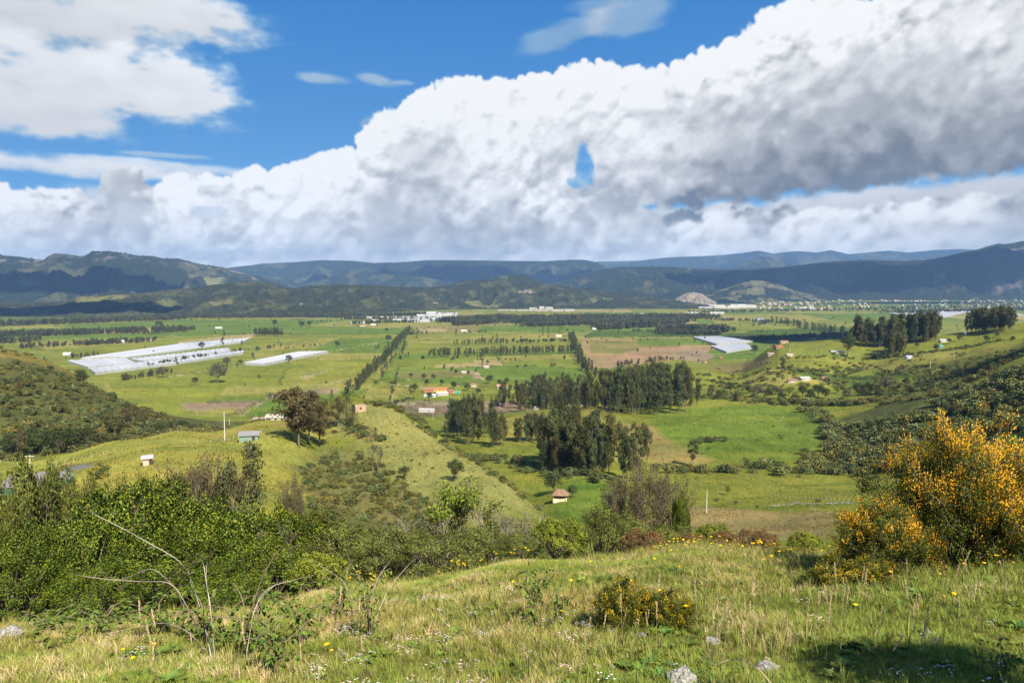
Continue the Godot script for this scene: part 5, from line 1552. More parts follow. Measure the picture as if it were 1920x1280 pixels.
func build_tussocks() -> void:
	var c := Shape.new()
	for k in 9:
		var a := rnd(0, TAU)
		var b := Vector3(cos(a), 0, sin(a))
		var along := (b * rnd(0.3, 0.9) + Vector3(0, 1, 0)).normalized()
		c.leaf(b * 0.2, along * rnd(0.6, 1.1), b.cross(Vector3.UP).rotated(Vector3.UP, rnd(-0.6, 0.6)) * 0.22, (Vector3.UP + b * 0.4).normalized(), Color(1, 1, 1) * rnd(0.85, 1.1), 0.7)
	var mesh := c.done()
	var mm := MultiMesh.new()
	mm.transform_format = MultiMesh.TRANSFORM_3D
	mm.use_colors = true
	mm.mesh = mesh
	var xf := []
	var cs := PackedColorArray()
	var tries := 0
	while xf.size() < 70000 and tries < 400000:
		tries += 1
		var d := exp(rnd(log(75.0), log(640.0)))
		var a := rnd(-0.74, 0.74)
		var x := a * d
		var n := noise_a.get_noise_2d(x * 0.05, d * 0.05) + noise_b.get_noise_2d(x * 0.4, d * 0.4) * 0.4
		if n < rnd(-0.25, 0.35): continue
		var p := Vector3(x, land(x, -d), -d)
		var g := ground_colour(p)
		var s := rnd(0.10, 0.26) * (0.6 + d / 330.0)
		xf.append(Transform3D(Basis(Vector3.UP, rnd(0, TAU)).scaled(Vector3(s * 1.8, s, s * 1.8)), p - Vector3(0, 0.03, 0)))
		var k := rnd(0.7, 1.02)
		var h := rnd(-0.14, 0.14)
		cs.append(Color(g.r * k * (1.0 + h), g.g * k, g.b * k))
	mm.instance_count = xf.size()
	for i in xf.size():
		mm.set_instance_transform(i, xf[i])
		mm.set_instance_color(i, cs[i])
	var o := MultiMeshInstance3D.new()
	o.name = "pasture_tussocks"
	o.multimesh = mm
	o.material_override = M.grass
	o.set_meta("kind", "stuff")
	o.set_meta("label", "grass tussocks roughening the pastures and slopes")
	add_child(o)

# ---------------------------------------------------------------- the knoll: bushes, brambles, grass, flowers, stones
func spot(px: float, d: float) -> Vector3:
	var x := (px - 960.0) / FOC * d / (cos(PITCH) - 0.27 * sin(PITCH))
	return Vector3(x, land(x, -d), -d)

func sight(px: float, py: float, d: float) -> Vector3:
	var r := ray(px, py)
	return Vector3(r.x / r.z * d, EYE + r.y / r.z * d, -d)

func branchwork(t: Shape, base: Vector3, dir: Vector3, length: float, rad: float, depth: int, c: Color, tips: Array, spread: float, up: float) -> void:
	var mid := base + dir * length * 0.5 + rdir() * length * 0.07
	var tip := base + dir * length + rdir() * length * 0.1
	t.tube([base, mid, tip], [rad, rad * 0.82, rad * 0.62], 4, c)
	if depth == 0:
		tips.append([tip, dir])
		return
	if depth == 1: tips.append([mid, dir])
	for k in rng.randi_range(2, 3):
		var d := (dir + rdir() * spread + Vector3(0, up, 0)).normalized()
		branchwork(t, mid.lerp(tip, rnd(0.25, 1.0)), d, length * rnd(0.6, 0.85), rad * 0.62, depth - 1, c, tips, spread, up)

func leafy_bush(w: float, h: float, leaves: int, size: float, wide: float, tint: Color, tip: Color, tip_share: float, dome := 0.9, soft := 0.4) -> Node3D:
	# a dense bush: stems from the root, boughs, and leaves held by the outer twigs
	var o := Node3D.new()
	o.name = "bush"
	var t := Shape.new()
	var c := Shape.new()
	var n := 46
	var heart := Vector3(0, h * 0.3, 0)
	for k in n:
		var a := k * 2.399 + rnd(-0.3, 0.3)
		var u := sqrt((k + 0.5) / n)
		var top := h * (0.36 + 0.58 * sqrt(maxf(0.0, 1.0 - u * u * dome))) * rnd(0.82, 1.06)
		var p := Vector3(cos(a) * u * w * 0.44, top, sin(a) * u * w * 0.44)
		if rng.randf() < 0.3: p.y *= rnd(0.35, 0.8)
		var q := Vector3(p.x * 0.55, p.y * 0.5, p.z * 0.55) + rdir() * w * 0.03
		t.tube([Vector3(rnd(-1, 1) * w * 0.04, -0.25, rnd(-1, 1) * w * 0.04), q, p], [h * 0.014, h * 0.009, h * 0.003], 4, Color(0.16, 0.13, 0.10))
		var r := w * rnd(0.07, 0.135)
		var tone := rnd(0.66, 1.34)
		for s in 5:
			var dd := (rdir() + Vector3(0, 0.35, 0)).normalized()
			var e := p + dd * r * rnd(0.4, 0.95)
			t.tube([p, e], [h * 0.003, h * 0.0012], 3, Color(0.16, 0.13, 0.10))
			# a spray of leaves round each twig end
			for m in leaves / (n * 5):
				var d2 := rdir()
				var at := e + d2 * r * 0.55 * pow(rng.randf(), 0.5)
				var out := ((at - heart).normalized() * 0.8 + d2 * 0.6).normalized()
				var along := (rdir() * 0.9 + out * 0.5 + Vector3(0, 0.15, 0)).normalized() * size * rnd(0.65, 1.3)
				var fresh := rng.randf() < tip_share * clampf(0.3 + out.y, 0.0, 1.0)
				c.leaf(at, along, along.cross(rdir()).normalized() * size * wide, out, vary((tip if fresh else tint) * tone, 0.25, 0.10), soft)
	part("stem", t.done(), M.bark, o)
	part("foliage", c.done(), M.gloss, o)
	return o

func orange_bush(w: float, h: float, stems: int, leaves: int, size: float, dull := 0.2, shoot := Color(0.58, 0.325, 0.020)) -> Node3D:
	# upright twigs crowded with small leaves, dark green inside and orange at the growing ends
	var o := Node3D.new()
	o.name = "bush"
	var t := Shape.new()
	var c := Shape.new()
	var f := Shape.new()
	var tips := []
	for k in stems:
		var a := k * 2.399 + rnd(-0.3, 0.3)
		var u := sqrt((k + 0.4) / stems)
		var lean := u * 0.95 * w / (h * 2.0)
		branchwork(t, Vector3(cos(a), 0, sin(a)) * u * w * 0.14 - Vector3(0, 0.12, 0), Vector3(cos(a) * lean, 1.0 - u * 0.22, sin(a) * lean).normalized(), h * rnd(0.30, 0.44) * (1.0 - u * 0.15), h * 0.008, 3, Color(0.17, 0.145, 0.11), tips, 0.62, 0.18)
	for k in stems / 2:
		# low skirts down to the grass
		var a := k * 2.399 + 1.0
		branchwork(t, Vector3(cos(a), 0, sin(a)) * w * 0.2 - Vector3(0, 0.05, 0), Vector3(cos(a) * 1.0, 0.75, sin(a) * 1.0).normalized(), h * rnd(0.14, 0.22), h * 0.006, 2, Color(0.17, 0.145, 0.11), tips, 0.7, 0.05)
	var each := maxi(4, leaves / tips.size())
	for tp in tips:
		var p: Vector3 = tp[0]
		var dir: Vector3 = (tp[1] + Vector3(0, 0.4, 0)).normalized()
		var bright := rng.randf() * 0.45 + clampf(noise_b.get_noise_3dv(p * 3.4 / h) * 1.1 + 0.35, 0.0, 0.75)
		var reach := h * rnd(0.055, 0.09)
		t.tube([p, p + dir * reach * 1.6], [h * 0.003, h * 0.001], 3, Color(0.2, 0.16, 0.11))
		for m in each:
			var v := rng.randf()
			var d2 := rdir()
			var at := p + dir * reach * (v * 2.1 - 1.0) + d2 * reach * 0.62
			var out := (d2 * 0.7 + (p - Vector3(0, h * 0.3, 0)).normalized() * 0.6).normalized()
			var along := (dir * 0.8 + d2 * 0.8).normalized() * size * rnd(0.7, 1.3)
			var side := along.cross(rdir()).normalized() * size * 0.3
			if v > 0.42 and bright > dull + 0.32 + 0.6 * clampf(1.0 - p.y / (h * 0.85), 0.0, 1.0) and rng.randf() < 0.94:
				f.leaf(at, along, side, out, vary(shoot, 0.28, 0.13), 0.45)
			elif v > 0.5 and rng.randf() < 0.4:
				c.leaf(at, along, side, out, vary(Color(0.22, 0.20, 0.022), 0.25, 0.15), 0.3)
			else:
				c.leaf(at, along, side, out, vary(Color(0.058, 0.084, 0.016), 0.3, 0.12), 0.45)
	part("stem", t.done(), M.bark, o)
	part("foliage", c.done(), M.gloss, o)
	part("orange_shoots", f.done(), M.gloss, o)
	return o

func bramble(h: float, stems: int, per: int, size: float, tint: Color) -> Node3D:
	# arching canes with hanging pointed leaves
	var o := Node3D.new()
	o.name = "bramble"
	var t := Shape.new()
	var c := Shape.new()
	for k in stems:
		var a := TAU * k / stems + rnd(-0.5, 0.5)
		var reach := h * rnd(0.25, 0.8)
		var tall := h * rnd(0.55, 1.0)
		var pts := []
		for i in 7:
			var u := i / 6.0
			pts.append(Vector3(cos(a) * reach * u * u, tall * (1.0 - (1.0 - u) * (1.0 - u)) - 0.08 - 0.18 * tall * maxf(0.0, u - 0.7), sin(a) * reach * u * u) + rdir() * 0.02 * h)
		t.tube(pts, [0.008, 0.0075, 0.007, 0.006, 0.005, 0.004, 0.002], 5, Color(0.22, 0.17, 0.115))
		for m in per:
			var u := rnd(0.2, 1.0) * 6.0
			var i := mini(5, int(u))
			var p: Vector3 = pts[i].lerp(pts[i + 1], u - i)
			var d := (rdir() * Vector3(1, 0.4, 1)).normalized()
			var e := p + d * size * rnd(0.4, 1.1)
			t.tube([p, e], [0.0025, 0.0015], 3, Color(0.16, 0.19, 0.07))
			var along := (d + Vector3(0, rnd(-0.9, 0.15), 0)).normalized() * size * rnd(0.7, 1.25)
			var side := along.cross(Vector3(rnd(-0.3, 0.3), 1, rnd(-0.3, 0.3))).normalized() * size * 0.30
			broad_leaf(c, e, along, side, vary(tint, 0.3, 0.14))
	part("cane", t.done(), M.bark, o)
	part("foliage", c.done(), M.gloss, o)
	return o

func broad_leaf(s: Shape, base: Vector3, along: Vector3, side: Vector3, c: Color) -> void:
	# a leaf with a midrib fold, six points
	var n := along.cross(side).normalized()
	if n.y < 0.0:
		n = -n
		side = -side
	var k := s.pos.size()
	var fold := n * side.length() * 0.45
	var droop := Vector3(0, -0.12, 0) * along.length()
	var p := [base, base + along * 0.33 - side + fold, base + along * 0.72 - side * 0.7 + fold + droop * 0.5, base + along + droop, base + along * 0.72 + side * 0.7 + fold + droop * 0.5, base + along * 0.33 + side + fold]
	for i in 6:
		s.pos.append(p[i])
		var tilt := 0.0 if i % 3 == 0 else (0.4 if i > 3 else -0.4)
		s.nrm.append((n - side.normalized() * tilt).normalized())
		s.col.append(c)
	for tri in [[0, 2, 1], [0, 3, 2], [0, 4, 3], [0, 5, 4]]:
		for q in tri: s.idx.append(k + q)

func make_near_bushes() -> void:
	protos.dark = []
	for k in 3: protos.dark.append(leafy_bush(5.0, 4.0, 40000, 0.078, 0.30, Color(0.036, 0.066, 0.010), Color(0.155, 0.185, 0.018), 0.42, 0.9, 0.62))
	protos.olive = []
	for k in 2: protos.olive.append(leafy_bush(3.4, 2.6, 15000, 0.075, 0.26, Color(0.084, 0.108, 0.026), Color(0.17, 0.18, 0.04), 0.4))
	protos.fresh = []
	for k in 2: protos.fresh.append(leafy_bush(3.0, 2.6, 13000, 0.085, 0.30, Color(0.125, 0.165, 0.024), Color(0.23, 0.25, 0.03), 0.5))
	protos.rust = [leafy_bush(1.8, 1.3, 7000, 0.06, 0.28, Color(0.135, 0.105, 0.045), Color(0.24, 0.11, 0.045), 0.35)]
	protos.twiggy = []
	for k in 2: protos.twiggy.append(make_thin_tree(4.2, 5200, Color(0.125, 0.135, 0.060), Color(0.30, 0.27, 0.22), 5, 0.075))
	protos.open = [make_thin_tree(5.0, 5200, Color(0.15, 0.20, 0.032), Color(0.24, 0.20, 0.15), 3, 0.13)]
	protos.slim = []
	for k in 3: protos.slim.append(make_eucalyptus(9.0, 0.8, 0.34, 1500, vary(Color(0.092, 0.096, 0.044), 0.1, 0.1), 0.14))
	protos.brownbare = []
	for k in 2: protos.brownbare.append(make_thin_tree(9.0, 7000, Color(0.105, 0.090, 0.050), Color(0.17, 0.135, 0.10), 6, 0.17))

func bush(kind: String, px: float, d: float, top: float, wide: float, unit: Vector2, called: String, label: String, category := "bush", group := "") -> Node3D:
	# top: photo row of its top; wide: photo columns it spans
	var at := spot(px, d)
	var h: float = sight(px, top, d).y - at.y
	var w := wide / FOC * d
	var o := plant(proto(kind), called, label, category, group, at, Vector3(w / unit.x, h / unit.y, w / unit.x), rnd(0, TAU))
	return o

func build_near_bushes() -> void:
	var D := Vector2(5.0, 4.0)
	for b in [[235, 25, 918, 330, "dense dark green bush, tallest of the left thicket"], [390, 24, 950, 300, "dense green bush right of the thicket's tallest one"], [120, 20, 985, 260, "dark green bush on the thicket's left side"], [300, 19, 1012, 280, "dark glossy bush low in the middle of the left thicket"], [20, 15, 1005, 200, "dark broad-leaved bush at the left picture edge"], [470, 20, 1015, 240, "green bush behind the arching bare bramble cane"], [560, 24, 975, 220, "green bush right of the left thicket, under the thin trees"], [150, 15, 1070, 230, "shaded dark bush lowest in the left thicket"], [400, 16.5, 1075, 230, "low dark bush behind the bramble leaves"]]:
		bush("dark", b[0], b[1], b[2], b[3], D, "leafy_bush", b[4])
	var O := Vector2(3.4, 2.6)
	for b in [[45, 32, 905, 190, "olive shrub at the left edge below the barn roof"], [105, 34, 900, 130, "olive shrub in front of the grey barn roof"], [160, 36, 905, 120, "olive shrub right of the grey barn roof"], [10, 24, 935, 120, "olive shrub at the left edge above the dark bush"], [255, 45, 895, 85, "grey-green shrub left on the pasture's lower edge"], [318, 42, 925, 60, "small grey-green shrub beside the left thicket top"], [640, 22, 1000, 170, "olive shrub left of the twiggy thicket"], [735, 21, 1005, 170, "olive shrub under the light green open tree"], [820, 20, 1005, 190, "dense olive shrub in the middle thicket"], [905, 21, 1002, 170, "olive shrub right in the middle thicket"], [1125, 26, 962, 130, "olive shrub right of the bright round bush"], [1175, 27, 968, 120, "olive shrub below the brown leafless trees"], [1255, 28, 985, 110, "olive shrub right of the brown leafless trees"], [690, 26, 985, 110, "olive shrub rising behind the middle thicket"], [970, 20, 1008, 120, "olive shrub beside the bright round bush"]]:
		bush("olive", b[0], b[1], b[2], b[3], O, "olive_shrub", b[4])
	var F := Vector2(3.0, 2.6)
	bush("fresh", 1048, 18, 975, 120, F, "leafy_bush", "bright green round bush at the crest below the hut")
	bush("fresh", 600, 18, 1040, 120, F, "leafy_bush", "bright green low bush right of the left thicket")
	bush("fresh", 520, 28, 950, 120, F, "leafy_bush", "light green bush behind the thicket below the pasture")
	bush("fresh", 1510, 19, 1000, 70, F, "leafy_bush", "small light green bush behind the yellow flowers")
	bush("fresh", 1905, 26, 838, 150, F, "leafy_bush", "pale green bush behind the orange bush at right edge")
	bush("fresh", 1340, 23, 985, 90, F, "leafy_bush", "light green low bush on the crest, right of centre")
	for b in [[1220, 21, 1000, 70], [1300, 20, 1003, 60], [1360, 19, 1000, 70], [1435, 19, 998, 60], [1190, 22, 998, 60], [1400, 21, 995, 50]]:
		bush("rust", b[0], b[1], b[2], b[3], Vector2(1.8, 1.3), "rust_shrub", "low reddish-brown shrub along the crest behind yellow flowers", "bush", "reddish shrubs along the crest")
	var T := Vector2(3.2, 4.0)
	for b in [[800, 24, 952, 150, "grey twiggy bush left of the light green open tree"], [950, 24, 945, 130, "grey twiggy bush with pale stems, right of the open tree"], [1000, 25, 970, 90, "low grey twiggy bush beside the bright round bush"], [740, 26, 965, 100, "thin twiggy bush at the left of the middle thicket"], [500, 23, 985, 90, "dead-looking grey twiggy bush in the left thicket"]]:
		bush("twiggy", b[0], b[1], b[2], b[3], T, "twiggy_bush", b[4])
	bush("open", 860, 25, 884, 130, Vector2(3.6, 4.7), "sapling_tree", "light green open-branched tree rising above the middle thicket", "tree")
	for b in [[1192, 62, 878, 96, "brown half-leafless tree clump, left stem"], [1236, 64, 882, 92, "brown half-leafless tree clump, right stem"], [1168, 66, 908, 60, "low brown tree at the left of the leafless clump"]]:
		bush("brownbare", b[0], b[1], b[2], b[3], Vector2(6.5, 8.6), "brown_tree", b[4], "tree")
	bush("dark", 1275, 60, 930, 45, D, "leafy_bush", "dark green pointed bush right of the brown leafless trees")
	for b in [[395, 75, 852, 90, "brownbare", "purple-grey nearly bare tree in front of the pasture"], [437, 72, 872, 70, "slim", "slim grey-green tree in the middle of the three"], [466, 74, 828, 80, "slim", "tallest slim tree, in front of the small house"], [545, 70, 900, 40, "brownbare", "short bare brown tree below the spur's scrub"]]:
		bush(b[4], b[0], b[1], b[2], b[3], Vector2(5.0, 8.6), "slim_tree", b[5], "tree")
	# a bush just out of the picture that shades the lower right corner
	plant(protos.dark[0], "leafy_bush", "dark bush beside the viewer, out of the picture, shading the lower right corner", "bush", "", Vector3(5.6, land(5.6, -1.9), -1.9), Vector3(0.86, 0.84, 0.74), 1.0)
	# orange shoots
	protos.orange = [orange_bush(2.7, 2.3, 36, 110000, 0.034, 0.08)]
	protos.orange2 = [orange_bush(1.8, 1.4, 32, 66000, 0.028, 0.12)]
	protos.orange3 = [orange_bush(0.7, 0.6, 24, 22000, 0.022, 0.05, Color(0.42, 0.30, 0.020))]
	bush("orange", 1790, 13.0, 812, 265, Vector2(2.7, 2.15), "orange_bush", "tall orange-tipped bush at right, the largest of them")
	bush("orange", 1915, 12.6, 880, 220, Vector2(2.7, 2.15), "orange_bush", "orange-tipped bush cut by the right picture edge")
	bush("orange2", 1660, 12.4, 925, 190, Vector2(1.9, 1.32), "orange_bush", "dark orange-tipped bush leaning left of the tallest one")
	bush("orange3", 1570, 11.4, 1035, 110, Vector2(0.75, 0.56), "orange_bush", "low orange-green bush at the foot of the dark one")
	bush("orange3", 1640, 11.2, 1040, 100, Vector2(0.75, 0.56), "orange_bush", "low orange-green bush in front of the tallest one")
	bush("orange3", 1172, 8.6, 1075, 108, Vector2(0.75, 0.56), "orange_bush", "small orange-green bush alone in the grass, left half")
	bush("orange3", 1258, 8.4, 1098, 88, Vector2(0.75, 0.56), "orange_bush", "small orange-green bush alone in the grass, right half")
	# brambles
	protos.bramble = []
	for k in 3: protos.bramble.append(bramble(0.8, 8, 15, 0.070, Color(0.115, 0.170, 0.028)))
	for b in [[470, 8.2, 1075, 210, "leafy bramble in the middle of the arching canes"], [380, 8.8, 1090, 190, "leafy bramble left of the dark upright cane"], [290, 9.2, 1110, 190, "leafy bramble under the long bare cane"], [180, 9.6, 1125, 190, "leafy bramble on the left edge of the grass"], [80, 9.8, 1135, 170, "leafy bramble at the far left"], [560, 8.6, 1075, 170, "leafy bramble right of the dark upright cane"], [690, 8.6, 1055, 100, "upright leafy bramble with drooping leaves"], [510, 7.2, 1130, 160, "leafy bramble nearest to the viewer"], [1000, 9.0, 1030, 120, "slender leafy sapling in the middle of the grass"], [1045, 8.8, 1075, 90, "low leafy sapling beside the small orange bush"], [640, 10.0, 1060, 120, "leafy bramble behind the upright one"], [1890, 5.7, 1180, 130, "dark leafy weed in the shaded corner"]]:
		bush("bramble", b[0], b[1], b[2], b[3], Vector2(0.95, 0.78), "bramble", b[4], "bramble")
	# bare canes and fallen twigs
	cane([[155, 950], [180, 966], [232, 992], [290, 1024], [335, 1052], [356, 1085], [372, 1130], [384, 1180], [390, 1200]], 8.6, 0.011, Color(0.42, 0.38, 0.32), "long pale bare cane arching to the upper left")
	cane([[130, 1075], [175, 1083], [250, 1090], [315, 1093], [345, 1128], [368, 1178], [376, 1202]], 8.4, 0.010, Color(0.40, 0.33, 0.27), "low bare cane reaching left at half height")
	cane([[180, 1065], [214, 1086], [246, 1080], [280, 1067], [308, 1082], [336, 1120], [352, 1165], [358, 1200]], 8.5, 0.008, Color(0.38, 0.32, 0.26), "wavy bare cane above the low one")
	cane([[366, 1034], [380, 1056], [386, 1090], [392, 1128], [398, 1180], [402, 1206]], 8.2, 0.008, Color(0.46, 0.41, 0.34), "short pale upright cane left of the dark one")
	cane([[398, 1040], [388, 1056], [386, 1090], [393, 1130], [400, 1206]], 8.2, 0.005, Color(0.46, 0.41, 0.34), "tiny fork on top of the short pale cane")
	cane([[582, 992], [535, 1018], [498, 1068], [475, 1130], [458, 1188], [452, 1212]], 8.0, 0.013, Color(0.13, 0.095, 0.07), "dark upright cane leaning to the right")
	cane([[612, 1071], [560, 1085], [505, 1102], [478, 1140], [466, 1200]], 8.1, 0.007, Color(0.42, 0.36, 0.29), "pale cane lying to the right of the dark one")
	cane([[158, 1198], [225, 1182], [300, 1168], [340, 1178], [368, 1200], [380, 1222]], 7.9, 0.006, Color(0.42, 0.37, 0.28), "thin pale cane bowed over the grass at left")
	cane([[806, 1029], [775, 1050], [735, 1096], [712, 1140], [702, 1175]], 9.4, 0.006, Color(0.46, 0.41, 0.33), "pale twig sticking up right of the upright bramble")
	cane([[753, 1016], [732, 1050], [708, 1085], [696, 1130], [692, 1178]], 9.2, 0.006, Color(0.45, 0.40, 0.32), "pale twig sticking up behind the upright bramble")
	cane([[640, 1010], [655, 1050], [676, 1090], [684, 1135], [686, 1178]], 9.2, 0.004, Color(0.40, 0.36, 0.28), "thin twig left of the upright bramble")
	cane([[570, 1048], [610, 1066], [645, 1092], [662, 1130], [668, 1172]], 9.4, 0.005, Color(0.42, 0.37, 0.3), "thin pale twig behind the brambles")
	cane([[1340, 1248], [1362, 1238], [1385, 1236], [1410, 1246], [1430, 1262]], 6.1, 0.008, Color(0.40, 0.30, 0.22), "fallen bent twig beside the lichen stone")
	cane([[991, 1272], [991, 1232]], 5.7, 0.006, Color(0.035, 0.04, 0.02), "dark thin spike standing at the bottom edge")

func cane(pixels: Array, d: float, rad: float, c: Color, label: String) -> void:
	var t := Shape.new()
	var pts := []
	var rr := []
	var n := pixels.size()
	var base := sight(pixels[n - 1][0], pixels[n - 1][1], d)
	for i in n:
		var far := d + 0.35 * sin(i * 1.3)
		pts.append(sight(pixels[i][0], pixels[i][1], far) - base)
		rr.append(rad * 0.72 * (0.35 + 0.65 * i / (n - 1.0)))
	var last: Vector3 = pts[n - 1] + base
	# the foot goes into the ground
	var run: Vector3 = (pts[n - 1] - pts[n - 2]).normalized()
	run = (run + Vector3(0, -0.35, 0)).normalized()
	var foot := last
	for k in 60:
		if foot.y < land(foot.x, foot.z) - 0.04: break
		foot += run * 0.02
	if foot.y > land(foot.x, foot.z): foot.y = land(foot.x, foot.z) - 0.04
	pts.append(foot - base)
	rr.append(rad * 0.75)
	var smooth := []
	var srad := []
	for i in pts.size() - 1:
		for k in 4:
			var u := k / 4.0
			var p0: Vector3 = pts[maxi(0, i - 1)]
			var p3: Vector3 = pts[mini(pts.size() - 1, i + 2)]
			smooth.append((pts[i] as Vector3).cubic_interpolate(pts[i + 1], p0, p3, u) + rdir() * rad * 0.25)
			srad.append(lerpf(rr[i], rr[i + 1], u))
	smooth.append(pts[-1]); srad.append(rr[-1])
	t.tube(smooth, srad, 6, c, 0.5)
	for k in int(n * 1.5):
		var i := rng.randi_range(1, smooth.size() - 6)
		var p: Vector3 = smooth[i]
		t.tube([p, p + (rdir() + Vector3(0, 0.4, 0)).normalized() * rnd(0.03, 0.10)], [srad[i] * 0.5, 0.001], 3, c)
	var o := MeshInstance3D.new()
	o.name = numbered("dry_cane")
	o.mesh = t.done()
	o.material_override = M.bark
	add_child(o)
	o.position = base
	tag(o, label, "cane")

func grass_tuft(blades: int, spread: float, droop: float, width: float, tip: float) -> Mesh:
	var s := Shape.new()
	for k in blades:
		var a := rnd(0, TAU)
		var b := Vector3(cos(a), 0, sin(a))
		var base := b * spread * rnd(0, 1)
		var l := rnd(0.55, 1.0)
		var lean := rnd(0.1, 1.0) * droop
		var side := b.cross(Vector3.UP).rotated(Vector3.UP, rnd(-0.8, 0.8)) * width * rnd(0.7, 1.2)
		var c := Color(1, 1, 1) * rnd(0.7, 1.15)
		if rng.randf() < 0.22: c = Color(1.5, 1.12, 1.7) * rnd(0.8, 1.15)
		var k0 := s.pos.size()
		var pts := []
		for i in 4:
			var u := i / 3.0
			pts.append(base + Vector3(0, l * u * (1.0 - 0.35 * lean * u), 0) + b * l * lean * u * u * 0.75)
		for i in 4:
			var u := i / 3.0
			var w := (1.0 - u * tip) * (1.0 if i < 3 else 0.1)
			var run: Vector3 = pts[mini(3, i + 1)] - pts[maxi(0, i - 1)]
			var n := side.cross(run).normalized()
			s.pos.append(pts[i] - side * w); s.pos.append(pts[i] + side * w)
			s.nrm.append(n); s.nrm.append(n)
			s.col.append(c); s.col.append(c)
		for i in 3:
			var q := k0 + i * 2
			for v in [0, 2, 1, 1, 2, 3]: s.idx.append(q + v)
	return s.done()

func build_grass() -> void:
	var kinds := [
		["grass", grass_tuft(13, 0.20, 1.1, 0.020, 0.6), 98000, Vector2(0.05, 0.125), Color(0.265, 0.305, 0.060), 0.0, "short green grass covering the knoll"],
		["long_grass", grass_tuft(11, 0.10, 0.7, 0.013, 0.6), 9000, Vector2(0.14, 0.32), Color(0.250, 0.280, 0.068), 0.1, "longer green grass standing in the knoll's turf"],
		["dry_grass", grass_tuft(10, 0.18, 1.1, 0.016, 0.6), 23000, Vector2(0.06, 0.16), Color(0.46, 0.39, 0.20), -0.05, "dry straw-coloured grass mixed into the knoll's turf"],
	]
	for g in kinds:
		var mm := MultiMesh.new()
		mm.transform_format = MultiMesh.TRANSFORM_3D
		mm.use_colors = true
		mm.mesh = g[1]
		var xf := []
		var cs := PackedColorArray()
		var tries := 0
		while xf.size() < g[2] and tries < g[2] * 5:
			tries += 1
			var d := lerpf(4.0, 21.0, pow(rng.randf(), 0.85))
			var a := rnd(-0.86, 0.86)
			if rng.randf() > (d / 21.0) * 0.55 + 0.45: continue
			var x := a * d
			var n := noise_b.get_noise_2d(x * 0.45, d * 0.45 + 30.0)
			var n2 := noise_b.get_noise_2d(x * 0.16 + 9.0, d * 0.16)
			# green and lush to the lower right, strawy along the crest and in patches
			var dry := n * 0.9 + n2 * 0.8 - a * 0.25 + (d - 9.0) * 0.02
			if g[0] == "dry_grass" and dry < rnd(-0.25, 0.35): continue
			if g[0] == "long_grass" and n2 - a * -0.45 < rnd(-0.35, 0.4): continue
			var s: float = rnd(g[3].x, g[3].y) * (1.0 + n * 0.4)
			var b := Basis(Vector3.UP, rnd(0, TAU)).scaled(Vector3(s * 1.15, s, s * 1.15))
			xf.append(Transform3D(b, Vector3(x, land(x, -d) - 0.01, -d)))
			var c: Color = g[4]
			var k := rnd(0.75, 1.25)
			var h := clampf(dry, -0.4, 0.8) * 0.35 + rnd(-0.08, 0.08)
			cs.append(Color(c.r * k * (1.0 + h), c.g * k * (1.0 + h * 0.25), c.b * k * (1.0 + h * 0.8)))
		mm.instance_count = xf.size()
		for i in xf.size():
			mm.set_instance_transform(i, xf[i])
			mm.set_instance_color(i, cs[i])
		var o := MultiMeshInstance3D.new()
		o.name = g[0]
		o.multimesh = mm
		o.material_override = M.grass
		o.set_meta("kind", "stuff")
		o.set_meta("label", g[6])
		add_child(o)

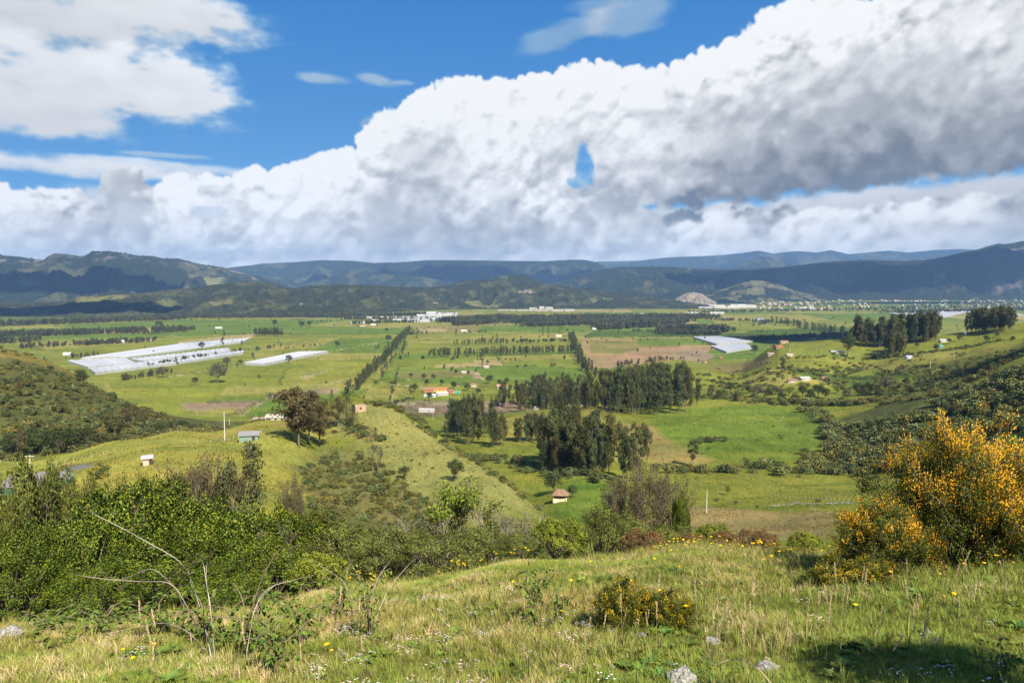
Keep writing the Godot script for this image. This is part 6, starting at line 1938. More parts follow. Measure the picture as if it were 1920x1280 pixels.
func build_flowers() -> void:
	var f := Node3D.new()
	f.name = "flower"
	var s := Shape.new()
	s.tube([Vector3(0, -0.02, 0), Vector3(0.01, 0.12, 0.0), Vector3(0.0, 0.25, 0.01)], [0.0022, 0.002, 0.0016], 4, Color(0.13, 0.17, 0.04))
	part("stem", s.done(), M.tint, f)
	var p := Shape.new()
	for ring in 2:
		for k in 11:
			var a := TAU * (k + ring * 0.5) / 11.0
			var d := Vector3(cos(a), 0.25 + ring * 0.35, sin(a)).normalized()
			p.leaf(Vector3(0, 0.25, 0.01), d * (0.021 - ring * 0.005), d.cross(Vector3.UP).normalized() * 0.004, Vector3.UP, vary(Color(0.85, 0.55, 0.01), 0.12, 0.06), 0.7)
	part("petals", p.done(), M.tint, f)
	protos.flower = [f]
	var n := 0
	for g in [[650, 1010, 12.5, 17.0, 34, "yellow flower along the crest left of the bright bush", "yellow flowers left on the crest"], [1230, 1570, 13.0, 18.5, 92, "yellow flower in the thick band along the crest", "yellow flowers in the crest band"], [960, 1300, 8.0, 14.0, 16, "yellow flower scattered in the middle of the grass", "yellow flowers in the middle grass"], [1560, 1900, 8.0, 12.0, 14, "yellow flower in the grass before the orange bushes", "yellow flowers before the orange bushes"], [60, 640, 6.5, 9.0, 6, "yellow flower among the brambles at left", "yellow flowers among the brambles"]]:
		for k in g[4]:
			var at := spot(rnd(g[0], g[1]), rnd(g[2], g[3]))
			var s2 := rnd(0.9, 1.5)
			plant(protos.flower[0], "yellow_flower", g[5], "flower", g[6], at, Vector3(s2 * 1.15, s2, s2 * 1.15), rnd(0, TAU)).rotation = Vector3(rnd(0.0, 0.35), rnd(0, TAU), rnd(-0.2, 0.2))
	# low green herbs in the turf
	var hb := Shape.new()
	for k in 14:
		var a := k * 2.4
		var d := Vector3(cos(a), rnd(0.25, 0.9), sin(a)).normalized()
		broad_leaf(hb, Vector3(0, 0.01, 0), d * rnd(0.05, 0.11), d.cross(Vector3.UP).normalized() * 0.016, vary(Color(0.11, 0.16, 0.03), 0.3, 0.12))
	var hp := []
	for k in 1500:
		var at := spot(rnd(0, 1920), rnd(5.0, 14.0))
		if noise_b.get_noise_2d(at.x * 0.5 + 40.0, at.z * 0.5) > 0.0: hp.append([at, rnd(0.7, 1.5)])
	many("turf_herbs", hb.done(), M.gloss, hp, "low broad-leaved herbs growing in the turf", 1.0)
	# tiny pale blossoms in the turf
	var b := Shape.new()
	for k in 7:
		var c := Vector3(rnd(-0.06, 0.06), rnd(0.05, 0.11), rnd(-0.06, 0.06))
		for m in 4: b.leaf(c, Vector3(cos(m * 1.57), 0.3, sin(m * 1.57)) * 0.008, Vector3(-sin(m * 1.57), 0, cos(m * 1.57)) * 0.004, Vector3.UP, vary(Color(0.62, 0.50, 0.52), 0.15, 0.05), 0.6)
	var places := []
	for k in 420:
		var at := spot(rnd(560, 1200) if k < 300 else rnd(100, 1900), rnd(5.2, 11.0))
		if noise_b.get_noise_2d(at.x * 0.8, at.z * 0.8) > -0.05: places.append([at, rnd(0.8, 1.4)])
	many("tiny_blossoms", b.done(), M.tint, places, "tiny pale pink blossoms sprinkled in the turf", 1.0)
	# dry seed stalks
	var st := []
	for v in 3:
		var o := Node3D.new()
		o.name = "stalk"
		var t := Shape.new()
		var lean := Vector3(rnd(-0.12, 0.12), 0, rnd(-0.1, 0.1))
		t.tube([Vector3(0, -0.03, 0), Vector3(0, 0.25, 0) + lean * 0.3, Vector3(0, 0.5, 0) + lean], [0.0032, 0.0026, 0.0018], 4, Color(0.40, 0.31, 0.17))
		part("stem", t.done(), M.tint, o)
		var e := Shape.new()
		for k in 150:
			var u := rng.randf()
			var at := Vector3(0, 0.44 + u * 0.22, 0) + lean * (0.9 + u * 0.5)
			var d := (rdir() * Vector3(1, 0.3, 1) + Vector3(0, 1.4, 0)).normalized()
			e.leaf(at, d * rnd(0.018, 0.036), d.cross(rdir()).normalized() * 0.0032, (rdir() + Vector3.UP * 0.4).normalized(), vary(Color(0.58, 0.46, 0.28), 0.2, 0.06), 0.3)
		part("seed_head", e.done(), M.tint, o)
		st.append(o)
	protos.stalk = st
	for g in [[1330, 1560, 6.0, 9.2, 44, "dry tan seed stalk in the cluster right of the stones", "dry stalks right of the stones"], [1560, 1915, 5.6, 10.0, 36, "dry seed stalk in the long grass at lower right", "dry stalks at lower right"], [1080, 1320, 6.0, 9.0, 12, "dry seed stalk near the small orange bush", "dry stalks near the small orange bush"], [250, 1000, 5.6, 9.0, 16, "thin dry seed stalk in the left grass", "dry stalks in the left grass"]]:
		for k in g[4]:
			var o := plant(proto("stalk"), "seed_stalk", g[5], "grass stalk", g[6], spot(rnd(g[0], g[1]), rnd(g[2], g[3])), Vector3(0.8, 1, 0.8) * rnd(0.5, 1.0), rnd(0, TAU))
			o.rotation.z = rnd(-0.2, 0.2)

func rock_mesh(seed_: float, flat: float) -> Mesh:
	var pos := PackedVector3Array()
	var nrm := PackedVector3Array()
	var col := PackedColorArray()
	var idx := PackedInt32Array()
	var nu := 40
	var nv := 24
	for j in nv + 1:
		for i in nu:
			var v := PI * j / nv
			var u := TAU * i / nu
			var d := Vector3(sin(v) * cos(u), cos(v), sin(v) * sin(u))
			var r := 1.0 + noise_b.get_noise_3dv(d * 0.9 + Vector3.ONE * seed_) * 0.5 + noise_a.get_noise_3dv(d * 2.4 + Vector3.ONE * seed_) * 0.26
			pos.append(Vector3(d.x * r, d.y * r * flat, d.z * r))
			nrm.append(d)
			var g := noise_a.get_noise_3dv(d * 5.0 + Vector3.ONE * seed_)
			var c := Color(0.20, 0.195, 0.175).lerp(Color(0.46, 0.46, 0.43), smoothstep(-0.2, 0.2, g))
			col.append(c * (1.0 + noise_b.get_noise_3dv(d * 14.0) * 0.5))
	for j in nv:
		for i in nu:
			var a := j * nu + i
			var b := j * nu + (i + 1) % nu
			for q in [a, b, a + nu, b, b + nu, a + nu]: idx.append(q)
	for k in range(0, idx.size(), 3):
		pass
	# normals from the faces
	var acc := PackedVector3Array()
	acc.resize(pos.size())
	for k in range(0, idx.size(), 3):
		var n := (pos[idx[k + 1]] - pos[idx[k]]).cross(pos[idx[k + 2]] - pos[idx[k]])
		for q in 3: acc[idx[k + q]] += n
	for k in acc.size():
		var n := acc[k].normalized()
		nrm[k] = n if n.dot(pos[k]) > 0.0 else -n
	# face order: clockwise from outside
	for k in range(0, idx.size(), 3):
		var n := (pos[idx[k + 1]] - pos[idx[k]]).cross(pos[idx[k + 2]] - pos[idx[k]])
		if n.dot(pos[idx[k]]) > 0.0:
			var t := idx[k + 1]
			idx[k + 1] = idx[k + 2]
			idx[k + 2] = t
	return mesh_of(pos, nrm, col, idx)

func build_stones() -> void:
	for r in [[1282, 6.15, 0.150, 0.75, "lichen-whitened stone, largest, at the bottom of the grass"], [1447, 6.9, 0.145, 0.42, "flat whitish stone right of the largest one"], [1340, 7.9, 0.10, 0.45, "small white stone behind the largest one"], [1411, 8.1, 0.055, 0.5, "smallest white stone beside a yellow flower"], [4, 9.0, 0.17, 0.8, "white stone at the left picture edge"], [1207, 8.1, 0.05, 0.6, "pale pebble at the foot of the small orange bush"]]:
		var o := MeshInstance3D.new()
		o.name = numbered("stone")
		o.mesh = rock_mesh(r[0] * 0.37, r[3])
		o.material_override = M.stone
		add_child(o)
		var at := spot(r[0], r[1])
		o.position = at + Vector3(0, r[2] * r[3] * 0.22, 0)
		o.scale = Vector3.ONE * r[2] * 0.8
		o.rotation.y = r[0]
		tag(o, r[4], "stone")

# ---------------------------------------------------------------- houses, sheds, greenhouses, poles, fences
func gable(called: String, label: String, at: Vector3, turn: float, w: float, d: float, eave: float, ridge: float, wall: Color, roof: Color, over := 0.35, windows := 2, door := true, group := "", category := "house") -> Node3D:
	# w along x with the ridge, d along z
	var o := thing(called, label, category, at, turn, group)
	var s := Shape.new()
	s.box(Vector3(-w / 2, -1.0, -d / 2), Vector3(w / 2, eave, d / 2), wall)
	for e in [-1.0, 1.0]:
		var a := Vector3(e * w / 2, eave, -d / 2)
		var b := Vector3(e * w / 2, ridge - 0.06, 0)
		var c := Vector3(e * w / 2, eave, d / 2)
		if e > 0: s.tri(c, b, a, wall)
		else: s.tri(a, b, c, wall)
	part("wall", s.done(), M.tint, o)
	var r := Shape.new()
	var drop := (ridge - eave) / (d / 2.0) * over
	for e in [-1.0, 1.0]:
		var p0 := Vector3(-w / 2 - over, ridge, 0)
		var p1 := Vector3(w / 2 + over, ridge, 0)
		var p2 := Vector3(w / 2 + over, eave - drop, e * (d / 2 + over))
		var p3 := Vector3(-w / 2 - over, eave - drop, e * (d / 2 + over))
		var k := Vector3(0, 0.10, 0)
		if e > 0:
			r.quad(p0 + k, p1 + k, p2 + k, p3 + k, roof); r.quad(p3, p2, p1, p0, roof); r.quad(p3 + k, p2 + k, p2, p3, roof)
		else:
			r.quad(p3 + k, p2 + k, p1 + k, p0 + k, roof); r.quad(p0, p1, p2, p3, roof); r.quad(p3, p2, p2 + k, p3 + k, roof)
		for side in [-1.0, 1.0]:
			var q0 := p0 if side < 0 else p1
			var q1 := p3 if side < 0 else p2
			if (side > 0) == (e > 0): r.quad(q0 + k, q0, q1, q1 + k, roof * 0.9)
			else: r.quad(q1 + k, q1, q0, q0 + k, roof * 0.9)
	part("roof", r.done(), M.tint, o)
	for i in windows:
		var x := -w / 2 + w * (i + 0.5) / windows + (w * 0.06 if door else 0.0)
		var m := Shape.new()
		m.box(Vector3(x - 0.45, eave * 0.42, d / 2 - 0.05), Vector3(x + 0.45, eave * 0.80, d / 2 + 0.03), Color(0.05, 0.055, 0.06))
		part("window", m.done(), M.pane, o)
	if door:
		var m := Shape.new()
		m.box(Vector3(-w / 2 + 0.35, 0.0, d / 2 - 0.04), Vector3(-w / 2 + 1.25, eave * 0.82, d / 2 + 0.04), Color(0.10, 0.07, 0.05))
		part("door", m.done(), M.tint, o)
	return o

func mono(called: String, label: String, at: Vector3, turn: float, w: float, d: float, low: float, high: float, wall: Color, roof: Color, group := "", category := "shed") -> Node3D:
	# a single slope of roof, high side to the back
	var o := thing(called, label, category, at, turn, group)
	var s := Shape.new()
	s.box(Vector3(-w / 2, -0.8, -d / 2), Vector3(w / 2, low - 0.02, d / 2), wall)
	s.box(Vector3(-w / 2 + 0.02, low - 0.02, -d / 2), Vector3(w / 2 - 0.02, high - 0.05, -d / 2 + 0.1), wall)
	for e in [-1.0, 1.0]:
		var a := Vector3(e * w / 2, low - 0.02, -d / 2)
		var b := Vector3(e * w / 2, high - 0.05, -d / 2)
		var c := Vector3(e * w / 2, low - 0.02, d / 2)
		if e > 0: s.tri(c, b, a, wall)
		else: s.tri(a, b, c, wall)
	part("wall", s.done(), M.tint, o)
	var r := Shape.new()
	var v := 0.4
	var k := Vector3(0, 0.08, 0)
	var p0 := Vector3(-w / 2 - v, high + 0.08, -d / 2 - v)
	var p1 := Vector3(w / 2 + v, high + 0.08, -d / 2 - v)
	var p2 := Vector3(w / 2 + v, low - 0.08, d / 2 + v)
	var p3 := Vector3(-w / 2 - v, low - 0.08, d / 2 + v)
	r.quad(p0 + k, p1 + k, p2 + k, p3 + k, roof); r.quad(p3, p2, p1, p0, roof * 0.7)
	r.quad(p3 + k, p2 + k, p2, p3, roof); r.quad(p2 + k, p1 + k, p1, p2, roof); r.quad(p0 + k, p3 + k, p3, p0, roof); r.quad(p1 + k, p0 + k, p0, p1, roof)
	part("roof", r.done(), M.metal_roof, o)
	var m := Shape.new()
	m.box(Vector3(w * 0.18, 0.0, d / 2 - 0.04), Vector3(w * 0.18 + 0.85, low * 0.85, d / 2 + 0.04), Color(0.06, 0.05, 0.045))
	part("door", m.done(), M.tint, o)
	return o

func hut() -> void:
	var o := thing("thatched_hut", "small cream hut with brown thatched hipped roof on green pasture", "hut", hit(1051, 939, 250.0) + Vector3(0, 0.7, 0), -0.10)
	var s := Shape.new()
	var cream := Color(0.62, 0.56, 0.42)
	s.box(Vector3(-2.6, -1.0, -2.0), Vector3(2.2, 2.3, -0.4), Color(0.30, 0.20, 0.16))
	part("back_room", s.done(), M.tint, o)
	s = Shape.new()
	s.box(Vector3(-2.7, -1.2, 1.05), Vector3(1.9, 0.95, 1.3), cream)
	part("parapet", s.done(), M.tint, o)
	for x in [-2.75, 2.35]:
		var p := Shape.new()
		p.box(Vector3(x - 0.28, -1.2, 0.9), Vector3(x + 0.28, 2.4, 1.42), cream)
		part("pillar", p.done(), M.tint, o)
	var r := Shape.new()
	var n := 64
	# a thick thatch: rings of straw from the eaves to a short ridge
	var rows := 7
	var ring := []
	for j in rows + 1:
		var u := j / float(rows)
		for i in n:
			var a := TAU * i / n
			var hx := lerpf(3.7, 1.3, pow(u, 0.85))
			var hz := lerpf(2.7, 0.05, pow(u, 0.95))
			var cx := signf(cos(a)) * pow(absf(cos(a)), 0.45) * hx
			var cz := signf(sin(a)) * pow(absf(sin(a)), 0.45) * hz
			ring.append(Vector3(cx + rnd(-0.07, 0.07), 2.25 + u * 2.1 - (0.12 if j == 0 else 0.0) + rnd(-0.06, 0.06), cz + rnd(-0.05, 0.05)))
	for j in rows:
		for i in n:
			var a: Vector3 = ring[j * n + i]
			var b: Vector3 = ring[j * n + (i + 1) % n]
			var c: Vector3 = ring[(j + 1) * n + (i + 1) % n]
			var d: Vector3 = ring[(j + 1) * n + i]
			var col := vary(Color(0.215, 0.145, 0.100), 0.3, 0.06)
			r.quad(a, d, c, b, col)
			r.quad(b, c, d, a, col)
	for i in n:
		var a: Vector3 = ring[i]
		var b: Vector3 = ring[(i + 1) % n]
		r.quad(a, b, b * Vector3(0.86, 1, 0.84) - Vector3(0, 0.2, 0), a * Vector3(0.86, 1, 0.84) - Vector3(0, 0.2, 0), Color(0.16, 0.11, 0.08))
	part("thatch_roof", r.done(), M.tint, o)

func greenhouse(corners: Array, label: String, tall := 4.0) -> void:
	# plastic-covered bays side by side; corners on the valley floor: near left, far left, far right, near right
	var q := []
	for c in corners: q.append(flat_hit(c[0], c[1]))
	var mid: Vector3 = (q[0] + q[1] + q[2] + q[3]) / 4.0
	var o := thing("greenhouse", label, "greenhouse", mid, 0.0, "plastic greenhouses")
	var ground := land(mid.x, mid.z)
	o.position.y = ground
	var r := Shape.new()
	var w := Shape.new()
	var len_x: float = maxf((q[3] - q[0]).length(), (q[2] - q[1]).length())
	var bays := clampi(int(len_x / 14.0), 3, 60)
	for i in bays:
		var u0 := i / float(bays)
		var u1 := (i + 1) / float(bays)
		var um := (u0 + u1) * 0.5
		var tone := rnd(0.86, 1.0)
		var deep := maxi(1, int((q[1] - q[0]).length() / 90.0))
		for j in deep:
			var v0 := j / float(deep)
			var v1 := (j + 1) / float(deep)
			var c := Color(0.47, 0.485, 0.515) * tone * rnd(0.93, 1.05)
			var pt := func(u: float, v: float, y: float) -> Vector3:
				var a: Vector3 = q[0].lerp(q[3], u)
				var b: Vector3 = q[1].lerp(q[2], u)
				var p: Vector3 = a.lerp(b, v)
				return Vector3(p.x - mid.x, y, p.z - mid.z)
			var up: float = tall + 1.6
			r.quad(pt.call(u0, v0, tall), pt.call(u0, v1, tall), pt.call(um, v1, up), pt.call(um, v0, up), c)
			r.quad(pt.call(um, v0, up), pt.call(um, v1, up), pt.call(u1, v1, tall), pt.call(u1, v0, tall), c)
			if j == 0:
				w.quad(pt.call(u0, 0.0, -1.5), pt.call(u0, 0.0, tall), pt.call(u1, 0.0, tall), pt.call(u1, 0.0, -1.5), Color(0.36, 0.38, 0.38) * tone)
				w.tri(pt.call(u0, 0.0, tall), pt.call(um, 0.0, up), pt.call(u1, 0.0, tall), Color(0.36, 0.38, 0.38) * tone)
	for e in [0.0, 1.0]:
		var a: Vector3 = q[0].lerp(q[3], e) - mid
		var b: Vector3 = q[1].lerp(q[2], e) - mid
		a.y = -1.5; b.y = -1.5
		var k := Vector3(0, tall + 1.5, 0)
		if e == 0.0: w.quad(b, b + k, a + k, a, Color(0.36, 0.38, 0.39))
		else: w.quad(a, a + k, b + k, b, Color(0.36, 0.38, 0.39))
	part("plastic_roof", r.done(), M.plastic, o)
	part("wall", w.done(), M.plastic, o)

func pole(px: float, py: float, tall: float, from: float, label: String, arm := false, group := "") -> void:
	var o := thing("utility_pole", label, "pole", hit(px, py, from), rnd(-0.3, 0.3), group)
	var s := Shape.new()
	s.tube([Vector3(0, -0.8, 0), Vector3(0, tall * 0.5, 0), Vector3(0.02, tall, 0)], [0.17, 0.15, 0.10], 8, Color(0.62, 0.58, 0.50), 0.1)
	part("shaft", s.done(), M.tint, o)
	var a := Shape.new()
	if arm:
		a.box(Vector3(-1.1, tall - 0.35, -0.06), Vector3(1.1, tall - 0.2, 0.06), Color(0.55, 0.52, 0.46))
		part("crossarm", a.done(), M.tint, o)
	else:
		a.tube([Vector3(0, tall - 0.02, 0), Vector3(0, tall + 0.14, 0)], [0.11, 0.04], 8, Color(0.35, 0.33, 0.3))
		part("cap", a.done(), M.tint, o)

func fence(points: Array, count: int, from: float, label: String, tall := 1.25) -> void:
	var pts := []
	for p in points: pts.append(hit(p[0], p[1], from))
	var total := 0.0
	for i in pts.size() - 1: total += pts[i].distance_to(pts[i + 1])
	var o := thing("wire_fence", label, "fence", pts[0])
	var s := Shape.new()
	s.tube([Vector3(0, -0.4, 0), Vector3(0, tall, 0)], [0.09, 0.075], 6, Color(0.46, 0.41, 0.32))
	var post := s.done()
	var tops := []
	for k in count:
		var t := total * k / (count - 1.0)
		for i in pts.size() - 1:
			var l: float = pts[i].distance_to(pts[i + 1])
			if t <= l or i == pts.size() - 2:
				var p: Vector3 = pts[i].lerp(pts[i + 1], minf(1.0, t / l))
				p.y = land(p.x, p.z)
				var m := part("post", post, M.tint, o)
				m.position = p - pts[0]
				m.rotation.z = rnd(-0.06, 0.06)
				tops.append(p - pts[0])
				break
			t -= l
	for h in [0.45, 0.85, 1.15]:
		var w := Shape.new()
		var line := []
		var rr := []
		for p in tops:
			line.append(p + Vector3(0, h, 0)); rr.append(0.008)
		w.tube(line, rr, 3, Color(0.35, 0.34, 0.32))
		part("wire", w.done(), M.tint, o)

func block(px: float, base: float, wpx: float, hpx: float, d: float, deep: float, wall: Color, roof: Color, called: String, label: String, group := "", category := "building") -> void:
	# a plain hall at a far distance: columns and rows give its size
	var r := ray(px, base)
	var a := r.x / r.z
	var o := thing(called, label, category, Vector3(a * d, land(a * d, -d), -d), rnd(-0.1, 0.1), group)
	var w := wpx / FOC * d
	var h := hpx / FOC * d
	var s := Shape.new()
	s.box(Vector3(-w / 2, -4.0, -deep), Vector3(w / 2, h * 0.8, 0), wall)
	part("wall", s.done(), M.tint, o)
	var f := Shape.new()
	f.quad(Vector3(-w / 2 - 0.5, h * 0.8, 0.5), Vector3(-w / 2 - 0.5, h, -deep / 2), Vector3(w / 2 + 0.5, h, -deep / 2), Vector3(w / 2 + 0.5, h * 0.8, 0.5), roof)
	f.quad(Vector3(w / 2 + 0.5, h * 0.8, -deep - 0.5), Vector3(w / 2 + 0.5, h, -deep / 2), Vector3(-w / 2 - 0.5, h, -deep / 2), Vector3(-w / 2 - 0.5, h * 0.8, -deep - 0.5), roof)
	f.tri(Vector3(-w / 2, h * 0.8, -deep), Vector3(-w / 2, h, -deep / 2), Vector3(-w / 2, h * 0.8, 0), wall)
	f.tri(Vector3(w / 2, h * 0.8, 0), Vector3(w / 2, h, -deep / 2), Vector3(w / 2, h * 0.8, -deep), wall)
	part("roof", f.done(), M.tint, o)

func build_built() -> void:
	hut()
	var white := Color(0.46, 0.45, 0.43)
	var cream := Color(0.50, 0.44, 0.33)
	var brick := Color(0.42, 0.18, 0.10)
	var grey := Color(0.33, 0.33, 0.34)
	var clay := Color(0.25, 0.145, 0.105)
	# on the shoulder
	mono("farm_shed", "long low green and white house with grey sheet roof beside the big eucalyptus", hit(467, 825, 150.0), 0.22, 5.4, 3.0, 1.7, 2.3, Color(0.20, 0.29, 0.24), Color(0.25, 0.25, 0.26), "", "house")
	mono("farm_shed", "tiny pink brick shed with flat roof alone on the pasture", hit(276, 871, 120.0), 0.45, 1.9, 1.9, 1.7, 1.9, Color(0.60, 0.40, 0.32), Color(0.42, 0.42, 0.44))
	mono("barn", "grey sheet roof of a low barn behind the left thicket", hit(62, 922, 60.0), 0.16, 10.0, 6.0, 2.0, 3.2, Color(0.07, 0.15, 0.13), Color(0.20, 0.19, 0.20), "", "barn")
	mono("farm_shed", "small green lean-to at the right end of the barn", hit(122, 908, 60.0), 0.12, 2.4, 2.6, 1.5, 2.0, Color(0.08, 0.22, 0.18), Color(0.16, 0.19, 0.18))
	gable("ruined_wall_house", "tan roofless house at the top of the spur", hit(674, 771, 200.0), 0.5, 4.5, 3.0, 2.4, 2.7, Color(0.40, 0.29, 0.20), Color(0.36, 0.26, 0.19), 0.05, 1, false)
	gable("farmhouse", "grey-brown roofed farmhouse beyond the pasture crest", hit(490, 790, 320.0), 0.2, 15, 8, 2.4, 4.2, Color(0.50, 0.42, 0.34), Color(0.30, 0.22, 0.18), 0.5, 3)
	gable("farmhouse", "white house cluster left of the big eucalyptus, beyond the crest", hit(518, 792, 320.0), 0.0, 8, 5, 2.2, 3.2, cream, Color(0.40, 0.37, 0.33), 0.4, 3)
	# the red-roofed farm
	gable("long_farmhouse", "long yellow building with orange tile roof in mid valley", hit(818, 733, 700.0), 0.12, 30, 8, 3.2, 5.2, Color(0.56, 0.40, 0.12), Color(0.38, 0.16, 0.09), 0.6, 6)
	gable("farmhouse", "red-brick front house left of the long yellow building", hit(803, 735, 700.0), 0.12, 14, 8, 4.0, 6.2, brick, clay, 0.5, 3)
	gable("farmhouse", "white farm building with red band below the yellow one", hit(829, 741, 700.0), 0.2, 16, 8, 3.6, 5.0, white, Color(0.55, 0.50, 0.46), 0.4, 4)
	gable("farmhouse", "small red house with turquoise fence right of the white one", hit(845, 737, 700.0), 0.25, 6, 6, 4.0, 5.6, Color(0.58, 0.13, 0.07), clay, 0.4, 1)
	mono("farm_shed", "turquoise long shed at the right end of the farm", hit(853, 737, 700.0), 0.25, 15, 3, 1.9, 2.4, Color(0.10, 0.36, 0.30), Color(0.16, 0.42, 0.36))
	mono("farm_shed", "pale blue-grey shed in front of the farm", hit(806, 744, 700.0), -0.3, 15, 7, 2.4, 3.6, Color(0.50, 0.58, 0.58), Color(0.55, 0.62, 0.64))
	gable("farmhouse", "pink-roofed house right of the farm beside the wood", hit(941, 727, 700.0), 0.1, 15, 9, 3.2, 5.2, white, Color(0.52, 0.27, 0.23), 0.5, 3)
	gable("farmhouse", "tan house between the trees above the small meadow", hit(888, 725, 700.0), 0.0, 9, 7, 4.0, 5.6, cream, clay, 0.4, 2)
	mono("white_house", "flat white modern house beside the brown field", hit(800, 772, 500.0), -0.12, 18, 7, 3.2, 3.5, white, Color(0.52, 0.5, 0.5), "", "house")
	for g in [[1085, 760, 8, "small white house at the bend of the wood"], [1005, 768, 7, "white cottage among the trees left of the wood"], [912, 690, 9, "grey farm roof by the poplar column"], [870, 700, 8, "grey shed roofs beside the round tree"]]:
		gable("cottage", g[3], hit(g[0], g[1], 500.0), rnd(-0.3, 0.3), g[2], g[2] * 0.7, 2.8, 4.2, white if g[1] > 740 else Color(0.4, 0.38, 0.36), Color(0.5, 0.42, 0.38), 0.4, 2)
	# houses on the right rise
	for g in [[1508, 712, 16, 9, white, Color(0.42, 0.41, 0.40), 0.3, "white farmhouse on the right rise"], [1485, 716, 12, 7, white, clay, -0.1, "white cottage with orange roof left of the white farmhouse"], [1545, 712, 9, 6, Color(0.6, 0.42, 0.34), clay, 0.2, "pink cottage right of the white farmhouse"], [1570, 662, 24, 9, white, Color(0.42, 0.41, 0.40), 0.0, "long white farm shed left of the round tree"], [1480, 668, 12, 8, cream, Color(0.40, 0.34, 0.30), 0.2, "low grey-roofed cottage on the near meadow"], [1445, 666, 11, 8, Color(0.5, 0.36, 0.3), Color(0.30, 0.24, 0.21), 0.0, "dark-roofed cottage in the hedge"], [1460, 652, 15, 9, brick, Color(0.27, 0.14, 0.10), 0.2, "red-roofed house on the green knoll, front one"], [1470, 643, 16, 9, cream, Color(0.30, 0.17, 0.12), 0.1, "red-roofed house on the green knoll, rear one"], [1449, 648, 9, 7, brick, clay, 0.0, "small brick house left of the two red roofs"], [1525, 636, 20, 8, cream, Color(0.48, 0.24, 0.16), 0.0, "far red-roofed house under the dark trees"], [1771, 641, 18, 7, white, Color(0.44, 0.44, 0.44), 0.1, "white barn on the right rise"], [1812, 627, 11, 8, white, Color(0.62, 0.44, 0.38), 0.3, "white house before the round wood"], [1704, 672, 10, 6, Color(0.62, 0.62, 0.72), Color(0.35, 0.36, 0.45), 0.2, "small bluish white house below the tree clump"], [1652, 664, 8, 6, clay, clay, 0.0, "small red-brown hut beside the tree clump"], [1352, 672, 9, 7, Color(0.45, 0.11, 0.07), Color(0.42, 0.15, 0.1), 0.0, "dark red house by the white greenhouses"], [1322, 680, 9, 7, cream, clay, 0.2, "small pink-roofed cottage by the brown field"], [1762, 652, 10, 5, Color(0.12, 0.30, 0.25), Color(0.14, 0.33, 0.28), 0.0, "turquoise shed in the hedge of the right rise"]]:
		gable("cottage", g[7], hit(g[0], g[1], 560.0), g[6], g[2] * 0.68, g[3] * 0.68, 2.2, 3.4, g[4], g[5], 0.4, 2)
	# greenhouses
	greenhouse([[152, 674], [330, 648], [402, 650], [236, 672]], "pale greenhouse sheet, left half of the upper strip")
	greenhouse([[345, 656], [335, 647], [468, 636], [455, 643]], "pale greenhouse sheet, right half of the upper strip")
	greenhouse([[165, 692], [126, 680], [236, 675], [255, 684]], "pale greenhouse sheet at the left end by the hill")
	greenhouse([[270, 680], [245, 676], [428, 655], [432, 661]], "pale greenhouse sheet, middle narrow strip")
	greenhouse([[178, 703], [168, 695], [320, 676], [330, 684]], "pale greenhouse sheet, left half of the lower strip")
	greenhouse([[335, 683], [322, 676], [458, 660], [455, 664]], "pale greenhouse sheet, right half of the lower strip")
	greenhouse([[496, 686], [458, 684], [560, 663], [616, 662]], "single pale greenhouse on the bright green flat")
	greenhouse([[1345, 648], [1300, 634], [1352, 633], [1412, 642]], "white greenhouse left of the red-roofed knoll, rear one")
	greenhouse([[1362, 662], [1334, 651], [1400, 647], [1413, 654]], "white greenhouse left of the red-roofed knoll, front one")
	greenhouse([[1770, 596], [1668, 589], [1720, 581], [1815, 585]], "large grey-white greenhouse before the town")
	greenhouse([[1830, 591], [1812, 585], [1900, 586], [1920, 592]], "grey-white greenhouse at the far right")
	greenhouse([[1118, 574], [1115, 569], [1232, 568], [1232, 574]], "long grey greenhouse at the foot of the far hills")
	greenhouse([[1430, 603], [1412, 601], [1428, 598], [1436, 600]], "small white greenhouse in mid distance")
	# the works at the foot of the hills
	var pale := Color(0.44, 0.46, 0.48)
	for b in [[685, 592, 28, 3.6, 3330, 30], [712, 591, 24, 4, 3320, 30], [738, 591, 24, 4.4, 3300, 30], [764, 590, 28, 5, 3290, 30], [790, 590, 18, 9, 3270, 30], [808, 589, 18, 14, 3260, 40], [824, 588, 12, 9, 3300, 40], [838, 582, 36, 7, 3560, 60], [760, 596, 34, 4, 3140, 30], [792, 596, 30, 5, 3120, 30], [818, 595, 22, 6, 3110, 30], [742, 596, 12, 3.4, 3150, 20], [772, 601, 24, 3.6, 3000, 24], [796, 600, 18, 4, 3010, 24], [662, 603, 14, 4, 2880, 16], [678, 602, 12, 4, 2880, 16], [702, 597, 12, 3, 3100, 16]]:
		block(b[0], b[1], b[2], b[3], b[4], b[5], pale * rnd(0.9, 1.05), Color(0.42, 0.44, 0.47) * rnd(0.8, 1.1), "factory_hall", "pale flat hall of the works below the wooded hills", "halls of the works", "building")
	for b in [[950, 580, 34, 2.2, 4350, 40], [985, 579, 30, 2.6, 4320, 40], [1015, 579, 26, 3, 4300, 40], [1045, 578, 30, 3.4, 4280, 50], [1068, 578, 18, 4, 4260, 40], [1000, 575, 14, 4, 4550, 30], [1016, 575, 10, 6, 4560, 30], [1030, 574, 14, 5, 4570, 30]]:
		block(b[0], b[1], b[2], b[3], b[4], b[5], white * 0.8, white * 0.85, "white_hall", "white hall in the far middle below the hills", "white halls in the far middle", "building")
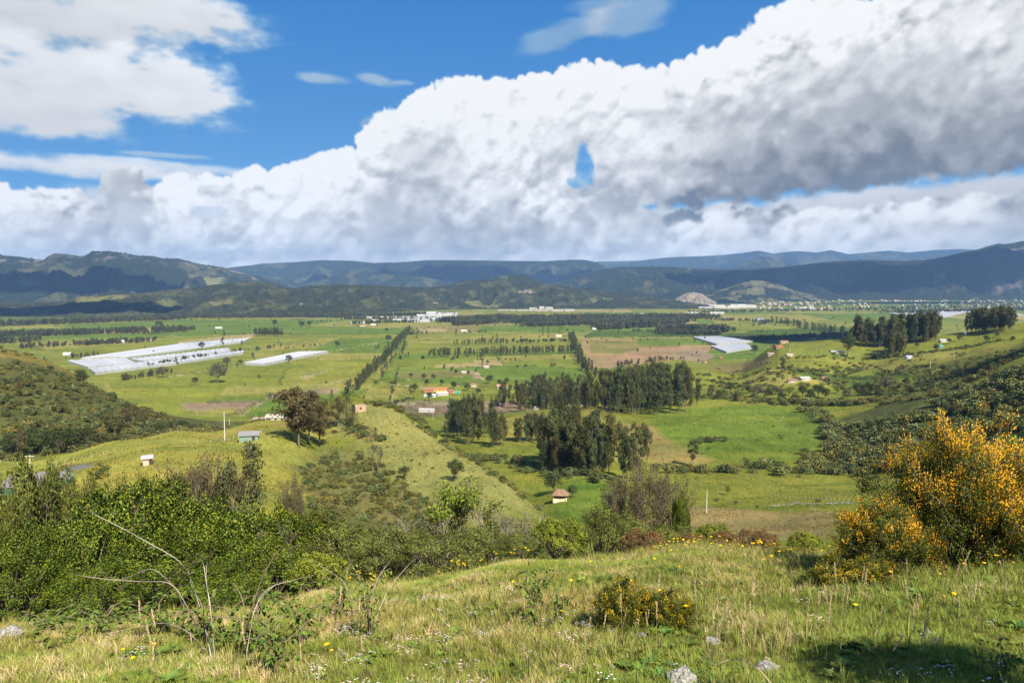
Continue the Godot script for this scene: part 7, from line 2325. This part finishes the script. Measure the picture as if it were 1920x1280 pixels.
	for b in [[1325, 578, 28, 3, 4800, 60], [1352, 577, 24, 3.6, 4780, 60], [1376, 577, 22, 5, 4800, 60], [1402, 576, 34, 5.5, 4900, 70], [1345, 574, 30, 3.2, 5200, 50], [1385, 573, 30, 4, 5250, 50], [1512, 580, 26, 3, 4700, 40], [1530, 582, 20, 2.6, 4550, 30], [1300, 590, 30, 4, 3800, 30], [1345, 589, 26, 4, 3850, 30], [1205, 592, 8, 5, 3600, 15]]:
		block(b[0], b[1], b[2], b[3], b[4], b[5], white, Color(0.56, 0.545, 0.52), "white_hall", "bright white industrial hall left of the far town", "white halls left of the town", "building")
	# the town below the right mountain
	for k in 240:
		var px := rnd(1400, 1935)
		var d := lerpf(4700, 8300, pow(rng.randf(), 0.8))
		if px < 1560: d = rnd(4600, 7200)
		var a := (px - 960.0) / FOC
		var o := thing("town_house", "tiny pale house in the far town below the right mountain", "house", Vector3(a * d, 0, -d), rnd(-0.5, 0.5), "houses of the far town")
		var w := rnd(9, 24)
		var h := rnd(4, 9)
		var c: Color = [white, white, cream, Color(0.55, 0.36, 0.28), Color(0.5, 0.5, 0.5)][rng.randi() % 5]
		var s := Shape.new()
		s.box(Vector3(-w / 2, -2, -8), Vector3(w / 2, h, 8), c)
		part("wall", s.done(), M.tint, o)
		var f := Shape.new()
		var rc: Color = [clay, Color(0.5, 0.3, 0.24), white, grey][rng.randi() % 4]
		f.quad(Vector3(-w / 2 - 0.4, h + 0.02, 8.4), Vector3(-w / 2, h + 3.5, 0), Vector3(w / 2, h + 3.5, 0), Vector3(w / 2 + 0.4, h + 0.02, 8.4), rc)
		f.quad(Vector3(w / 2 + 0.4, h + 0.02, -8.4), Vector3(w / 2, h + 3.5, 0), Vector3(-w / 2, h + 3.5, 0), Vector3(-w / 2 - 0.4, h + 0.02, -8.4), rc)
		part("roof", f.done(), M.tint, o)
	for g in [[95, 588, "white"], [112, 587, "white"], [225, 583, "white"], [300, 592, "tan"], [680, 612, "tan"], [700, 610, "white"], [230, 642, "white"], [285, 638, "tan"], [410, 616, "white"], [455, 590, "white"], [480, 590, "white"], [545, 592, "white"], [1048, 632, "white"], [1115, 618, "white"], [126, 666, "white"], [870, 622, "white"]]:
		var p := flat_hit(g[0], g[1])
		gable("distant_farmhouse", "tiny %s farmhouse far out on the valley floor" % g[2], Vector3(p.x, land(p.x, p.z), p.z), rnd(-0.3, 0.3), rnd(14, 24), 10, 4.0, 6.5, white if g[2] == "white" else cream, Color(0.6, 0.58, 0.55) if g[2] == "white" else clay, 0.4, 0, false, "farmhouses far out on the floor")
	# poles
	pole(421, 826, 10.0, 150.0, "tall pale pole left of the small green house")
	pole(57, 903, 6.4, 100.0, "pale pole with a crossarm beside the barn roof", true)
	pole(430, 798, 7.0, 320.0, "thin pole behind the pasture crest")
	pole(480, 792, 8.0, 320.0, "thin pole before the grey-brown farmhouse")
	pole(1325, 962, 8.0, 120.0, "pale pole on the tan meadow right of the brown trees")
	for p in [[735, 752], [763, 752], [800, 758], [861, 757], [886, 758], [922, 760], [937, 768], [957, 762], [812, 788]]:
		pole(p[0], p[1], 9.0, 600.0, "thin pole along the track beside the brown field", false, "poles along the track")
	for p in [[1540, 668], [1650, 668], [1745, 690], [1790, 672], [1482, 660]]:
		pole(p[0], p[1], 9.0, 560.0, "thin pole among the fields of the right rise", false, "poles on the right rise")
	# fences
	fence([[0, 868], [70, 854], [160, 838], [260, 822], [330, 810], [400, 800]], 34, 190.0, "wire fence with pale posts along the pasture's upper edge")
	fence([[345, 832], [420, 826], [470, 818], [545, 812]], 12, 170.0, "wire fence behind the small green house")
	fence([[105, 874], [160, 860], [215, 848]], 7, 150.0, "short wire fence above the pond")
	fence([[1440, 928], [1520, 936], [1600, 942]], 22, 150.0, "wire fence above the dry stone wall")
	# pond, dry stone wall, boulders
	var w := hit(150, 879, 100.0)
	var pm := Shape.new()
	var edge := []
	for i in 20:
		var a := TAU * i / 20.0
		edge.append(Vector3(cos(a) * 3.8 * (1.0 + 0.15 * sin(a * 3.0)), 0, sin(a) * 3.4))
	for i in 20: pm.tri(Vector3.ZERO, edge[i], edge[(i + 1) % 20], Color(0.10, 0.085, 0.055))
	var pond := MeshInstance3D.new()
	pond.name = "pond"
	pond.mesh = pm.done()
	pond.material_override = M.water
	pond.position = w + Vector3(0, 0.25, 0)
	pond.set_meta("kind", "structure")
	add_child(pond)
	var wall := thing("dry_stone_wall", "low pale dry stone wall crossing the meadow left of the orange bush", "wall", hit(1440, 950, 120.0))
	var stones := [rock_mesh(3.0, 0.7), rock_mesh(8.0, 0.8)]
	var line := [hit(1440, 953, 120.0), hit(1490, 945, 120.0), hit(1545, 946, 120.0), hit(1600, 944, 120.0)]
	for k in 150:
		var t := rng.randf() * 3.0
		var i := mini(2, int(t))
		var p: Vector3 = (line[i] as Vector3).lerp(line[i + 1], t - i)
		p += Vector3(rnd(-0.3, 0.3), 0, rnd(-0.4, 0.4))
		p.y = land(p.x, p.z) + rnd(0.05, 0.55)
		var m := part("stone", stones[k % 2], M.stone, wall)
		m.position = p - wall.position
		m.scale = Vector3.ONE * rnd(0.12, 0.26)
		m.rotation = Vector3(rnd(0, 6), rnd(0, 6), rnd(0, 6))
	for k in 60:
		var spots := [[1280, 780, 1500, 830, 300.0, "pale boulder lying on the round green pasture", "boulders on the round pasture"], [1300, 890, 1560, 938, 200.0, "pale boulder lying on the long green pasture", "boulders on the long pasture"], [1480, 950, 1590, 975, 150.0, "pale boulder on the meadow below the stone wall", "boulders below the wall"], [1150, 785, 1200, 800, 400.0, "pale boulder beside the plantation", "boulders beside the plantation"]]
		var g: Array = spots[[0, 0, 1, 1, 1, 2, 3][k % 7]]
		var o := MeshInstance3D.new()
		o.name = numbered("boulder")
		o.mesh = stones[k % 2]
		o.material_override = M.stone
		add_child(o)
		o.position = hit(rnd(g[0], g[2]), rnd(g[1], g[3]), g[4])
		var s := rnd(0.15, 0.4) * (o.position.length() / 400.0)
		o.scale = Vector3(s * rnd(1.0, 1.6), s, s)
		o.rotation.y = rnd(0, 6)
		tag(o, g[5], "boulder", g[6])

# ---------------------------------------------------------------- clouds overhead and behind, out of the frame, that shade parts of the land
func cloud_over(px: float, py: float, d: float, rx: float, rz: float, high: float, label: String) -> void:
	# the shade of this cloud falls round the given place
	var a := (px - 960.0) / FOC
	var p := Vector3(a * d, 0, -d)
	var to := Vector3(sin(deg_to_rad(152.0)), tan(deg_to_rad(44.0)), -cos(deg_to_rad(152.0)))
	p += to * (high / to.y)
	var o := thing("cloud", label, "cloud", p)
	var pos := PackedVector3Array()
	var nrm := PackedVector3Array()
	var col := PackedColorArray()
	var idx := PackedInt32Array()
	var nu := 64
	var nv := 20
	for j in nv + 1:
		for i in nu:
			var v := PI * j / nv
			var u := TAU * i / nu
			var e := Vector3(sin(v) * cos(u), cos(v), sin(v) * sin(u))
			var r := 1.0 + noise_a.get_noise_3dv(e * 1.1 + Vector3.ONE * px * 0.01) * 0.75 + noise_b.get_noise_3dv(e * 4.0 + Vector3.ONE * d) * 0.2
			pos.append(Vector3(e.x * rx * r, e.y * minf(rx, rz) * 0.25 * r, e.z * rz * r))
			nrm.append(e)
			col.append(Color(0.8, 0.8, 0.8))
	for j in nv:
		for i in nu:
			var q := j * nu + i
			var b := j * nu + (i + 1) % nu
			for k in [q, q + nu, b, b, q + nu, b + nu]: idx.append(k)
	part("billows", mesh_of(pos, nrm, col, idx), M.cloud, o)

func build_clouds() -> void:
	cloud_over(1500, 520, 9000, 1500, 900, 4600, "broad cloud shading the right mountain's long ridge")
	cloud_over(1800, 520, 8900, 900, 900, 4600, "cloud shading the right mountain's high shoulder")
	cloud_over(60, 540, 7000, 1300, 560, 4200, "cloud shading the foot of the left mountain")
	cloud_over(850, 500, 12300, 2200, 900, 6200, "cloud shading the flat-topped far mountain")
	cloud_over(120, 580, 3900, 520, 300, 3000, "cloud shading the woods on the left floor")
	cloud_over(1560, 625, 2050, 260, 150, 3000, "cloud shading the dark belt of trees")
	cloud_over(1900, 690, 640, 120, 50, 3000, "cloud shading the thicket high on the right slope")
	cloud_over(1700, 565, 6300, 700, 260, 3800, "cloud shading the near part of the far town")
	cloud_over(1250, 545, 6500, 800, 420, 3900, "cloud shading the low hills right of centre")

func build_place() -> void:
	make_materials()
	survey()
	plan_fields()
	build_ground()
	build_hills()
	build_clouds()
	make_far_plants()
	make_near_bushes()
	build_built()
	build_far_woods()
	build_trees()
	build_scrub()
	build_rest()
	build_tussocks()
	build_near_bushes()
	build_stones()
	build_flowers()
	build_grass()
